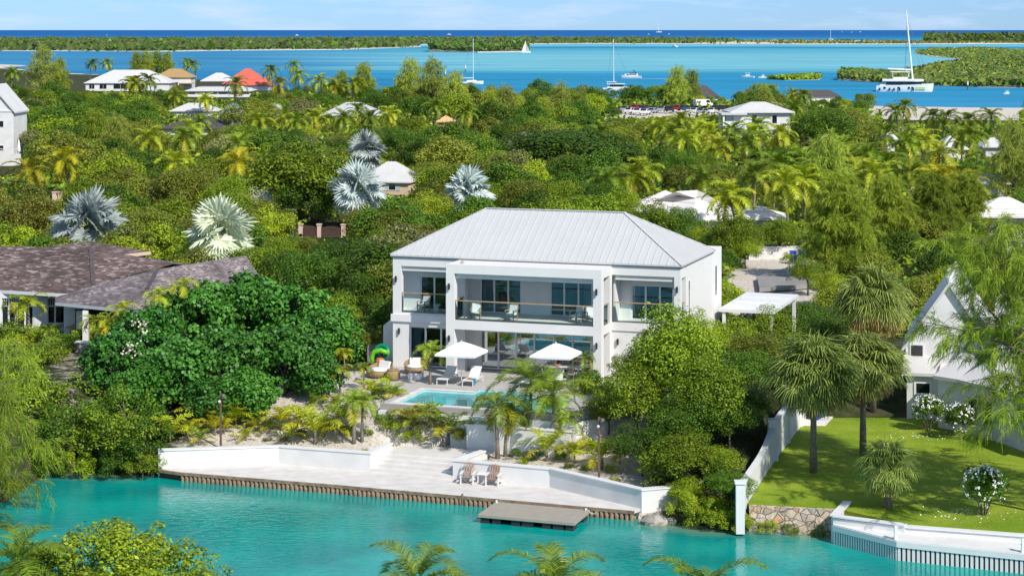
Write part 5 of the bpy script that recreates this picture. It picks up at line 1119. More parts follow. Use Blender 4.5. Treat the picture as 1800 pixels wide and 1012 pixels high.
def tiled_house(cx_px, D, w, depth, ye, yr, rz, label, lm, vis, along='x'):
    z = 2.9; H = thing('tiled_house', label, 'house', (xat(cx_px, D), D, z), rz); ze = zat(ye, D) - z; zr = HC - (yr - 53) * (D + depth / 2) / F - z
    MB().hip(-w / 2, w / 2, 0, depth, ze, zr, depth / 2, .2, along=along).obj('roof', 'white_tiles_roof', H); MB().box(-w / 2 + .6, w / 2 - .6, .6, depth - .6, 0, ze - .16).obj('wall', 'white_wall', H)
    MB().box(-w / 2 + 1, -w / 2 + 2.2, .55, .597, .8, min(2.1, ze - .3)).obj('window', 'dark_glass', H)
    if lm: landmark(lm, xat(cx_px, D), D)
    clear(*vis, D)
def mat_rooftile():
    m, nt, b = nodes_of('white_tiles_roof'); N = nt.nodes.new; L = nt.links.new
    tc = N('ShaderNodeTexCoord'); wv_ = N('ShaderNodeTexWave'); wv_.bands_direction = 'Z'; wv_.wave_profile = 'SAW'; wv_.inputs['Scale'].default_value = .62; wv_.inputs['Distortion'].default_value = .4; wv_.inputs['Detail'].default_value = 2; L(tc.outputs['Object'], wv_.inputs[0])
    rp = N('ShaderNodeValToRGB'); e = rp.color_ramp.elements; e[0].position = .0; e[0].color = (.40, .35, .34, 1); e[1].position = .22; e[1].color = (.78, .73, .70, 1); L(wv_.outputs[0], rp.inputs[0]); L(rp.outputs[0], b.inputs['Base Color'])
    bp = N('ShaderNodeBump'); bp.inputs['Strength'].default_value = .4; bp.inputs['Distance'].default_value = .06; L(wv_.outputs[0], bp.inputs['Height']); L(bp.outputs[0], b.inputs['Normal']); b.inputs['Roughness'].default_value = .75
mat_rooftile()
tiled_house(1165, 208, 8.2, 8, 372, 335, R(-8), 'low house with white stepped tile roof nearest the villa roof', 'the first white tiled roof', (1125, 336, 1210, 362))
tiled_house(1268, 205, 8.0, 11, 385, 334, R(35), 'house with white stepped tile roof under the tall coconut palms', 'the second white tiled roof', (1232, 336, 1300, 385))
tiled_house(1335, 212, 6.0, 7, 384, 362, R(-5), 'small white tiled roof behind the coconut palm trunks', None, (1340, 368, 1372, 384))
tiled_house(1775, 205, 8, 7, 380, 346, R(-6), 'white tiled hip roof at the street behind the feathery trees', 'the street side tiled roof', (1735, 347, 1800, 376))
far_house('garden_house', 'small white flat topped house above the street side tiled roof', 'house', 1722, 1778, 322, 306, 245, 2.8, 'white_roof', 'white_wall', 5, 1, vis=(1728, 306, 1774, 330))
far_house('garden_house', 'white gabled cottage between coconut palms near the beach', 'house', 1648, 1704, 262, 238, 330, 2.8, 'white_roof', 'white_wall', 6, 2.4, vis=(1652, 240, 1690, 272), lm='the white palm cottage', along='y')
far_house('garden_house', 'white cottage beside the beach, second from the quay side trees', 'house', 1728, 1776, 258, 242, 335, 2.8, 'white_roof', 'white_wall', 6, 2, vis=(1736, 243, 1768, 270))
far_house('garden_house', 'small white wall of a hut between palms below the big round tree', 'hut', 1548, 1580, 245, 226, 340, 2.8, 'white_roof', 'white_wall', 4, 1.5, vis=(1555, 232, 1572, 256))
far_house('thatched_hut', 'purple brown thatched hut roof at the marina behind yellow branches', 'hut', 1208, 1266, 170, 150, 610, 2, 'dark_roof', 'white_wall', 9, 4, lm='the marina thatched hut', vis=(1222, 152, 1268, 168))
far_house('thatched_hut', 'long low dark thatched roof at the water edge', 'hut', 1402, 1478, 169, 158, 600, 1, 'dark_roof', 'white_wall', 7, 3, lm='the waterside thatched roof', vis=(1408, 157, 1474, 168))
def left_house():
    D = 331; xr = xat(24, D); H = thing('gabled_townhouse', 'tall white three storey gabled house at the picture edge', 'house', (xr, D, 2.9), 0); ze, zr = zat(194, D) - 2.9, zat(150, D) - 2.9; w = 2 * (24 + 14) * D / F
    g = MB(); pr = [(-w, 0, 0), (0, 0, 0), (0, 0, ze), (-w / 2, 0, zr), (-w, 0, ze)]; g.add(pr + [(x, 9, z) for x, _, z in pr], [(0, 1, 2, 3, 4), (1, 6, 7, 2), (0, 4, 9, 5), (9, 8, 7, 6, 5)]); g.obj('wall', 'white_wall', H)
    r = MB()
    for s, xa in ((1, .35), (-1, -w - .35)): r.add([(xa, -.35, ze - .3), (-w / 2, -.35, zr + .1), (-w / 2, 9.3, zr + .1), (xa, 9.3, ze - .3), (xa, -.35, ze - .55), (-w / 2, -.35, zr - .15), (-w / 2, 9.3, zr - .15), (xa, 9.3, ze - .55)], [(0, 1, 2, 3), (7, 6, 5, 4), (4, 5, 1, 0), (0, 3, 7, 4)])
    r.obj('roof', 'white_roof', H); MB().box(-w, 0, -.12, -.002, ze - .25, ze).obj('cornice', 'white_paint', H)
    for (px, y0, y1) in ((2, 213, 223), (2, 256, 264), (-14, 213, 223)):
        x = xat(px, D) - xr; z0, z1 = zat(y1, D) - 2.9, zat(y0, D) - 2.9; f = MB().box(x - .5, x + .5, -.05, -.003, z0 - .1, z1 + .1).obj('window', 'white_paint', H); MB().box(x - .38, x + .38, -.09, -.055, z0, z1).obj('pane', 'dark_glass', f)
    clear(0, 160, 26, 300, D); landmark('the tall white townhouse', xr, D)
    D2 = 318; o = thing('terrace_wall', 'white terrace wall with railing below the tall white townhouse', 'wall', (xat(0, D2), D2, 2.8)); MB().box(-6, xat(36, D2) - xat(0, D2), 0, .4, 0, 1.9).obj('wall', 'white_wall', o); m = MB()
    for k in range(14): m.box(-2 + k * .38, -1.95 + k * .38, .1, .15, 1.9, 2.7)
    m.box(-2, 3.2, .08, .18, 2.7, 2.78); m.obj('railing', 'white_paint', o); clear(0, 282, 36, 302, D2)
    D3 = 322; o = thing('closed_umbrella', 'furled white parasol on the townhouse terrace', 'umbrella', (xat(33, D3), D3, 3.8)); MB().lathe([(.02, .9), (.28, 1.0), (.3, 1.3), (.16, 2.4), (.03, 3.0)], 10).obj('canopy', 'canvas', o, smooth=True); MB().lathe([(.04, 0), (.04, 1)], 8).obj('pole', 'alu', o); clear(27, 257, 38, 290, D3)
left_house()
# street wall, road, gate, street lamp
def street():
    D = 188; o = thing('street_wall', 'white street wall behind the two wheelie bins', 'wall', (xat(1335, D), D, 2.8), R(3)); MB().box(-1, 4.4, 0, .25, 0, 1.2).obj('wall', 'white_wall', o); MB().box(-1.06, 4.46, -.05, .3, 1.2, 1.28).obj('coping', 'white_paint', o)
    clear(1340, 442, 1422, 462, 182); clear(1350, 462, 1398, 496, 150); clear(1268, 512, 1376, 544, 134)
    m = MB(); m.prism([gp(1330, 486, 3.05), gp(1398, 466, 3.05), gp(1470, 466, 3.05), gp(1470, 480, 3.05), gp(1420, 500, 3.05), gp(1335, 506, 3.05)], 2.7, 3.07); struct(m.obj('road', 'road'))
    D = 207; x = xat(570, D); o = thing('entrance_gate', 'dark brown paled gate between pink pillars in the trees', 'gate', (x, D, 2.95), R(-6)); p = lambda px: xat(px, D) - x
    for a, b in ((532, 559), (564, 601)):
        m = MB(); n = 12; A, B = p(a), p(b)
        for k in range(n): xx = A + (B - A) * (k + .5) / n; m.box(xx - (B - A) / n * .42, xx + (B - A) / n * .42, -.03, .03, .1, 1.0 + .18 * math.sin(math.pi * (k + .5) / n))
        m.beam((A, .05, .3), (B, .05, .3), .05, .1); m.beam((A, .05, .85), (B, .05, .85), .05, .1); m.obj('gate_leaf', 'brown_fence', o)
    for px in (528, 561, 604): m = MB(); m.box(p(px) - .2, p(px) + .2, -.2, .2, 0, 1.3); q = m.obj('pillar', 'pink_wall', o); MB().box(p(px) - .26, p(px) + .26, -.26, .26, 1.3, 1.42).obj('cap', 'pink_wall', q)
    clear(532, 396, 608, 416, D); landmark('the brown gate', x, D)
    D = 209; o = thing('street_lamp', 'slim grey street lamp beside the brown gate', 'street lamp', (xat(515, D), D, 2.95)); MB().lathe([(.09, 0), (.05, 2.7)], 8).obj('pole', 'steel_grey', o); MB().obox((.0, -.1, 2.72), (.8, .3, .1)).obj('lamp_head', 'steel_grey', o); clear(506, 374, 524, 400, D)
    D = 250; o = thing('gate_pillar', 'pair of pink pillars joined by a low wall behind the silver palm', 'pillar', (xat(96, D), D, 2.8))
    for px in (96, 106): x = xat(px, D) - xat(96, D); m = MB(); m.box(x - .25, x + .25, -.25, .25, 0, 1.3); m.box(x - .32, x + .32, -.32, .32, 1.3, 1.42); m.obj('pillar', 'pink_wall', o)
    MB().box(.25, .5, -.1, .1, 0, .9).obj('wall', 'pink_wall', o); clear(90, 341, 110, 350, D)
    D = 252; o = thing('chimney_block', 'white capped chimney block rising behind the silver palm', 'chimney', (xat(138, D), D, 2.9)); MB().box(-.75, .75, -.5, .5, 0, 1.55).obj('stack', 'white_wall', o); MB().box(-.85, .85, -.6, .6, 1.55, 1.75).obj('cap', 'white_paint', o); clear(128, 331, 150, 342, D)
    D = 236; o = thing('garden_wall', 'white garden wall showing under the dark spreading tree', 'wall', (xat(455, D), D, 2.9), R(-20)); MB().box(-1.6, 1.6, 0, .3, 0, 2.9).obj('wall', 'white_wall', o); MB().box(-1.66, 1.66, -.06, .36, 2.9, 3.0).obj('coping', 'white_paint', o); clear(438, 302, 472, 320, D)
street()
# vehicles
def car_proto(paint):
    H = bpy.data.objects.new('parked_car', None); COL.objects.link(H); b = MB(); prof = [(-2.2, .35), (2.2, .35), (2.25, .8), (1.3, .95), (.75, 1.45), (-1.2, 1.5), (-1.9, 1.0), (-2.25, .9)]
    v = [(x, y, z) for y in (-.88, .88) for x, z in prof]; n = len(prof); b.add(v, [list(range(n)), list(range(n, 2 * n))[::-1]] + [(i, n + i, n + (i + 1) % n, (i + 1) % n) for i in range(n)]); o = b.obj('body', paint, H); bv = o.modifiers.new('b', 'BEVEL'); bv.width = .08; bv.segments = 2
    g = MB(); g.add([(1.2, -.90, .98), (.72, -.90, 1.40), (-1.15, -.90, 1.44), (-1.75, -.90, 1.02)], [(0, 1, 2, 3)]); g.add([(1.2, .90, .98), (.72, .90, 1.40), (-1.15, .90, 1.44), (-1.75, .90, 1.02)], [(3, 2, 1, 0)]); g.add([(1.27, -.75, 1.0), (.80, -.7, 1.44), (.80, .7, 1.44), (1.27, .75, 1.0)], [(3, 2, 1, 0)]); g.add([(-1.86, -.75, 1.08), (-1.26, -.7, 1.5), (-1.26, .7, 1.5), (-1.86, .75, 1.08)], [(0, 1, 2, 3)]); g.obj('window', 'dark_glass', H)
    w = MB().tube([(0, -.1, 0), (0, .1, 0)], .33, 14)
    me = w.mesh('wheel', 'tyre')
    for x in (-1.4, 1.4):
        for y in (-.8, .8): link('wheel', me, H).location = (x, y, .33)
    return H
def cars():
    first = {}; rng = random.Random(5)
    spots = [(1100, 197, 'car_silver', 'silver'), (1108, 200, 'car_white', 'white'), (1121, 201, 'car_white', 'white'), (1134, 202, 'car_white', 'white'), (1146, 200, 'car_silver', 'silver'), (1131, 195, 'car_dark', 'black'), (1150, 196, 'car_dark', 'black'), (1164, 197, 'car_silver', 'silver'), (1178, 197, 'car_dark', 'black'), (1192, 195, 'car_red', 'dark red'), (1204, 195, 'car_blue', 'dark blue'), (1118, 194, 'car_red', 'dark red'), (1222, 200, 'car_white', 'white'), (1236, 201, 'car_silver', 'silver'), (1250, 200, 'car_white', 'white'), (1258, 195, 'car_dark', 'black'), (1272, 195, 'car_dark', 'black')]
    cnt = {}
    for px, py, mt, cn in spots:
        x, y = gp(px, py, 3.0); a = R(rng.choice([60, 75, 68, 245]) + rng.uniform(-6, 6))
        if mt not in first: o = car_proto(mt); first[mt] = o; o.location = (x, y, 3.05); o.rotation_euler = (0, 0, a)
        else: o = dup(first[mt], (x, y, 3.05), a)
        k = cnt[cn] = cnt.get(cn, 0) + 1
        tag(o, f'{cn} car in the far parking lot, {ORD[k]} {cn} one from the lagoon end', 'car', 'cars parked in the far lot')
    clear(1095, 188, 1180, 203, 505); clear(1184, 188, 1232, 202, 505); clear(1232, 178, 1258, 192, 520)
    x, y = gp(1243, 192, 3.0); o = thing('white_van', 'white van with dark windscreen parked beyond the cars', 'van', (x, y + 12, 3.05), R(20)); b = MB(); prof = [(-2.6, .4), (2.6, .4), (2.65, 1.1), (2.1, 1.25), (1.5, 2.2), (-2.6, 2.25)]; v = [(px_, y_, z) for y_ in (-1, 1) for px_, z in prof]; n = 6; b.add(v, [list(range(n)), list(range(n, 2 * n))[::-1]] + [(i, n + i, n + (i + 1) % n, (i + 1) % n) for i in range(n)]); b.obj('body', 'car_white', o, bevel=.08)
    g = MB(); g.add([(2.12, -.85, 1.32), (1.6, -.8, 2.1), (1.6, .8, 2.1), (2.12, .85, 1.32)], [(3, 2, 1, 0)]); g.add([(1.9, -1.01, 1.3), (1.42, -1.01, 2.0), (.6, -1.01, 2.0), (.6, -1.01, 1.3)], [(0, 1, 2, 3)]); g.obj('window', 'dark_glass', o)
    for xx in (-1.6, 1.7):
        for yy in (-.92, .92): MB().tube([(xx, yy - .1, .36), (xx, yy + .1, .36)], .36, 12).obj('wheel', 'tyre', o)
    landmark('the parked cars', xat(1150, 510), 510)
    x, y = gp(1783, 450, 3); o = dup(first['car_white'], (x, y, 3.05), R(70)); tag(o, 'white car parked on the street behind the white gabled house', 'car', 'cars parked in the far lot'); m = MB(); 
    clear(1766, 416, 1800, 448, y - 4)
cars()

# ------------------------------------------------------------------ boats, markers, islands
def hull(m, L_, B, H0, H1, x0=0, sharp=.35, mt=0, n=12):
    """hull along x, bow at +x; deck height H0 aft to H1 forward"""
    rows = []
    for i in range(n + 1):
        t = i / n; x = -L_ / 2 + L_ * t; b = B / 2 * (1 if t < 1 - sharp else math.sqrt(max(0, 1 - ((t - 1 + sharp) / sharp) ** 2)) * .98 + .02); h = H0 + (H1 - H0) * t; rake = .12 * L_ * max(0, t - .8)
        rows.append([(x + rake, -b, h), (x + rake * .5, -b * .85, h * .4), (x, -b * .45, -.4), (x, b * .45, -.4), (x + rake * .5, b * .85, h * .4), (x + rake, b, h)])
    v = [p for r in rows for p in r]; v = [(a + x0 * 0, b_ + x0, c) for a, b_, c in v]; f = [(i * 6 + j, (i + 1) * 6 + j, (i + 1) * 6 + j + 1, i * 6 + j + 1) for i in range(n) for j in range(5)] + [(i * 6 + 5, (i + 1) * 6 + 5, (i + 1) * 6, i * 6) for i in range(n)] + [(0, 1, 2, 3, 4, 5), tuple(n * 6 + j for j in (5, 4, 3, 2, 1, 0))]
    return m.add(v, f, mt)
def catamaran():
    D = 795; H = thing('sailing_catamaran', 'large white sailing catamaran with tall bare mast off the mangroves', 'catamaran', (xat(1590, D), D, 0), R(-14)); Lh = 21.5
    for s in (-1, 1): hull(MB(), Lh, 2.3, 2.3, 3.1, s * 4.2).obj('hull', 'boat_white', H, smooth=False)
    m = MB(); m.prism([(-9.5, -4), (5.5, -4), (7, -2), (7, 2), (5.5, 4), (-9.5, 4)], 2.0, 2.7); m.obj('bridge_deck', 'boat_white', H)
    m = MB(); m.prism([(-7, -4.2), (4.2, -4.2), (6.8, -2.2), (6.8, 2.2), (4.2, 4.2), (-7, 4.2)], 2.7, 4.0); m.obj('saloon_window', 'dark_glass', H)
    m = MB(); m.prism([(-8.5, -4.7), (4.6, -4.7), (7.5, -2.3), (7.5, 2.3), (4.6, 4.7), (-8.5, 4.7)], 4.0, 4.9); m.obj('cabin_roof', 'boat_white', H, bevel=.2)
    m = MB(); m.box(-4.4, 1.2, -2.2, 2.2, 4.9, 5.7); m.obj('flybridge', 'boat_white', H, bevel=.15); m = MB(); m.box(-5.4, 2.2, -2.6, 2.6, 7.6, 7.9)
    m.obj('hard_top', 'boat_white', H, bevel=.1)
    for x in (-4.6, 1.6):
        for y in (-2.2, 2.2): MB().tube([(x, y, 5.6), (x, y, 7.65)], .08, 6).obj('pillar', 'boat_white', H)
    MB().tube([(3.2, 0, 4.8), (1.9, 0, 18), (.6, 0, 32.5)], [.36, .34, .22], 10).obj('mast', 'boat_white', H); MB().tube([(3.0, 0, 8.6), (-6.5, 0, 9.0)], .3, 8).obj('boom', 'boat_white', H)
    for k, (a, b) in enumerate((((.9, 0, 29), (10.4, 0, 3.1)), ((1.3, 0, 24), (8.9, 0, 3.1)), ((1.0, 0, 28), (0, -5, 2.8)), ((1.0, 0, 28), (0, 5, 2.8)))): MB().tube([a, b], .055, 5).obj('stay', 'steel_grey', H)
    m = MB(); m.prism([(7, -4.2), (9.2, -4.2), (9.2, 4.2), (7, 4.2)], 2.55, 2.6); m.obj('trampoline', 'steel_grey', H); MB().tube([(9.3, -4.2, 2.7), (9.3, 4.2, 2.7)], .12, 8).obj('crossbeam', 'alu', H)
    m = MB()
    y = -4.2 - 1.16
    for x in (-7.9, -2.4, 1.6, 3.0): MB().box(x, x + .8, y - .06, y + .2, 1.2, 1.9).obj('porthole', 'dark_glass', H)
    for x in (-9.4, -5.5, -3.8, -1.6, 3.7): MB().lathe([(.05, .3), (.26, .4), (.26, 1.5), (.05, 1.6)], 8, (x, y - .2, 0)).obj('fender', 'dark_metal', H)
    MB().box(4.4, 8.2, y - .01 + .13, y + .4, .9, 1.9).obj('hull_panel', 'boat_yellow', H)
catamaran()
def motor_yacht():
    D = 1000; H = thing('motor_yacht', 'white motor yacht with dark flybridge leaving a wake on the lagoon', 'motor yacht', (xat(1109, D), D, 0), R(172)); hull(MB(), 10.5, 3.4, 1.3, 1.9).obj('hull', 'boat_white', H)
    m = MB(); m.prism([(-3.5, -1.3), (1.5, -1.3), (3.2, -.5), (3.2, .5), (1.5, 1.3), (-3.5, 1.3)], 1.5, 2.5); m.obj('cabin', 'boat_white', H, bevel=.1); m = MB(); m.prism([(-3, -1.33), (1.6, -1.33), (2.8, -.6), (2.8, .6), (1.6, 1.33), (-3, 1.33)], 1.9, 2.3); m.obj('window', 'dark_glass', H)
    m = MB(); m.box(-2.8, .6, -1.1, 1.1, 2.5, 3.0); m.obj('flybridge', 'dark_metal', H); m = MB(); m.beam((-2.4, -1, 3), (-1.4, -.8, 4.1), .2, .2); m.beam((-2.4, 1, 3), (-1.4, .8, 4.1), .2, .2); m.box(-1.8, -.8, -1, 1, 4.05, 4.2); m.obj('radar_arch', 'dark_metal', H)
    MB().box(-4.8, 4.0, -1.72, -1.6, .25, .55).obj('stripe', 'dark_metal', H)
    w = MB(); w.poly([(-5.3, -.6, .02), (-5.3, .6, .02), (-20, 1.5, .02), (-20, -1.5, .02)]); o = w.obj('wake', 'flower_white', None); o.location = H.location; o.rotation_euler = H.rotation_euler; stuff(o)
motor_yacht()
def sail_cat():
    D = 800; H = thing('sailing_catamaran', 'white catamaran with single thin mast moored behind the dark trees', 'catamaran', (xat(1086, D), D, 0), R(-8))
    for s in (-1, 1): hull(MB(), 11.5, 1.5, 1.3, 1.7, s * 2.6).obj('hull', 'boat_white', H)
    MB().box(-4, 3.5, -2.6, 2.6, 1.0, 1.7).obj('bridge_deck', 'boat_white', H); MB().box(-3, 2.4, -2.3, 2.3, 1.7, 2.7).obj('saloon_window', 'dark_glass', H); MB().box(-4.2, 2.8, -2.5, 2.5, 2.7, 2.95).obj('cabin_roof', 'boat_white', H, bevel=.05); MB().box(-4.4, -.6, -2.2, 2.2, 3.6, 3.75).obj('hard_top', 'boat_white', H)
    for y in (-2, 2): MB().tube([(-4, y, 2.9), (-4, y, 3.6)], .06, 6).obj('pillar', 'alu', H)
    MB().tube([(-1.6, 0, 2.7), (-1.8, 0, 20.8)], .14, 8).obj('mast', 'alu', H)
    for b in ((6, 0, 1.7), (-1.5, -2.9, 1.5), (-4.6, 0, 3)): MB().tube([(-1.8, 0, 20), b], .04, 5).obj('stay', 'steel_grey', H)
    D = 900; H = thing('sailing_yacht', 'sailing yacht showing only a thin mast above the yellow branches', 'yacht', (xat(828, D), D, 0), R(10)); hull(MB(), 11, 3.2, 1.1, 1.5).obj('hull', 'boat_white', H); MB().box(-2, 2.4, -.9, .9, 1.2, 1.8).obj('cabin', 'boat_white', H, bevel=.1); MB().tube([(1, 0, 1.4), (1, 0, 20.5)], .13, 8).obj('mast', 'alu', H); MB().tube([(1, 0, 2.8), (-4, 0, 2.8)], .12, 8).obj('boom', 'alu', H)
    for b in ((5.3, 0, 1.5), (-5.3, 0, 1.2)): MB().tube([(1, 0, 20), b], .04, 5).obj('stay', 'steel_grey', H)
    D = 2150; H = thing('beach_catamaran', 'small beach catamaran with pale yellow sails beside the wooded islet', 'catamaran', (xat(924, D), D, 0), R(12))
    for s in (-1, 1): hull(MB(), 10, 1.2, .9, 1.1, s * 2).obj('hull', 'boat_white', H)
    MB().tube([(0, 0, 1), (0, 0, 13)], .12, 6).obj('mast', 'alu', H); m = MB(); m.add([(-.1, 0, 1.6), (-4.2, .5, 1.6), (-.1, 0, 12.6), (-.1, .06, 1.6), (-4.2, .56, 1.6), (-.1, .06, 12.6)], [(0, 1, 2), (5, 4, 3)]); m.obj('sail', 'cushion', H); m = MB(); m.add([(.5, 0, 1.4), (4.6, .2, 1.4), (.3, 0, 10.5), (.5, .06, 1.4), (4.6, .26, 1.4), (.3, .06, 10.5)], [(0, 1, 2), (5, 4, 3)]); m.obj('jib', 'cane', H)
sail_cat()
def small_boats():
    pr = bpy.data.objects.new('motor_boat', None); COL.objects.link(pr); hull(MB(), 7, 2.3, .8, 1.1).obj('hull', 'boat_white', pr); MB().box(-.9, .9, -.7, .7, .8, 1.7).obj('console', 'boat_white', pr); m = MB(); m.box(-1.3, 1.2, -.9, .9, 2.4, 2.5)
    m.obj('canopy', 'canvas', pr)
    for y in (-.8, .8): MB().tube([(-.8, y, .8), (-.8, y, 2.4)], .05, 6).obj('pillar', 'alu', pr)
    sp = [(789, 61.5, 3, 'white speedboat on the deep sea above the wooded islet'), (1140, 61, 2, 'tiny white boat on the deep sea, nearer the sail'), (1176, 60.8, 2.4, 'tiny white boat on the deep sea, farther from the sail'), (1186, 83, 1.6, 'white boat on the dark blue channel beyond the yacht'), (1314, 137, 1, 'white skiff with a person aboard before the small mangrove islet'), (1341, 137.5, .7, 'dark little boat just behind the white skiff'), (522, 63, 2.5, 'white boat far out on the deep sea above the long cay'), (188, 62.5, 1.5, 'white boat far out beyond the cay'), (1480, 57, 3, 'white boat on the horizon behind the sandy spit'), (1497, 57.3, 3, 'second white boat on the horizon behind the sandy spit'), (1512, 57.0, 3.5, 'third white boat on the horizon behind the sandy spit'), (1770, 166, .6, 'dark dinghy on the blue channel near the mangroves')]
    for i, (px, py, s, lab) in enumerate(sp):
        x, y = gp(px, py, 0); o = pr if i == 0 else dup(pr, (x, y, 0), R(10 + 37 * i))
        if i == 0: o.location = (x, y, 0); o.rotation_euler = (0, 0, R(5))
        o.scale = (s, s, s); tag(o, lab, 'boat', 'small boats on the sea')
    for px, py, lab in ((1460, 70.5, 'sailing boat moored off the sandy spit'), (1158, 57.5, 'tiny sail on the horizon')):
        x, y = gp(px, py, 0); H = thing('sailing_boat', lab, 'sailing boat', (x, y, 0), R(20)); k = y / 4600; q = hull(MB(), 16, 5, 2, 2.6).obj('hull', 'boat_white', H); q.scale = (k * .9,) * 3
        q = MB().tube([(0, 0, 0), (0, 0, 27)], [.5, .35], 6).obj('mast', 'boat_white', H); q.scale = (k * .9,) * 3
    x, y = gp(229, 89, 0); H = thing('ferry_boat', 'white launch at the cay beach with a low cabin', 'boat', (x, y, 0), R(4)); hull(MB(), 16, 4.5, 1.6, 2.2).obj('hull', 'boat_white', H); MB().box(-5, 3.5, -1.8, 1.8, 1.8, 4.2).obj('cabin', 'boat_white', H); MB().box(-4.5, 3.6, -1.85, 1.85, 2.6, 3.6).obj('window', 'dark_glass', H)
    for px, pb, pt, lab in ((783, 139, 124, 'white topped channel marker post nearer the shore trees'), (818, 128, 115, 'white topped channel marker post in the lagoon'), (1701, 158, 143, 'white topped channel marker post by the big catamaran')):
        x, y = gp(px, pb, 0); h = zat(pt, y); o = thing('channel_marker', lab, 'marker post', (x, y, 0), 0, 'channel marker posts'); MB().lathe([(.3, -1), (.3, h * .55)], 8).obj('pile', 'wood_post', o); MB().lathe([(.32, h * .55), (.32, h), (.1, h + .1)], 8).obj('topmark', 'boat_white', o)
small_boats()

# ------------------------------------------------------------------ vegetation
def unit(v): return v / np.maximum(np.linalg.norm(v, axis=-1, keepdims=True), 1e-9)
def leafq(C, Nn, s, asp, rng):
    n = len(C); t = unit(np.cross(Nn, rng.normal(size=(n, 3)))); b = np.cross(unit(Nn), t); s = np.broadcast_to(np.asarray(s, float), (n,))[:, None]
    return np.stack([C - t * s * .5, C + b * s * asp * .5 - t * s * .05, C + t * s * .5, C - b * s * asp * .5 - t * s * .05], 1)
def crown(rng, R3, zc, ncl, per, leaf, asp=.6, rc=(.28, .44), zlow=-.45, flat=.8, shell=(.62, .98), up=.5):
    R3 = np.array(R3); out = []; cl = []
    while len(cl) < ncl:
        d = unit(rng.normal(size=3));
        if d[2] < zlow: continue
        cl.append((d * R3 * rng.uniform(*shell) * rng.uniform(.82, 1.0), rng.uniform(*rc) * R3[0] * rng.choice([.5, .75, 1.0, 1.2])))
    for c, r in cl:
        n = int(per * (r / (.36 * R3[0])) ** 2) + 4
        d = unit(rng.normal(size=(n, 3)) + np.array([0, 0, .25]) + unit(c)[None] * .35)
        p = c + d * np.array([1, 1, flat]) * r * np.where(rng.random((n, 1)) < .08, rng.uniform(1.0, 1.4, (n, 1)), rng.uniform(.5, 1.08, (n, 1)) ** .6)
        nn = unit(d * .8 + np.array([0, 0, up]) + rng.normal(size=(n, 3)) * .45)
        out.append(leafq(p + np.array([0, 0, zc]), nn, leaf * rng.uniform(.7, 1.25, n), asp, rng))
    return np.concatenate(out), [c + np.array([0, 0, zc]) for c, _ in cl]
def limbs(rng, m, H, r0, tips, nl=7, lean=0):
    top = Vector((lean, 0, H * .55)); m.tube([(0, 0, -.3), (lean * .3, .05, H * .25), top], [r0, r0 * .8, r0 * .6], 8)
    for i in rng.choice(len(tips), min(nl, len(tips)), replace=False):
        t = Vector(tips[i]); mid = top.lerp(t, .5) + Vector((0, 0, -.1)); st = Vector((lean * .5, 0, H * rng.uniform(.3, .5))); m.tube([st, mid, t], [r0 * .5, r0 * .33, r0 * .12], 6)
def palm_fronds(rng, top, n, L, droop, lw, ll, nst=18, el=(-25, 75), mats=None, up_bias=1.0):
    """feather fronds: bent two-piece leaflets on both sides of an arching rachis"""
    Q, M = [], []; top = np.array(top)
    for k in range(n):
        az = k * 2.399 + rng.uniform(-.25, .25); f = (k + .5) / n; e0 = math.radians(el[1] + (el[0] - el[1]) * f ** up_bias + rng.uniform(-7, 7)); Lk = L * rng.uniform(.85, 1.1) * (.75 if f < .08 else 1)
        npt = 12; pts = [top.copy()]; e = e0; dirs = []
        for i in range(npt):
            d = np.array([math.cos(az) * math.cos(e), math.sin(az) * math.cos(e), math.sin(e)]); dirs.append(d); pts.append(pts[-1] + d * Lk / npt); e -= math.radians(droop) / npt * (.5 + 1.2 * i / npt)
        pts = np.array(pts); dirs.append(dirs[-1]); dirs = np.array(dirs); side0 = np.array([-math.sin(az), math.cos(az), 0]); mi = 0
        if mats and f > 1 - mats: mi = 1
        tw = rng.uniform(-.5, .5)
        for i in range(npt):
            w = .035 * (1 - .7 * i / npt) * L / 3; a, b = pts[i], pts[i + 1]; upv = np.cross(dirs[i], side0)
            Q.append([a - side0 * w, a + side0 * w, b + side0 * w, b - side0 * w]); M.append(mi)
        for j in range(nst):
            t = .12 + .86 * (j + .5) / nst; x = t * npt; i = min(int(x), npt - 1); p = pts[i] + (pts[i + 1] - pts[i]) * (x - i); d = dirs[i]; upv = np.cross(d, side0); upv = upv if upv[2] > 0 else -upv
            ln = ll * math.sin(math.pi * (.12 + .80 * t)) ** .75 * rng.uniform(.85, 1.12)
            for s in (-1, 1):
                q = unit(side0 * s * .85 + d * .55 + upv * (.25 + tw * s * .3) + rng.normal(size=3) * .09); q2 = unit(q + np.array([0, 0, -.55])); wv_ = d * lw
                a = p; bmid = p + q * ln * .5; c = bmid + q2 * ln * .5
                Q.append([a - wv_ * .5, a + wv_ * .5, bmid + wv_ * .55, bmid - wv_ * .55]); M.append(mi)
                Q.append([bmid - wv_ * .55, bmid + wv_ * .55, c + wv_ * .08, c - wv_ * .08]); M.append(mi)
    return np.array(Q), np.array(M)
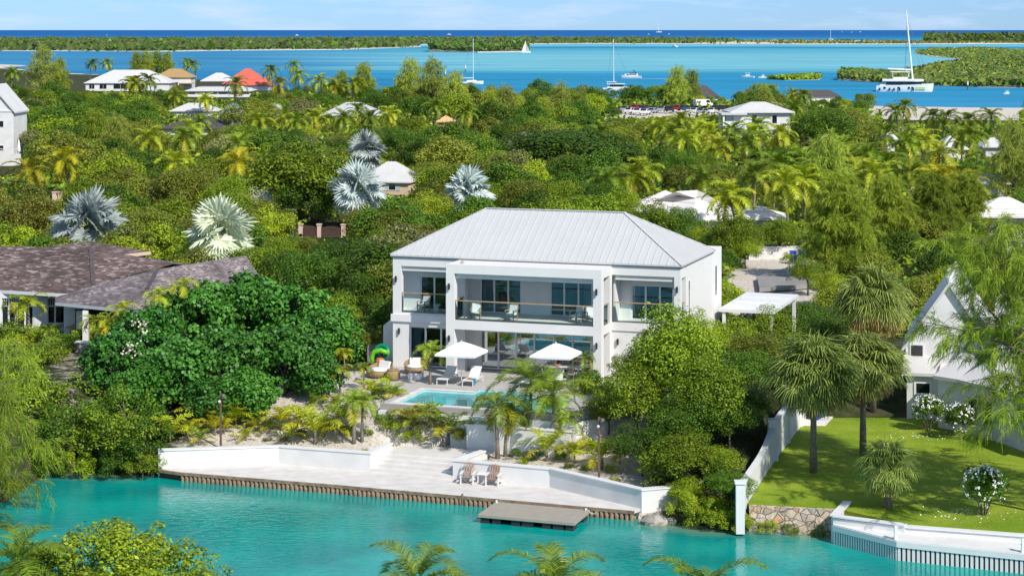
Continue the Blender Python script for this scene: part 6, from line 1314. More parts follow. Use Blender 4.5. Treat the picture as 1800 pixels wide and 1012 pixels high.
def fan_fronds(rng, top, n, pet, Rf, seg=26, span=290, el=(-40, 85), droop=.25, wid=1.0, dry=0, cup=.25, rl=.35):
    Q, M = [], []; top = np.array(top)
    for k in range(n):
        az = k * 2.399 + rng.uniform(-.2, .2); f = (k + .5) / n; e = math.radians(el[1] + (el[0] - el[1]) * f + rng.uniform(-8, 8)); mi = 1 if f > 1 - dry else 0
        d = np.array([math.cos(az) * math.cos(e), math.sin(az) * math.cos(e), math.sin(e)]); side = np.array([-math.sin(az), math.cos(az), 0]); nrm = np.cross(d, side); nrm = nrm if nrm[2] > 0 or e > 1.3 else -nrm
        pl = pet * rng.uniform(.8, 1.15); c = top + d * pl; w = .03
        Q.append([top - side * w, top + side * w, c + side * w, c - side * w]); M.append(mi)
        rf = Rf * rng.uniform(.85, 1.1) * (.8 if mi else 1); fw = rf * math.radians(span) / seg * .5 * wid; fd = unit(d * .9 + np.array([0, 0, -.35 - .5 * (mi)])); roll = rng.uniform(-rl, rl); sd = side * math.cos(roll) + nrm * math.sin(roll); nn = np.cross(fd, sd)
        for j in range(seg):
            a = math.radians(-span / 2 + span * (j + .5) / seg); u = fd * math.cos(a) + sd * math.sin(a); tt = -fd * math.sin(a) + sd * math.cos(a); ln = rf * (1 - .18 * abs(a) / 2.6) * rng.uniform(.9, 1.06)
            mid = c + u * ln * .55 + nn * cup * ln * .28 * (abs(a) / 2.5); tip = mid + unit(u + np.array([0, 0, -droop * (1 + (.8 if mi else 0)) * rng.uniform(.5, 1.6)])) * ln * .5; fold = nn * fw * (.45 if j % 2 else -.45)
            Q.append([c - tt * .02, c + tt * .02, mid + tt * fw * .55 + fold, mid - tt * fw * .55 - fold]); M.append(mi); Q.append([mid - tt * fw * .55 - fold, mid + tt * fw * .55 + fold, tip + tt * .012, tip - tt * .012]); M.append(mi)
    return np.array(Q), np.array(M)
def casuarina_mesh(rng, H, R0, nb, sprays, strands, sl=.5, sw=.022, bare=.12, lean=(0, 0), upang=(25, 60), plume=.7):
    """feathery tree: long rising limbs hung with thin needle strands"""
    m = MB(); Q = []; tp = lambda h: np.array([lean[0] * h ** 1.5, lean[1] * h ** 1.5, H * h])
    m.tube([tuple(tp(h)) for h in np.linspace(-.03 if lean == (0, 0) else 0, .97, 8)], list(np.linspace(.011 * H + .05, .012, 8)), 7)
    for k in range(nb):
        h = bare + (1 - bare) * (k + rng.random()) / nb; az = k * 2.399 + rng.uniform(-.5, .5); e = math.radians(rng.uniform(*upang)); Lb = R0 * (1.25 * (1 - h) ** .65 + .22) * rng.uniform(.65, 1.2); p = tp(h); pts = [p]; n = 6
        for i in range(n):
            d = np.array([math.cos(az) * math.cos(e), math.sin(az) * math.cos(e), math.sin(e)]); p = p + d * Lb / n; pts.append(p); e -= math.radians(rng.uniform(0, 13)); az += rng.uniform(-.15, .15)
        m.tube([tuple(q) for q in pts], list(np.linspace(.022 * Lb / 2 + .012, .006, n + 1)), 5, cap=False); pts = np.array(pts)
        ns = max(4, int(sprays * Lb / R0)); t = rng.uniform(.18, 1.0, ns) ** .8; ii = np.minimum((t * n).astype(int), n - 1); fr = (t * n - ii)[:, None]; base = pts[ii] * (1 - fr) + pts[ii + 1] * fr
        bd = unit(pts[ii + 1] - pts[ii]); o = unit(bd * .5 + rng.normal(size=(ns, 3)) * .65 + np.array([0, 0, .05])); sp = base + o * rng.uniform(.1, .5, (ns, 1)) * min(1, R0 / 3)
        N_ = ns * strands; tl = plume * rng.uniform(.6, 1.4, (ns, 1)); tw = unit(o + np.array([0, 0, -.35])); f = rng.random((N_, 1)); b0 = np.repeat(base, strands, 0) + np.repeat(tw * tl, strands, 0) * f + np.array([0, 0, -.35]) * f ** 2 * np.repeat(tl, strands, 0) + rng.normal(size=(N_, 3)) * .05
        dd = unit(np.repeat(tw, strands, 0) * .9 + rng.normal(size=(N_, 3)) * .36 + np.array([0, 0, -.3])); ln = sl * rng.uniform(.55, 1.35, (N_, 1)); mid = b0 + dd * ln * .5; d2 = unit(dd + np.array([0, 0, -.7])); tip = mid + d2 * ln * .5
        s = unit(np.cross(dd, rng.normal(size=(N_, 3)))) * sw * .5
        Q.append(np.stack([b0 - s * .6, b0 + s * .6, mid + s, mid - s], 1)); Q.append(np.stack([mid - s, mid + s, tip + s * .3, tip - s * .3], 1))
    return np.concatenate(Q), m

class Kind:
    """one kind of plant: a few differently grown prototypes; the first use of each moves it, later uses copy it"""
    def __init__(s, name, cat, group): s.name, s.cat, s.group = name, cat, group; s.pro = []; s.used = []; s.n = 0
    def add(s, crown_me, trunk_mb=None, trunk_mat='bark', one=None, extra=()):
        if one is not None: o = bpy.data.objects.new(s.name, one)
        else:
            o = bpy.data.objects.new(s.name, None)
            link('crown', crown_me, o)
            if trunk_mb: trunk_mb.obj('trunk', trunk_mat, o, smooth=True)
            for nm, me in extra: link(nm, me, o)
        s.pro.append(o); s.used.append(False)
    def put(s, i, x, y, z, rz, sc_, desc=None, label=None, group=None):
        i = i % len(s.pro); o = s.pro[i]
        if not s.used[i]: COL.objects.link(o); s.used[i] = True
        else: o = dup(o, (0, 0, 0))
        o.location = (x, y, z); o.rotation_euler = (0, 0, rz); o.scale = sc_ if hasattr(sc_, '__len__') else (sc_,) * 3
        tag(o, label or desc, s.cat, group or s.group); s.n += 1
        if not label: register(o, desc, x, y)
        return o
    def px(s, i, px, pyc, rpx, R0, zc0, rz=0, zs=1.0, g=None, **k):
        Ds = np.linspace(84, 900, 8000); gz = ground_h((px - 900) * Ds / F, Ds) if g is None else np.full(8000, float(g)); gz = np.maximum(gz, .1)
        k_ = int(np.argmax(53 + F * (HC - gz - zc0 * zs * rpx * Ds / F / R0) / Ds <= pyc)); D = float(Ds[k_]); g0 = float(gz[k_]); x = xat(px, D)
        sc_ = rpx * D / F / R0; return s.put(i, x, D, g0 - .05, rz, (sc_, sc_, sc_ * zs), **k)
RNG = np.random.default_rng(11)
def tree_proto(kind, seed, R3, zc, ncl, per, leaf, lm, H, r0, nl=8, parts=True, bark='bark', **k):
    rng = np.random.default_rng(seed); Q, tips = crown(rng, R3, zc, ncl, per, leaf, **k)
    if parts:
        m = MB(); limbs(rng, m, H, r0, tips, nl); kind.add(quads_mesh('crown', Q, lm), m, bark)
    else:
        m = MB(); limbs(rng, m, H, r0, tips, 3); m.M = [1] * len(m.Fc); kind.add(None, one=quads_mesh(kind.name, Q, [lm, bark], extra=m))
# --- near broadleaf trees (small leaves) and far ones (leaf clumps, no separate parts)
near_tree = Kind('broadleaf_tree', 'tree', 'broadleaf trees near the villa')
NT = dict(dark=[], mid=[], lime=[], olive=[], rust=[])
for j, (nm, mt) in enumerate((('dark', 'leaf_dark'), ('dark', 'leaf_dark'), ('mid', 'leaf_mid'), ('mid', 'leaf_mid'), ('lime', 'leaf_lime'), ('olive', 'leaf_olive'), ('rust', 'leaf_rust'))):
    NT[nm].append(len(near_tree.pro)); tree_proto(near_tree, 100 + j, (3.3, 3.3, 2.7), 3.6, 72, 330, .19, mt, 5.5, .16, 9, rc=(.2, .36), flat=.7, up=.8, shell=(.4, .98))
far_tree = {}
for nm, mt in (('dark', 'leaf_dark'), ('mid', 'leaf_mid'), ('lime', 'leaf_lime'), ('olive', 'leaf_olive'), ('rust', 'leaf_rust'), ('grey', 'leaf_grey')):
    k = Kind({'dark': 'shade_tree', 'mid': 'broadleaf_tree', 'lime': 'lime_tree', 'olive': 'olive_scrub_tree', 'rust': 'rusty_leaved_tree', 'grey': 'grey_leaved_tree'}[nm], 'tree', {'dark': 'dark trees', 'mid': 'mid green trees', 'lime': 'lime green trees', 'olive': 'olive green scrub trees', 'rust': 'rusty leaved trees', 'grey': 'grey leaved trees'}[nm] + ' of the wooded belt'); far_tree[nm] = k
    for v in range(2): tree_proto(k, 200 + v + len(nm) * 7, (3.4, 3.4, 2.5), 3.3, 44, 190, .29, mt, 5, .16, 3, parts=False, rc=(.22, .38), flat=.7, up=.8)
DESC = dict(dark='dark green rounded tree', mid='mid green bushy tree', lime='bright lime green tree', olive='olive green scrubby tree', rust='olive and rust leaved tree', grey='grey green dusty tree')
flam = Kind('spreading_tree', 'tree', 'spreading dark trees'); 
for sd in (31, 32): tree_proto(flam, sd, (5.6, 5.6, 3.3), 4.6, 90, 230, .34, 'leaf_dark' if sd == 32 else 'leaf_mid', 6.5, .3, 10, flat=.45, up=1.0)
grape = Kind('sea_grape', 'tree', 'sea grape trees between the garden and the shingle house')
for sd in (41, 42, 43): tree_proto(grape, sd, (3.0, 3.0, 2.7), 2.6, 64, 140, .33, 'leaf_grape', 4, .12, 9, asp=.95, zlow=-.8, up=.3, rc=(.26, .4))
shrub = Kind('shrub', 'shrub', 'low garden shrubs'); SH = {}
for j, (nm, mt) in enumerate((('green', 'leaf_mid'), ('lime', 'leaf_lime'), ('grey', 'leaf_grey'), ('olive', 'leaf_olive'), ('dark', 'leaf_dark'), ('rust', 'leaf_rust'))):
    SH[nm] = j; rng = np.random.default_rng(60 + j); Q, _ = crown(rng, (1, 1, .8), .62, 24, 70, .14, zlow=-.5); shrub.add(None, one=quads_mesh('shrub', Q, mt))
mangrove = Kind('mangrove', 'mangrove', 'mangrove bushes along the canal banks')
for sd in (51, 52, 53): tree_proto(mangrove, sd, (2.0, 2.0, 1.5), 1.5, 46, 260, .14, ('leaf_dark', 'leaf_mid', 'leaf_lime')[sd - 51], 2.4, .07, 9, zlow=-.75, rc=(.14, .30), shell=(.5, 1.08), flat=.7, up=.8)
# --- palms
coco = Kind('coconut_palm', 'palm', 'coconut palms'); CO = dict(green=[], lime=[], gold=[])
def coco_proto(seed, th, L, n, mt, key, mt2='palm_gold'):
    rng = np.random.default_rng(seed); b = rng.uniform(-.9, .9, 2); top = (b[0], b[1], th)
    Q, M = palm_fronds(rng, top, n, L, 95, .085, .85, 32, (-35, 80), .12); m = MB(); m.tube([(b[0] * t ** 2, b[1] * t ** 2, th * t - .2 * (t == 0)) for t in np.linspace(0, 1, 8)], [.2] + list(np.linspace(.14, .10, 7)), 9)
    CO[key].append(len(coco.pro)); coco.add(quads_mesh('crown', Q, [mt, mt2], M), m, 'palm_bark')
for sd, th, mt, key in ((71, 5.0, 'palm_green', 'green'), (72, 5.6, 'palm_green', 'green'), (73, 5.0, 'palm_lime', 'lime'), (74, 4.6, 'palm_lime', 'lime'), (75, 4.8, 'palm_gold', 'gold')): coco_proto(sd, th, 3.3, 19, mt, key)
NEARP = []
for sd in (171, 172):
    rng = np.random.default_rng(sd); Q, M = palm_fronds(rng, (0, 0, 5.2), 15, 3.7, 108, .05, 1.0, 52, (-30, 78), .1); m = MB(); m.tube([(0, 0, 5.2 * t - .2 * (t == 0)) for t in np.linspace(0, 1, 8)], [.2] + list(np.linspace(.14, .10, 7)), 9)
    NEARP.append(len(coco.pro)); coco.add(quads_mesh('crown', Q, ['palm_green', 'palm_lime'], M), m, 'palm_bark')
young = Kind('young_coconut_palm', 'palm', 'young coconut palms in the sandy garden'); YO = {}
for j, (sd, mt, mt2) in enumerate(((81, 'palm_lime', 'palm_gold'), (82, 'palm_gold', 'palm_lime'), (83, 'palm_green', 'palm_gold'))):
    rng = np.random.default_rng(sd); Q, M = palm_fronds(rng, (0, 0, .35), 9, 1.35, 75, .05, .42, 16, (20, 82), .3); m = MB(); m.tube([(0, 0, -.1), (0, 0, .4)], [.07, .045], 7); young.add(quads_mesh('crown', Q, [mt, mt2], M), m, 'palm_bark')
arch = Kind('christmas_palm', 'palm', 'small ornamental palms with arching fronds')
for sd, th, mt in ((91, 2.0, 'palm_green'), (92, 2.3, 'palm_green'), (93, 2.0, 'palm_lime'), (94, 3.6, 'palm_lime')):
    rng = np.random.default_rng(sd); Q, M = palm_fronds(rng, (0.1, 0, th), 11, 1.5, 120, .055, .48, 18, (-15, 70), .14); m = MB(); m.tube([(0, 0, -.2), (.02, 0, th * .3), (.1, 0, th)], [.13, .085, .06], 8); arch.add(quads_mesh('crown', Q, [mt, 'palm_gold'], M), m, 'palm_bark')
silver = Kind('silver_palm', 'palm', 'silver fan palms')
for sd, mt in ((101, 'palm_silver'), (102, 'palm_pale'), (103, 'palm_silver')):
    rng = np.random.default_rng(sd); th = 3.2; Q, M = fan_fronds(rng, (0, 0, th), 30, 1.25, 1.4, 26, 300, (-50, 86), .16, 1.2, .0, .15, 1.25); m = MB(); m.tube([(0, 0, -.3), (0, 0, th)], [.28, .2], 10); silver.add(quads_mesh('crown', Q, [mt, 'sabal_dry'], M), m, 'palm_bark')
sabal = Kind('cabbage_palm', 'palm', 'cabbage palms on the lawn')
def sabal_proto(seed, th, n, pet, Rf, dry, tr=.13):
    rng = np.random.default_rng(seed); Q, M = fan_fronds(rng, (0, 0, th), n, pet, Rf, 32, 270, (-82, 86), 1.0, .5, dry, .25, .9); m = MB(); m.tube([(0, 0, -.2), (0, 0, th * .5), (0.03, 0, th * .85), (0, 0, th)], [tr * 1.25, tr * .9, tr, tr * 1.1], 10); sabal.add(quads_mesh('crown', Q, ['sabal_green', 'sabal_dry'], M), m, 'palm_bark')
sabal_proto(111, 4.7, 96, 1.15, 1.2, .2); sabal_proto(112, 4.8, 96, 1.15, 1.15, .3); sabal_proto(113, 6.1, 100, 1.15, 1.15, .36); sabal_proto(114, 2.0, 52, .85, .85, .1, .16)
casu = Kind('casuarina_tree', 'tree', 'feathery casuarina trees')
def casu_proto(seed, H, R0, nb, sp, st, mt, **k):
    rng = np.random.default_rng(seed); Q, m = casuarina_mesh(rng, H, R0, nb, sp, st, **k); casu.add(quads_mesh('crown', Q, mt), m, 'bark')
casu_proto(121, 9, 2.6, 70, 13, 9, 'needle_gold', sl=.8, sw=.055); casu_proto(122, 9, 2.3, 70, 13, 9, 'needle', sl=.8, sw=.055); casu_proto(123, 10, 3.2, 80, 13, 9, 'needle_gold', sl=.8, sw=.055)
casu_proto(124, 10, 4.4, 42, 14, 30, 'needle', sl=.5, sw=.028, lean=(4.2, -.8), upang=(0, 42), plume=1.2); casu_proto(125, 15, 6.4, 72, 21, 34, 'needle', sl=.5, sw=.028, lean=(-4.6, .0), bare=.3, upang=(15, 60), plume=1.0); casu_proto(126, 10, 3.2, 70, 24, 26, 'needle', sl=.5, sw=.04, plume=.9)

# --- hero trees, placed where the photograph shows them
flam.px(0, 530, 312, 92, 5.6, 4.6, 0, label='huge dark spreading tree between the silver palm pair and the coconut palms')
flam.px(1, 1000, 262, 110, 5.6, 4.6, 1, zs=.6, label='wide flat layered dark tree beside the purple shingle roof')
flam.px(0, 415, 240, 45, 5.6, 4.6, 2, zs=.7, label='light layered tree behind the huge dark spreading tree')
flam.px(1, 1365, 275, 50, 5.6, 4.6, 2, zs=.6, label='flat layered dark tree below the white porch house')
flam.px(1, 1395, 556, 66, 5.6, 4.6, .5, zs=.7, label='low flat layered tree between the carport and the brown cabbage palm')
for px, py, r, nm in ((258, 408, 62, 'olive'), (45, 385, 62, 'rust'), (470, 400, 48, 'lime'), (400, 345, 50, 'mid'), (330, 330, 55, 'olive'), (150, 345, 40, 'mid'), (600, 455, 55, 'dark'), (668, 432, 36, 'mid'), (535, 442, 40, 'olive'), (640, 520, 52, 'dark'), (590, 555, 50, 'mid'), (662, 480, 40, 'mid'), (672, 560, 36, 'dark'), (640, 600, 34, 'olive'), (540, 480, 60, 'dark'), (490, 445, 40, 'mid'), (690, 400, 50, 'olive'), (750, 370, 45, 'lime'), (700, 440, 36, 'lime'), (800, 355, 36, 'mid'), (640, 395, 40, 'rust'), (850, 350, 40, 'mid'), (920, 345, 45, 'olive'), (990, 350, 40, 'mid'), (1060, 355, 45, 'dark'), (1100, 365, 40, 'mid'), (1140, 390, 45, 'mid'), (1200, 395, 42, 'dark'), (1245, 420, 36, 'lime'), (1300, 415, 50, 'mid'), (1370, 412, 40, 'mid'), (1440, 420, 34, 'dark'), (1310, 440, 30, 'lime'),
                      (1420, 480, 36, 'mid'), (1350, 590, 56, 'mid'), (1335, 625, 60, 'olive'), (1400, 625, 62, 'mid'), (1312, 572, 34, 'dark'), (1280, 590, 40, 'mid'), (1278, 566, 20, 'mid'), (1398, 556, 30, 'dark'), (1345, 570, 30, 'olive'), (1460, 590, 60, 'dark'), (1395, 680, 50, 'dark'), (1500, 470, 40, 'mid'), (1460, 500, 36, 'lime'), (745, 270, 45, 'dark'), (830, 265, 50, 'dark'), (700, 250, 40, 'dark'), (760, 305, 32, 'olive'), (900, 300, 46, 'grey'), (880, 270, 40, 'dark'), (1450, 225, 52, 'dark'), (1420, 230, 40, 'mid'), (1200, 290, 40, 'dark'), (1240, 300, 36, 'mid')):
    if nm == 'grey': far_tree['grey'].px(0, px, py, r, 3.4, 3.3, RNG.random() * 6, desc=DESC['grey']); continue
    i = NT[nm][int(RNG.integers(len(NT[nm])))]; near_tree.px(i, px, py, r, 3.3, 3.6, RNG.random() * 6, desc=DESC[nm])
# big leafy tree in front of the villa's corner, a thicket of several
for px, py, r, nm, zs, lab in ((1190, 625, 92, 'mid', 1.25, 'big yellow green leafy tree covering the villa corner'), (1120, 700, 74, 'mid', 1.1, 'leafy tree at the pool end in front of the big yellow green tree'), (1245, 690, 80, 'mid', 1.1, 'leafy tree on the lawn wall side of the big yellow green tree'), (1283, 735, 52, 'dark', 1, 'dark leafy tree against the stepped white wall'), (1130, 780, 58, 'dark', .9, 'dark bushy tree behind the bent retaining wall'), (1200, 800, 62, 'mid', .9, 'bushy tree between the rocks and the dark tree'), (1258, 812, 50, 'mid', .8, 'bushy pale tree by the first wall pillar'), (1070, 720, 44, 'olive', .9, 'small olive tree at the pool wall end'), (1215, 740, 66, 'dark', 1, 'dark tree in the middle of the thicket beside the villa'), (1305, 650, 56, 'dark', 1, 'dark tree closing the gap towards the first cabbage palm'), (1290, 600, 56, 'mid', 1, 'tree behind the big yellow green tree, at the villa side wall'), (1316, 708, 46, 'dark', 1, 'dark tree pressing on the stepped wall below the cabbage palms'), (1160, 655, 66, 'dark', 1.15, 'dark tree filling in behind the pool end of the thicket'), (1225, 600, 60, 'lime', 1.2, 'sunlit crown at the top of the thicket beside the villa'), (1110, 650, 44, 'mid', 1.1, 'slim tree of the thicket nearest the dining table'), (1205, 862, 40, 'mid', .8, 'low tree behind the white wall end above the rocks'), (1285, 850, 40, 'dark', .8, 'low dark tree behind the first wall pillar')):
    near_tree.px(NT[nm][-1], px, py, r, 3.3, 3.6, RNG.random() * 6, zs=zs, label=lab)
# sea grapes
for k, (px, py, r, d) in enumerate(((205, 640, 58, 'nearest the grey garden blocks'), (265, 590, 62, 'with the small palms poking over it'), (345, 560, 66, 'below the grey wing roof'), (430, 545, 68, 'tallest of the hedge'), (515, 555, 64, 'beside the dark trees'), (580, 590, 56, 'nearest the villa'), (240, 690, 48, 'above the mangroves'), (320, 650, 66, 'in the middle of the hedge'), (410, 640, 68, 'behind the lamp post'), (500, 640, 64, 'facing the sandy slope'), (565, 655, 44, 'beside the sandy path'), (270, 660, 44, 'lowest, behind the mangroves'), (430, 695, 50, 'over the yellow young palms'), (365, 705, 48, 'beside the lamp post head'))):
    grape.px(k, px, py, r, 3.0, 2.6, k * 1.3, label='glossy sea grape tree ' + d)
o = Kind('flowering_creeper', 'creeper', 'pale pink flowering creepers'); rng = np.random.default_rng(5)
for k, (px, py, lab) in enumerate(((232, 612, 'pale pink blossoms showing through the sea grape nearest the garden blocks'), (248, 575, 'pale pink blossom sprays on the sea grape below the small palms'))):
    D = 118.5 + k * 2; C = np.array([xat(px, D), D, zat(py, D)]) + rng.normal(size=(70, 3)) * np.array([.32, .3, .28]); tag(link('flowering_creeper', quads_mesh('flowering_creeper', leafq(C[:34], unit(rng.normal(size=(34, 3)) + [0, -1, .6]), .15, .9, rng), 'flower_pink')), lab, 'creeper', 'pale pink flowering creepers')
# silver palms
for k, (px, py, r, i, lab) in enumerate(((156, 398, 66, 0, 'largest silver fan palm behind the brown shingle roof'), (386, 412, 64, 1, 'pale green silver fan palm behind the grey wing roof'), (630, 335, 50, 0, 'silver fan palm in front of the beige cottage'), (645, 268, 38, 2, 'silver fan palm rising above the beige cottage roof'), (822, 338, 46, 2, 'silver fan palm with two bare spikes above the villa ridge'), (408, 204, 22, 0, 'small distant silver palm beside the dark grey roof'), (482, 198, 16, 1, 'tiny distant silver palm among coconut palms'))):
    silver.px(i, px, py, r, 2.35, 3.2, k * 1.1, label=lab)
# lawn palms
for i, px, pyb, lab in ((0, 1430, 830, 'cabbage palm on the lawn nearest the stepped white wall'), (1, 1517, 800, 'cabbage palm in the middle of the lawn with thick trunk'), (2, 1535, 728, 'tallest cabbage palm with brown hanging skirt behind the lawn'), (3, 1561, 892, 'short cabbage palm alone on the front of the lawn')):
    x, y = gp(px, pyb, LZ); sabal.put(i, x, y, LZ, i * 1.7, ((1.36, 1.36, 1.1), (1.3, 1.3, 1.02), (1.3, 1.3, 1.12), (1.15, 1.15, 1.0))[i], label=lab)
def flower_bush(px, py, s, label, seed):
    x, y = gp(px, py, LZ); rng = np.random.default_rng(seed); o = thing('flowering_bush', label, 'bush', (x, y, LZ), rng.random() * 6, 'white flowering bushes on the lawn'); o.scale = (s, s, s)
    Q, tips = crown(rng, (.85, .85, .72), 1.25, 40, 90, .12, zlow=-.5); link('foliage', quads_mesh('foliage', Q, 'leaf_dark'), o)
    m = MB()
    for k in range(7): a = k * .9; m.tube([(.06 * math.cos(a), .06 * math.sin(a), -.05), (.35 * math.cos(a), .35 * math.sin(a), .8)], [.03, .015], 6)
    m.obj('stem', 'bark', o); n = 110; d = unit(rng.normal(size=(n, 3)) + [0, 0, .9]); C = d * np.array([.95, .95, .85]) * rng.uniform(.88, 1.05, (n, 1)) + [0, 0, 1.25]; C = np.repeat(C, 4, 0) + rng.normal(size=(n * 4, 3)) * .035
    link('blossom', quads_mesh('blossom', leafq(C, unit(rng.normal(size=(4 * n, 3)) + np.repeat(d, 4, 0) * 1.4), .10, .9, rng), 'flower_white'), o)
flower_bush(1730, 905, 1.12, 'round bush covered in white flowers on the front of the lawn', 1); flower_bush(1632, 757, 1.0, 'white flowering bush at the house wall under the small window', 2); flower_bush(1686, 772, 1.0, 'white flowering bush at the house wall, nearer the drooping branches', 3)
rng = np.random.default_rng(9); C = np.concatenate([np.stack([rng.normal(x, sx, n), rng.normal(y, sy, n), np.full(n, LZ + .03)], -1) for x, y, sx, sy, n in ((*gp(1700, 905, LZ), 1.1, .8, 110), (*gp(1650, 767, LZ), 1.2, .7, 90))])
stuff(link('fallen_petals', quads_mesh('fallen_petals', leafq(C, unit(rng.normal(size=C.shape) * .4 + [0, 0, 1]), .085, .9, rng), 'flower_white')))
# garden palms round the pool and the dock
for i, px, pyb, h, lab in ((0, 622, 779, 97, 'arching palm with a brown frond on the sandy slope'), (1, 636, 777, 84, 'arching palm close beside the brown fronded one'), (0, 756, 675, 78, 'small arching palm growing in the terrace by the loungers'), (1, 875, 806, 112, 'arching palm behind the deck chairs, nearest the stairs'), (0, 888, 802, 104, 'arching palm behind the deck chairs, second from the stairs'), (2, 606, 652, 44, 'small palm at the shaded corner beside the villa'), (1, 640, 684, 46, 'small palm behind the black planter pot'), (2, 598, 692, 56, 'yellow green palm on the sandy path'), (2, 680, 690, 36, 'low yellow palm at the terrace edge'), (0, 1024, 674, 62, 'small palm beside the dining table'), (0, 915, 792, 78, 'arching palm against the white pool wall, nearest the deck chair pair'), (1, 998, 798, 72, 'arching palm against the white pool wall, nearest the lamp post'), (2, 850, 790, 60, 'yellow green palm at the inner corner of the stairs'),
                          (2, 51, 594, 84, 'bushy palm before the shingle house windows, nearest the picture edge'), (1, 30, 580, 66, 'palm behind the bushy palm at the shingle house'), (0, 87, 612, 46, 'small palm at the shingle house garden steps')):
    x, D, gg = base(px, pyb)
    if px in (756, 1024): gg = 3.3; D = (HC - gg) * F / (pyb - 53)
    s = h * D / F / 2.75; arch.put(i, xat(px, D), D, gg, px * .7, s, label=lab)
for px, py, D, lab in ((168, 562, 131, 'palm before the shingle house porch'), (188, 568, 130, 'yellow green palm beside the shingle house porch'), (214, 542, 130, 'palm reaching up in front of the grey wing roof'), (277, 518, 131, 'palm over the sea grapes before the wing roof, first of two'), (321, 500, 132, 'palm over the sea grapes before the wing roof, second of two')):
    z = zat(py, D); arch.put(3, xat(px, D), D, z - 3.7 * .9, px * .7, .9, label=lab)
for i, px, pyb, h, lab in ((NEARP[0], 933, 775, 136, 'tall coconut palm between the pool and the deck chairs'), (NEARP[1], 973, 784, 118, 'coconut palm next to the white pool wall')):
    D = (HC - 1.5) * F / (pyb - 53); s = h * D / F / 6.6; o = coco.put(i, xat(px, D), D, 1.4, px, (s * 1.2, s * 1.2, s), label=lab)
for j, (px, pyb, h) in enumerate(((961, 811, 48), (1010, 814, 36), (1058, 824, 52), (788, 776, 56), (554, 780, 58), (722, 752, 34), (510, 777, 28), (496, 757, 40), (433, 775, 24), (350, 783, 28), (299, 777, 42), (356, 755, 46), (400, 752, 44), (449, 758, 24), (1090, 815, 34), (690, 705, 30), (655, 700, 30), (590, 720, 26), (745, 735, 24), (330, 770, 30), (415, 752, 40), (470, 762, 28), (530, 750, 34), (570, 770, 26), (600, 745, 30), (378, 765, 34), (812, 770, 34), (985, 800, 30))):
    x, D, gg = base(px, pyb)
    young.put((0, 1, 0, 2, 0, 1)[j % 6], xat(px, D), D, gg, j * 2.1, 1.45 * h * D / F / 1.55, desc=('yellow green', 'golden', 'yellow green', 'deep green', 'yellow green', 'golden')[j % 6] + ' young coconut palm')
landmark('the lamp post in the sand', *gp(388, 780, 1.45)); landmark('the pool wall', *vw(10, -12.3)[:2]); landmark('the top of the dock stairs', *gp(740, 778, 1.3)); landmark('the lamp post by the leafy tree', *gp(1053, 838, 1.4))
# foreground palms on the near bank
for j, (px, pyt, D, i, rz, lab) in enumerate(((735, 936, 74, 0, .4, 'near coconut palm crown rising over the canal, nearest the dock stairs axis'), (975, 938, 72, 1, 2.0, 'near coconut palm crown rising in front of the floating platform'), (1240, 955, 70, 0, 4.0, 'near coconut palm crown rising before the rocks'), (30, 905, 76, 2, 1.0, 'near coconut palm spreading at the picture corner under feathery branches'))):
    zt = zat(pyt, D); s = .74; o = coco.put(NEARP[j % 2], xat(px, D), D, zt - 7.7 * s, rz, s, label=lab)
# casuarinas
def cas(i, px, py, Z, s, rz, lab=None, **k):
    x, y = gp(px, py, Z); return casu.put(i, x, y, Z - .3, rz, s, label=lab, **k)
casu.put(3, -28.2, 99.5, .2, 0, .88, label='drooping feathery casuarina leaning over the canal bank')
casu.put(3, -28.3, 95.0, -.6, .25, .84, label='second drooping casuarina, hanging lowest over the canal')
casu.put(4, 27.0, 94.5, .9, 0, .95, label='tall drooping casuarina with bare limbs before the white gabled house')
casu.put(4, 28.5, 98.0, 1.2, -.5, .8, label='casuarina behind the tall drooping one, over the stepped roof')
for px, pyb, h, i, lab in ((1475, 490, 190, 5, 'slim casuarina with visible trunk beside the brown cabbage palm'), (1560, 455, 150, 5, 'feathery casuarina between the slim one and the white gabled house'), (1640, 445, 145, 5, 'feathery casuarina above the white gable roof'), (1700, 430, 130, 5, 'feathery casuarina near the street side car'), (1455, 395, 165, 2, 'tall pointed casuarina with soft yellow crown among coconut palms'), (1780, 360, 150, 2, 'casuarina at the street side tiled roof')):
    D = (HC - 3) * F / (pyb - 53); casu.put(i, xat(px, D), D, 2.9, px * .3, h * D / F / (10.5), label=lab)
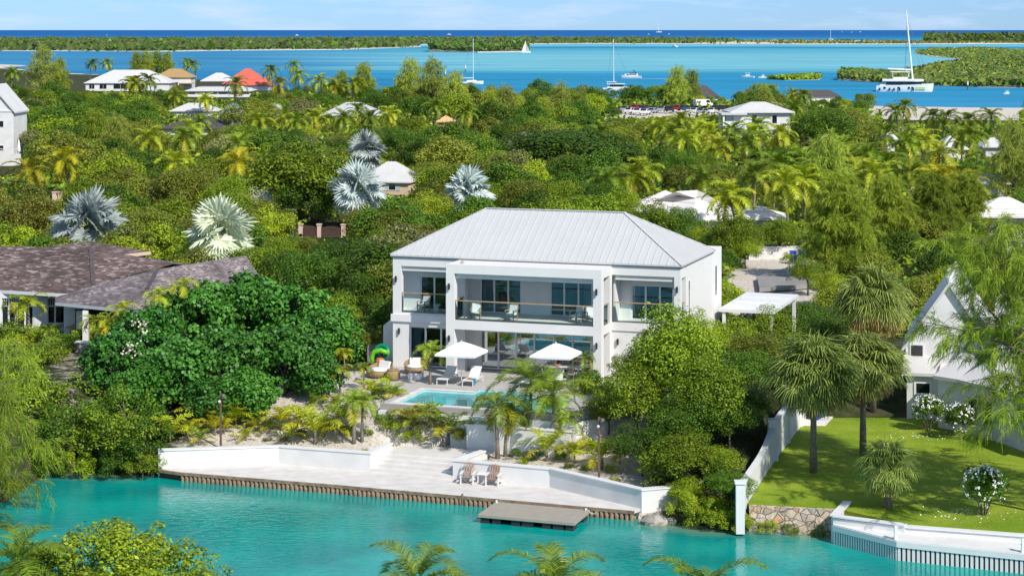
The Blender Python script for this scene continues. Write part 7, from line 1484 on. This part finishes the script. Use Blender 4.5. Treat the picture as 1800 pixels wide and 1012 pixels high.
for px, pyt, D, i, hm, lab in ((720, 98, 560, 0, 14, 'casuarina with feathery top over the lagoon, nearest the channel marker'), (640, 105, 590, 1, 15, 'pointed casuarina over the lagoon, second towards the red roof'), (760, 108, 540, 2, 12, 'broad casuarina under the channel marker'), (800, 120, 520, 0, 11, 'pale casuarina before the thin yacht mast'), (860, 150, 450, 1, 10.5, 'pale yellow casuarina in the sunlit stand, first of four'), (890, 145, 440, 0, 10.5, 'pale yellow casuarina in the sunlit stand, second of four'), (985, 150, 430, 2, 11, 'wide pale yellow casuarina in the sunlit stand, third of four'), (1020, 155, 425, 0, 10, 'pale yellow casuarina in the sunlit stand, last of four'), (955, 165, 420, 1, 9, 'small casuarina between the sunlit pairs'), (1190, 112, 560, 0, 15, 'thin bare topped casuarina against the lagoon by the parked cars'), (1215, 118, 570, 1, 12, 'second thin casuarina by the parked cars'), (1345, 148, 480, 0, 9, 'yellow casuarina behind the white porch house'), (75, 85, 690, 2, 17, 'bushy casuarina near the sandy point'), (105, 98, 700, 1, 13, 'lower bushy casuarina near the sandy point'), (240, 88, 900, 1, 15, 'dark casuarina behind the long white house, first of the row'), (258, 86, 900, 1, 15, 'dark casuarina behind the long white house, second of the row'), (276, 86, 905, 1, 15, 'dark casuarina behind the long white house, third of the row'), (294, 88, 900, 1, 15, 'dark casuarina behind the long white house, last of the row'), (600, 120, 600, 1, 11, 'small casuarina between the red roof and the pointed one'), (205, 195, 300, 0, 9, 'slender bare casuarina on the slope below the long white house'), (170, 185, 310, 1, 8, 'thin yellowish casuarina beside the slender bare one')):
    zt = zat(pyt, D); g = float(ground_h(xat(px, D), D)); s = (zt - g) / 9.6; w = min(1.6, max(.8, s)); casu.put(i, xat(px, D), D, g - .2, px, (w, w, s), label=lab)

# --- coconut palms of the middle distance, by crown centre
pal = [(262, 246, 'lime'), (313, 252, 'green'), (413, 258, 'green'), (122, 282, 'gold'), (55, 302, 'gold'), (1325, 322, 'green'), (1385, 330, 'lime'), (1100, 308, 'lime'), (1072, 322, 'green'), (1295, 345, 'lime'), (1200, 215, 'lime'), (1222, 225, 'lime'), (1245, 235, 'lime'), (1212, 245, 'lime'), (1180, 240, 'green'), (1275, 240, 'green'), (1320, 238, 'lime'), (1345, 230, 'green'), (1375, 238, 'lime'), (1300, 262, 'green'), (1260, 262, 'lime'),
       (1440, 300, 'lime'), (1470, 315, 'green'), (1505, 300, 'lime'), (1540, 310, 'lime'), (1570, 300, 'green'), (1600, 312, 'lime'), (1640, 320, 'gold'), (1680, 322, 'gold'), (1700, 335, 'gold'), (1530, 275, 'green'), (1480, 270, 'green'), (1415, 320, 'lime'), (1360, 300, 'green'), (1240, 318, 'green'),
       (1580, 205, 'green'), (1640, 208, 'green'), (1655, 215, 'green'), (1700, 215, 'green'), (1752, 213, 'green'), (1560, 240, 'green'), (1620, 245, 'lime'), (1690, 245, 'lime'), (1720, 250, 'green'), (1600, 255, 'green'), (1650, 268, 'lime'), (1395, 168, 'lime'), (1420, 175, 'green'), (1400, 190, 'green'), (1585, 195, 'green'),
       (455, 215, 'lime'), (500, 205, 'lime'), (525, 215, 'green'), (560, 205, 'lime'), (600, 210, 'green'), (632, 202, 'green'), (655, 210, 'green'), (690, 200, 'lime'), (765, 190, 'green'), (815, 205, 'green'), (355, 218, 'green'), (340, 225, 'lime'), (640, 240, 'green'),
       (158, 116, 'green'), (188, 112, 'green'), (268, 148, 'green'), (240, 148, 'lime'), (225, 146, 'lime'), (412, 150, 'green'), (345, 118, 'green'), (330, 112, 'green'), (510, 120, 'green'), (525, 135, 'lime'), (495, 150, 'gold'), (560, 145, 'lime'), (590, 150, 'lime'), (20, 130, 'green'), (480, 130, 'green'), (620, 150, 'lime'), (365, 175, 'lime'), (310, 172, 'lime'), (300, 285, 'lime'), (415, 285, 'gold'), (1140, 300, 'lime'), (1165, 225, 'lime'), (1045, 245, 'green')]
for j, (px, py, c) in enumerate(pal):
    th = 5.0; g = 2.9
    if py < 160: g = 2.6; th = 6.5
    sc_ = th / 5.0 * 1.05; D = (HC - g - th) * F / (py - 53); x = xat(px, D)
    rr = 2.3 * F / D; CLEAR.append((px - rr, py - rr * .5, px + rr, py + rr * .35, D))
    coco.put(CO[c][j % len(CO[c])], x, D, g, j * 1.7, sc_, desc={'lime': 'yellow green coconut palm', 'green': 'deep green coconut palm', 'gold': 'golden fronded coconut palm'}[c])
# --- garden shrubs and canal edge mangroves
srng = np.random.default_rng(21)
def put_shrub(px, py, rpx, nm, desc, g=None):
    x, D, gg = base(px, py)
    s = 1.35 * rpx * D / F; shrub.put(SH[nm], xat(px, D), D, gg - .05, srng.random() * 6, (s, s, s * srng.uniform(.8, 1.1)), desc=desc)
for px, py, r, nm in ((690, 760, 14, 'lime'), (708, 772, 12, 'lime'), (730, 770, 9, 'green'), (742, 775, 8, 'green'), (806, 772, 12, 'green'), (676, 745, 12, 'green'), (700, 735, 13, 'grey'), (722, 738, 13, 'grey'), (748, 745, 15, 'grey'), (768, 755, 15, 'grey'), (808, 745, 14, 'grey'), (828, 752, 13, 'grey'), (760, 728, 12, 'olive'), (790, 725, 12, 'grey'), (715, 752, 12, 'grey'), (735, 755, 10, 'rust'), (785, 762, 14, 'grey'), (800, 735, 12, 'rust'), (820, 735, 12, 'grey'), (770, 740, 12, 'rust'), (745, 730, 11, 'grey'), (815, 765, 10, 'olive'), (838, 762, 12, 'olive'), (725, 722, 9, 'green'), (690, 722, 10, 'olive'), (610, 762, 9, 'green'), (645, 765, 9, 'green'), (585, 752, 10, 'lime'), (570, 745, 9, 'green'), (600, 735, 10, 'olive'), (640, 800, 7, 'grey'), (500, 775, 6, 'grey'), (470, 775, 6, 'grey'), (530, 765, 7, 'green'), (905, 803, 9, 'dark'), (930, 808, 10, 'dark'), (950, 800, 9, 'dark'), (985, 806, 8, 'green'), (1000, 822, 7, 'green'), (1030, 826, 7, 'green'), (850, 785, 16, 'green'), (868, 778, 17, 'lime'), (905, 782, 18, 'green'), (885, 770, 15, 'olive'), (935, 768, 16, 'green'), (975, 768, 16, 'olive'), (920, 776, 12, 'grey'), (945, 784, 13, 'green'), (960, 776, 12, 'lime'), (990, 782, 13, 'green'), (1008, 788, 12, 'olive'), (1030, 790, 14, 'green'), (1022, 760, 14, 'green'), (840, 780, 9, 'olive'), (850, 806, 8, 'green'), (920, 815, 7, 'lime'), (1075, 830, 8, 'green'), (1080, 846, 8, 'olive'), (1050, 705, 22, 'green'), (1035, 690, 20, 'dark'), (1020, 715, 18, 'lime'), (1000, 725, 14, 'lime'), (860, 760, 13, 'green'), (560, 710, 12, 'green'), (700, 697, 9, 'lime'), (668, 700, 12, 'green'), (630, 705, 12, 'lime'), (745, 715, 9, 'grey'), (15, 600, 22, 'green'), (40, 612, 20, 'lime'), (70, 606, 20, 'green'), (25, 632, 22, 'lime'), (60, 640, 22, 'green'), (100, 640, 18, 'green'), (10, 650, 20, 'lime'), (115, 622, 14, 'dark'), (85, 588, 13, 'green'), (140, 600, 14, 'lime')):
    put_shrub(px, py, r, nm, {'lime': 'bright lime', 'green': 'mid green', 'grey': 'dry grey', 'olive': 'olive', 'dark': 'dark leaved', 'rust': 'rusty dry'}[nm] + ' low shrub')
for k, (x, y, s, v, lab) in enumerate(((8.6, 98.9, .55, 2, 'pale green waterside bush beside the boulder'), (9.6, 98.2, .62, 1, 'waterside bush under the white wall end'), (10.4, 98.0, .58, 2, 'waterside bush under the first wall pillar'), (11.3, 97.6, .38, 1, 'low waterside bush at the stone wall foot'), (12.4, 97.1, .28, 2, 'second low waterside bush along the stone wall'), (13.6, 96.9, .25, 1, 'third low waterside bush along the stone wall'), (14.9, 96.6, .24, 0, 'dark low bush where the stone wall meets the quay'), (9.8, 101.5, .9, 0, 'dark bush behind the white wall end'), (7.9, 102.5, .8, 1, 'bush on the rocky bed above the white wall end'),
                                       (-20.6, 110.0, 1.0, 0, 'dark mangrove beside the end of the long retaining wall'), (-22.5, 110.5, 1.25, 1, 'mangrove second from the retaining wall'), (-25.0, 111, 1.3, 0, 'mangrove third from the retaining wall'), (-28, 111.5, 1.3, 1, 'mangrove fourth from the retaining wall'), (-31, 111.5, 1.2, 0, 'mangrove farthest along the canal bend'), (-22.0, 113.5, 1.35, 0, 'tall mangrove behind the bank under the sea grapes'), (-25.5, 114.5, 1.3, 1, 'tall mangrove under the grey garden block'), (-29.5, 114, 1.35, 0, 'tall mangrove behind the leaning casuarina'), (10.9, 97.3, .4, 2, 'pale bush at the foot of the first white wall pillar'), (-27.6, 99.0, 1.15, 0, 'mangrove at the picture edge under the leaning casuarina'), (-27.4, 94.5, 1.0, 1, 'mangrove at the picture edge beneath the lower casuarina'), (-20.2, 108.9, .6, 1, 'low mangrove over the water at the dock corner'), (-22.0, 109.2, .62, 0, 'low mangrove over the water, second from the dock'), (-23.8, 109.3, .6, 1, 'low mangrove over the water, third from the dock'), (-25.4, 109.2, .6, 0, 'low mangrove over the water, fourth from the dock'))):
    mangrove.put(v, x, y, max(.0, float(ground_h(x, y))) - .15, k * 1.9, s, label=lab)
for k, (px, pyt, D, s, v, lab) in enumerate(((215, 908, 79, 1.3, 2, 'yellow green bush on the near bank, tallest of the group'), (140, 918, 78, 1.25, 2, 'yellow green bush on the near bank beside the palm'), (310, 948, 77, 1.1, 1, 'green bush on the near bank, farthest over the water'), (250, 985, 76, .9, 2, 'low bush in front of the near bank group'), (90, 955, 77, 1.0, 1, 'bush under the near coconut palm'))):
    mangrove.put(v, xat(px, D), D, zat(pyt, D) - 2.95 * s, k * 2.2, (s * 1.1, s * 1.1, s), label=lab)
# clipped hedges by the shingle house
for k, (px, py, wx, h, mt, lab) in enumerate(((150, 610, 1.7, 1.2, 'leaf_lime', 'clipped lime green hedge beside the porch pillar'), (118, 612, 1.9, 1.0, 'leaf_dark', 'dark hedge speckled with pale leaves before the porch'), (95, 622, 2.4, .8, 'leaf_mid', 'low clipped hedge above the grey garden block'))):
    x, y = gp(px, py, 2.9); rng = np.random.default_rng(k); n = 2600; C = np.stack([rng.uniform(-wx / 2, wx / 2, n), rng.uniform(-.4, .4, n), rng.uniform(0, h, n)], -1); f = rng.integers(0, 3, n); C[f == 0, 2] = h; C[f == 1, 1] = -.4; C += rng.normal(size=C.shape) * .03
    o = link('hedge', quads_mesh('hedge', leafq(C, unit(rng.normal(size=C.shape) + [0, -.5, .6]), .1, .6, rng), mt)); o.location = (x, y, 2.8); tag(o, lab, 'hedge', 'clipped hedges')

# --- the wooded belt behind: trees row by row, leaving open what the photograph shows between them
def visible_ok(x, y, top, r):
    p0 = 900 + F * (x - r) / y; p1 = 900 + F * (x + r) / y; q0 = 53 + F * (HC - top) / y; q1 = 53 + F * (HC - 2.6) / y
    for x0, y0, x1, y1, D in CLEAR:
        if y < D + 3 and p1 > x0 and p0 < x1 and q0 < y1 - 1 and q1 > y0: return False
        if y >= D - 2 and y < D + 14 and p1 > x0 and p0 < x1 and y - D < 12: return False
    return True
def forest():
    rng = np.random.default_rng(77); cnt = {}
    y = 138.0
    while y < 640:
        half = .265 * y + 6; step = 4.4 + y * .0085; x = -half + rng.uniform(0, step)
        while x < half:
            xx, yy = x + rng.uniform(-1.2, 1.2), y + rng.uniform(-2.5, 2.5); x += step * rng.uniform(.8, 1.25)
            px = 900 + F * xx / yy; u, v = wv(xx, yy)
            if -3 < u < 25 and v < 21: continue
            if yy < 160 and (xx < -13 and yy < 156): continue
            if yy < 146 and xx > 19: continue
            if px > 1290 and px < 1440 and yy < 190: continue
            df = float(np.interp(xx, FX, FY)) - yy
            if df < 6: continue
            if 495 < yy < 545 and 1085 < px < 1300: continue
            if px > 1530 and yy > 500: continue
            s = rng.uniform(.62, 1.1) * (1 + (yy - 140) * .0006)
            if yy < 230: s *= .82
            if px > 1120 and yy < 330: s *= .72
            if yy > 470: s *= .8
            top = 2.9 + 5.9 * s
            if not visible_ok(xx, yy, top, 3.2 * s):
                s *= .5; top = 2.9 + 5.9 * s
                if not visible_ok(xx, yy, top, 3.0 * s): continue
            w = dict(dark=.36, mid=.29, lime=.09, olive=.18, rust=.03, grey=.05)
            if px < 560 and yy > 260: w = dict(dark=.30, mid=.22, lime=.06, olive=.27, rust=.03, grey=.07)
            if yy > 470: w = dict(dark=.62, mid=.16, lime=.02, olive=.14, rust=.03, grey=.03)
            if px < 500 and yy < 300: w = dict(dark=.15, mid=.3, lime=.2, olive=.24, rust=.05, grey=.03)
            nm = rng.choice(list(w), p=np.array(list(w.values())) / sum(w.values())); k = far_tree[nm]
            if k.n >= 290: nm = min(far_tree, key=lambda q: far_tree[q].n); k = far_tree[nm]
            if k.n >= 290: continue
            size = 'tall ' if s > 1.0 else 'low ' if s < .6 else ''
            k.put(int(rng.integers(2)), xx, yy, float(ground_h(xx, yy)) - .1, rng.random() * 6.28, (s * rng.uniform(.9, 1.2), s * rng.uniform(.9, 1.2), s), desc=size + DESC[nm])
        y *= 1.041
    return
clear(1552, 205, 1790, 211, 556)
forest()
def undergrowth():
    """scrub that closes the ground between the trees: too many leaves and stems to count"""
    rng = np.random.default_rng(15); n = 170000; y = 128 * (650 / 128) ** rng.random(n); x = rng.uniform(-1, 1, n) * (.27 * y + 18)
    u = (x - VO[0]) * VU[0] + (y - VO[1]) * VU[1]; v = (x - VO[0]) * VV[0] + (y - VO[1]) * VV[1]; px = 900 + F * x / y
    ok = ~((u > -2.5) & (u < 25) & (v < 19)) & (np.interp(x, FX, FY) - y > 8) & ~((x < -18) & (y < 156)) & ~((x > 18) & (y < 140)) & ~((px > 1290) & (px < 1440) & (y < 190)) & ~((px > 1070) & (px < 1310) & (y > 492) & (y < 548)) & ~((px > 1530) & (y > 505))
    hgt = 1.9 * (.5 + .5 * np.sin(x * .55 + np.sin(y * .3) * 2) * np.cos(y * .35 + np.sin(x * .2))) ** 1.2 + .25
    hgt = np.where(y < 165, hgt * .6, hgt)
    for x0, y0, x1, y1, D in CLEAR:
        inb = (px > x0 - 2) & (px < x1 + 2) & (y < D + 14) & (53 + F * (HC - 2.9 - hgt) / y < y1); ok &= ~inb
    x, y, hgt = x[ok], y[ok], hgt[ok]; z = ground_h(x, y) + hgt * rng.uniform(.25, 1, len(x)); C = np.stack([x, y, z], -1)
    s = .22 + y * .0016; Q = leafq(C, unit(rng.normal(size=C.shape) * .5 + [0, -.2, .8]), s * rng.uniform(.7, 1.5, len(x)), .7, rng); mi = rng.choice([0, 1, 2, 3], len(x), p=[.3, .4, .12, .18])
    stuff(link('undergrowth', quads_mesh('undergrowth', Q, ['leaf_dark', 'leaf_mid', 'leaf_lime', 'leaf_olive'], mi)))
undergrowth()

# --- islands and cays in the lagoon
def island(name, poly_px, zland, hveg, n, size, mats, seed, vegname, sand=.0, smooth=2):
    rng = np.random.default_rng(seed); P = np.array([gp(px, py, 0) for px, py in poly_px]); m = MB()
    c = P.mean(0); Pi = P
    m.prism([tuple(p) for p in P], -1.0, zland); struct(m.obj(name, 'sand'))
    mn, mx = P.min(0), P.max(0); pts = []
    while len(pts) < n:
        k = 4 * n; yy = 1 / rng.uniform(1 / mx[1], 1 / mn[1], k); q = np.stack([rng.uniform(mn[0], mx[0], k), yy], -1); cc = np.zeros(k, bool); j = len(P) - 1
        for i in range(len(P)):
            xi, yi = P[i]; xj, yj = P[j]; cc ^= ((yi > q[:, 1]) != (yj > q[:, 1])) & (q[:, 0] < (xj - xi) * (q[:, 1] - yi) / (yj - yi + 1e-9) + xi); j = i
        q = q[cc]
        if sand: sv = np.sin(q[:, 0] * .011 + seed) * np.sin(q[:, 0] * .0043 + q[:, 1] * .006) + rng.normal(size=len(q)) * .15; q = q[sv > sand - 1]
        pts += q[: n - len(pts)].tolist()
    q = np.array(pts); hh = hveg * (.55 + .45 * np.sin(q[:, 0] * .05 + seed) * np.sin(q[:, 0] * .013 + q[:, 1] * .02 + 1)) * rng.uniform(.3, 1.1, len(q)); s = size * rng.uniform(.6, 1.4, len(q))
    C = np.stack([q[:, 0], q[:, 1], zland + hh], -1); Q = leafq(C, unit(rng.normal(size=C.shape) * .7 + [0, -.6, .6]), s, .75, rng); stuff(link(vegname, quads_mesh(vegname, Q, mats, rng.integers(0, len(mats), len(q)))))
island('cay', [(-200, 90), (120, 90.5), (260, 91.5), (420, 89.3), (600, 88), (740, 83), (735, 79), (1000, 77.5), (1215, 77.5), (1300, 74), (1150, 70.5), (900, 69.5), (500, 70.5), (-200, 72)], .9, 7.5, 42000, 7, ['cay_leaf', 'cay_leaf', 'leaf_dark'], 3, 'cay_scrub', sand=.25)
island('sandy_spit', [(1205, 78), (1400, 78.3), (1640, 78), (1900, 77), (1900, 73.5), (1640, 72.5), (1400, 72), (1280, 72.5)], 1.0, 2.5, 2200, 6, ['cay_leaf', 'leaf_rust'], 4, 'spit_scrub', sand=.9)
island('wooded_point', [(1622, 75), (1760, 75.5), (1950, 76), (1950, 71), (1640, 71.5)], 1.5, 17, 7000, 8, ['cay_leaf', 'leaf_dark'], 6, 'point_trees')
island('wooded_islet', [(752, 91.5), (840, 92.8), (930, 92), (928, 87), (860, 84.5), (765, 86)], 1.0, 13, 9000, 4.5, ['leaf_dark', 'cay_leaf', 'cay_leaf'], 7, 'islet_trees')
island('mangrove_islet', [(1350, 140), (1380, 141.5), (1440, 140.5), (1444, 137.5), (1400, 135.5), (1355, 137)], .1, 3.6, 6000, 1.6, ['leaf_dark', 'leaf_mid'], 8, 'islet_mangroves')
island('mangrove_shore', [(1472, 141.5), (1560, 146.5), (1640, 150.5), (1720, 153.5), (1900, 156), (1950, 90), (1720, 89), (1640, 90.5), (1608, 94.5), (1640, 100), (1690, 104), (1700, 108), (1660, 118), (1620, 123), (1640, 128), (1560, 134), (1480, 137)], .15, 4.6, 60000, 2.4, ['cay_leaf', 'leaf_dark', 'leaf_olive', 'cay_leaf'], 9, 'shore_mangroves', sand=.12)
landmark('the sandy beach', 120, 560); landmark('the silver palm by the cottage', xat(630, 250), 246); landmark('the huge spreading tree', xat(530, 238), 236)
label_all()
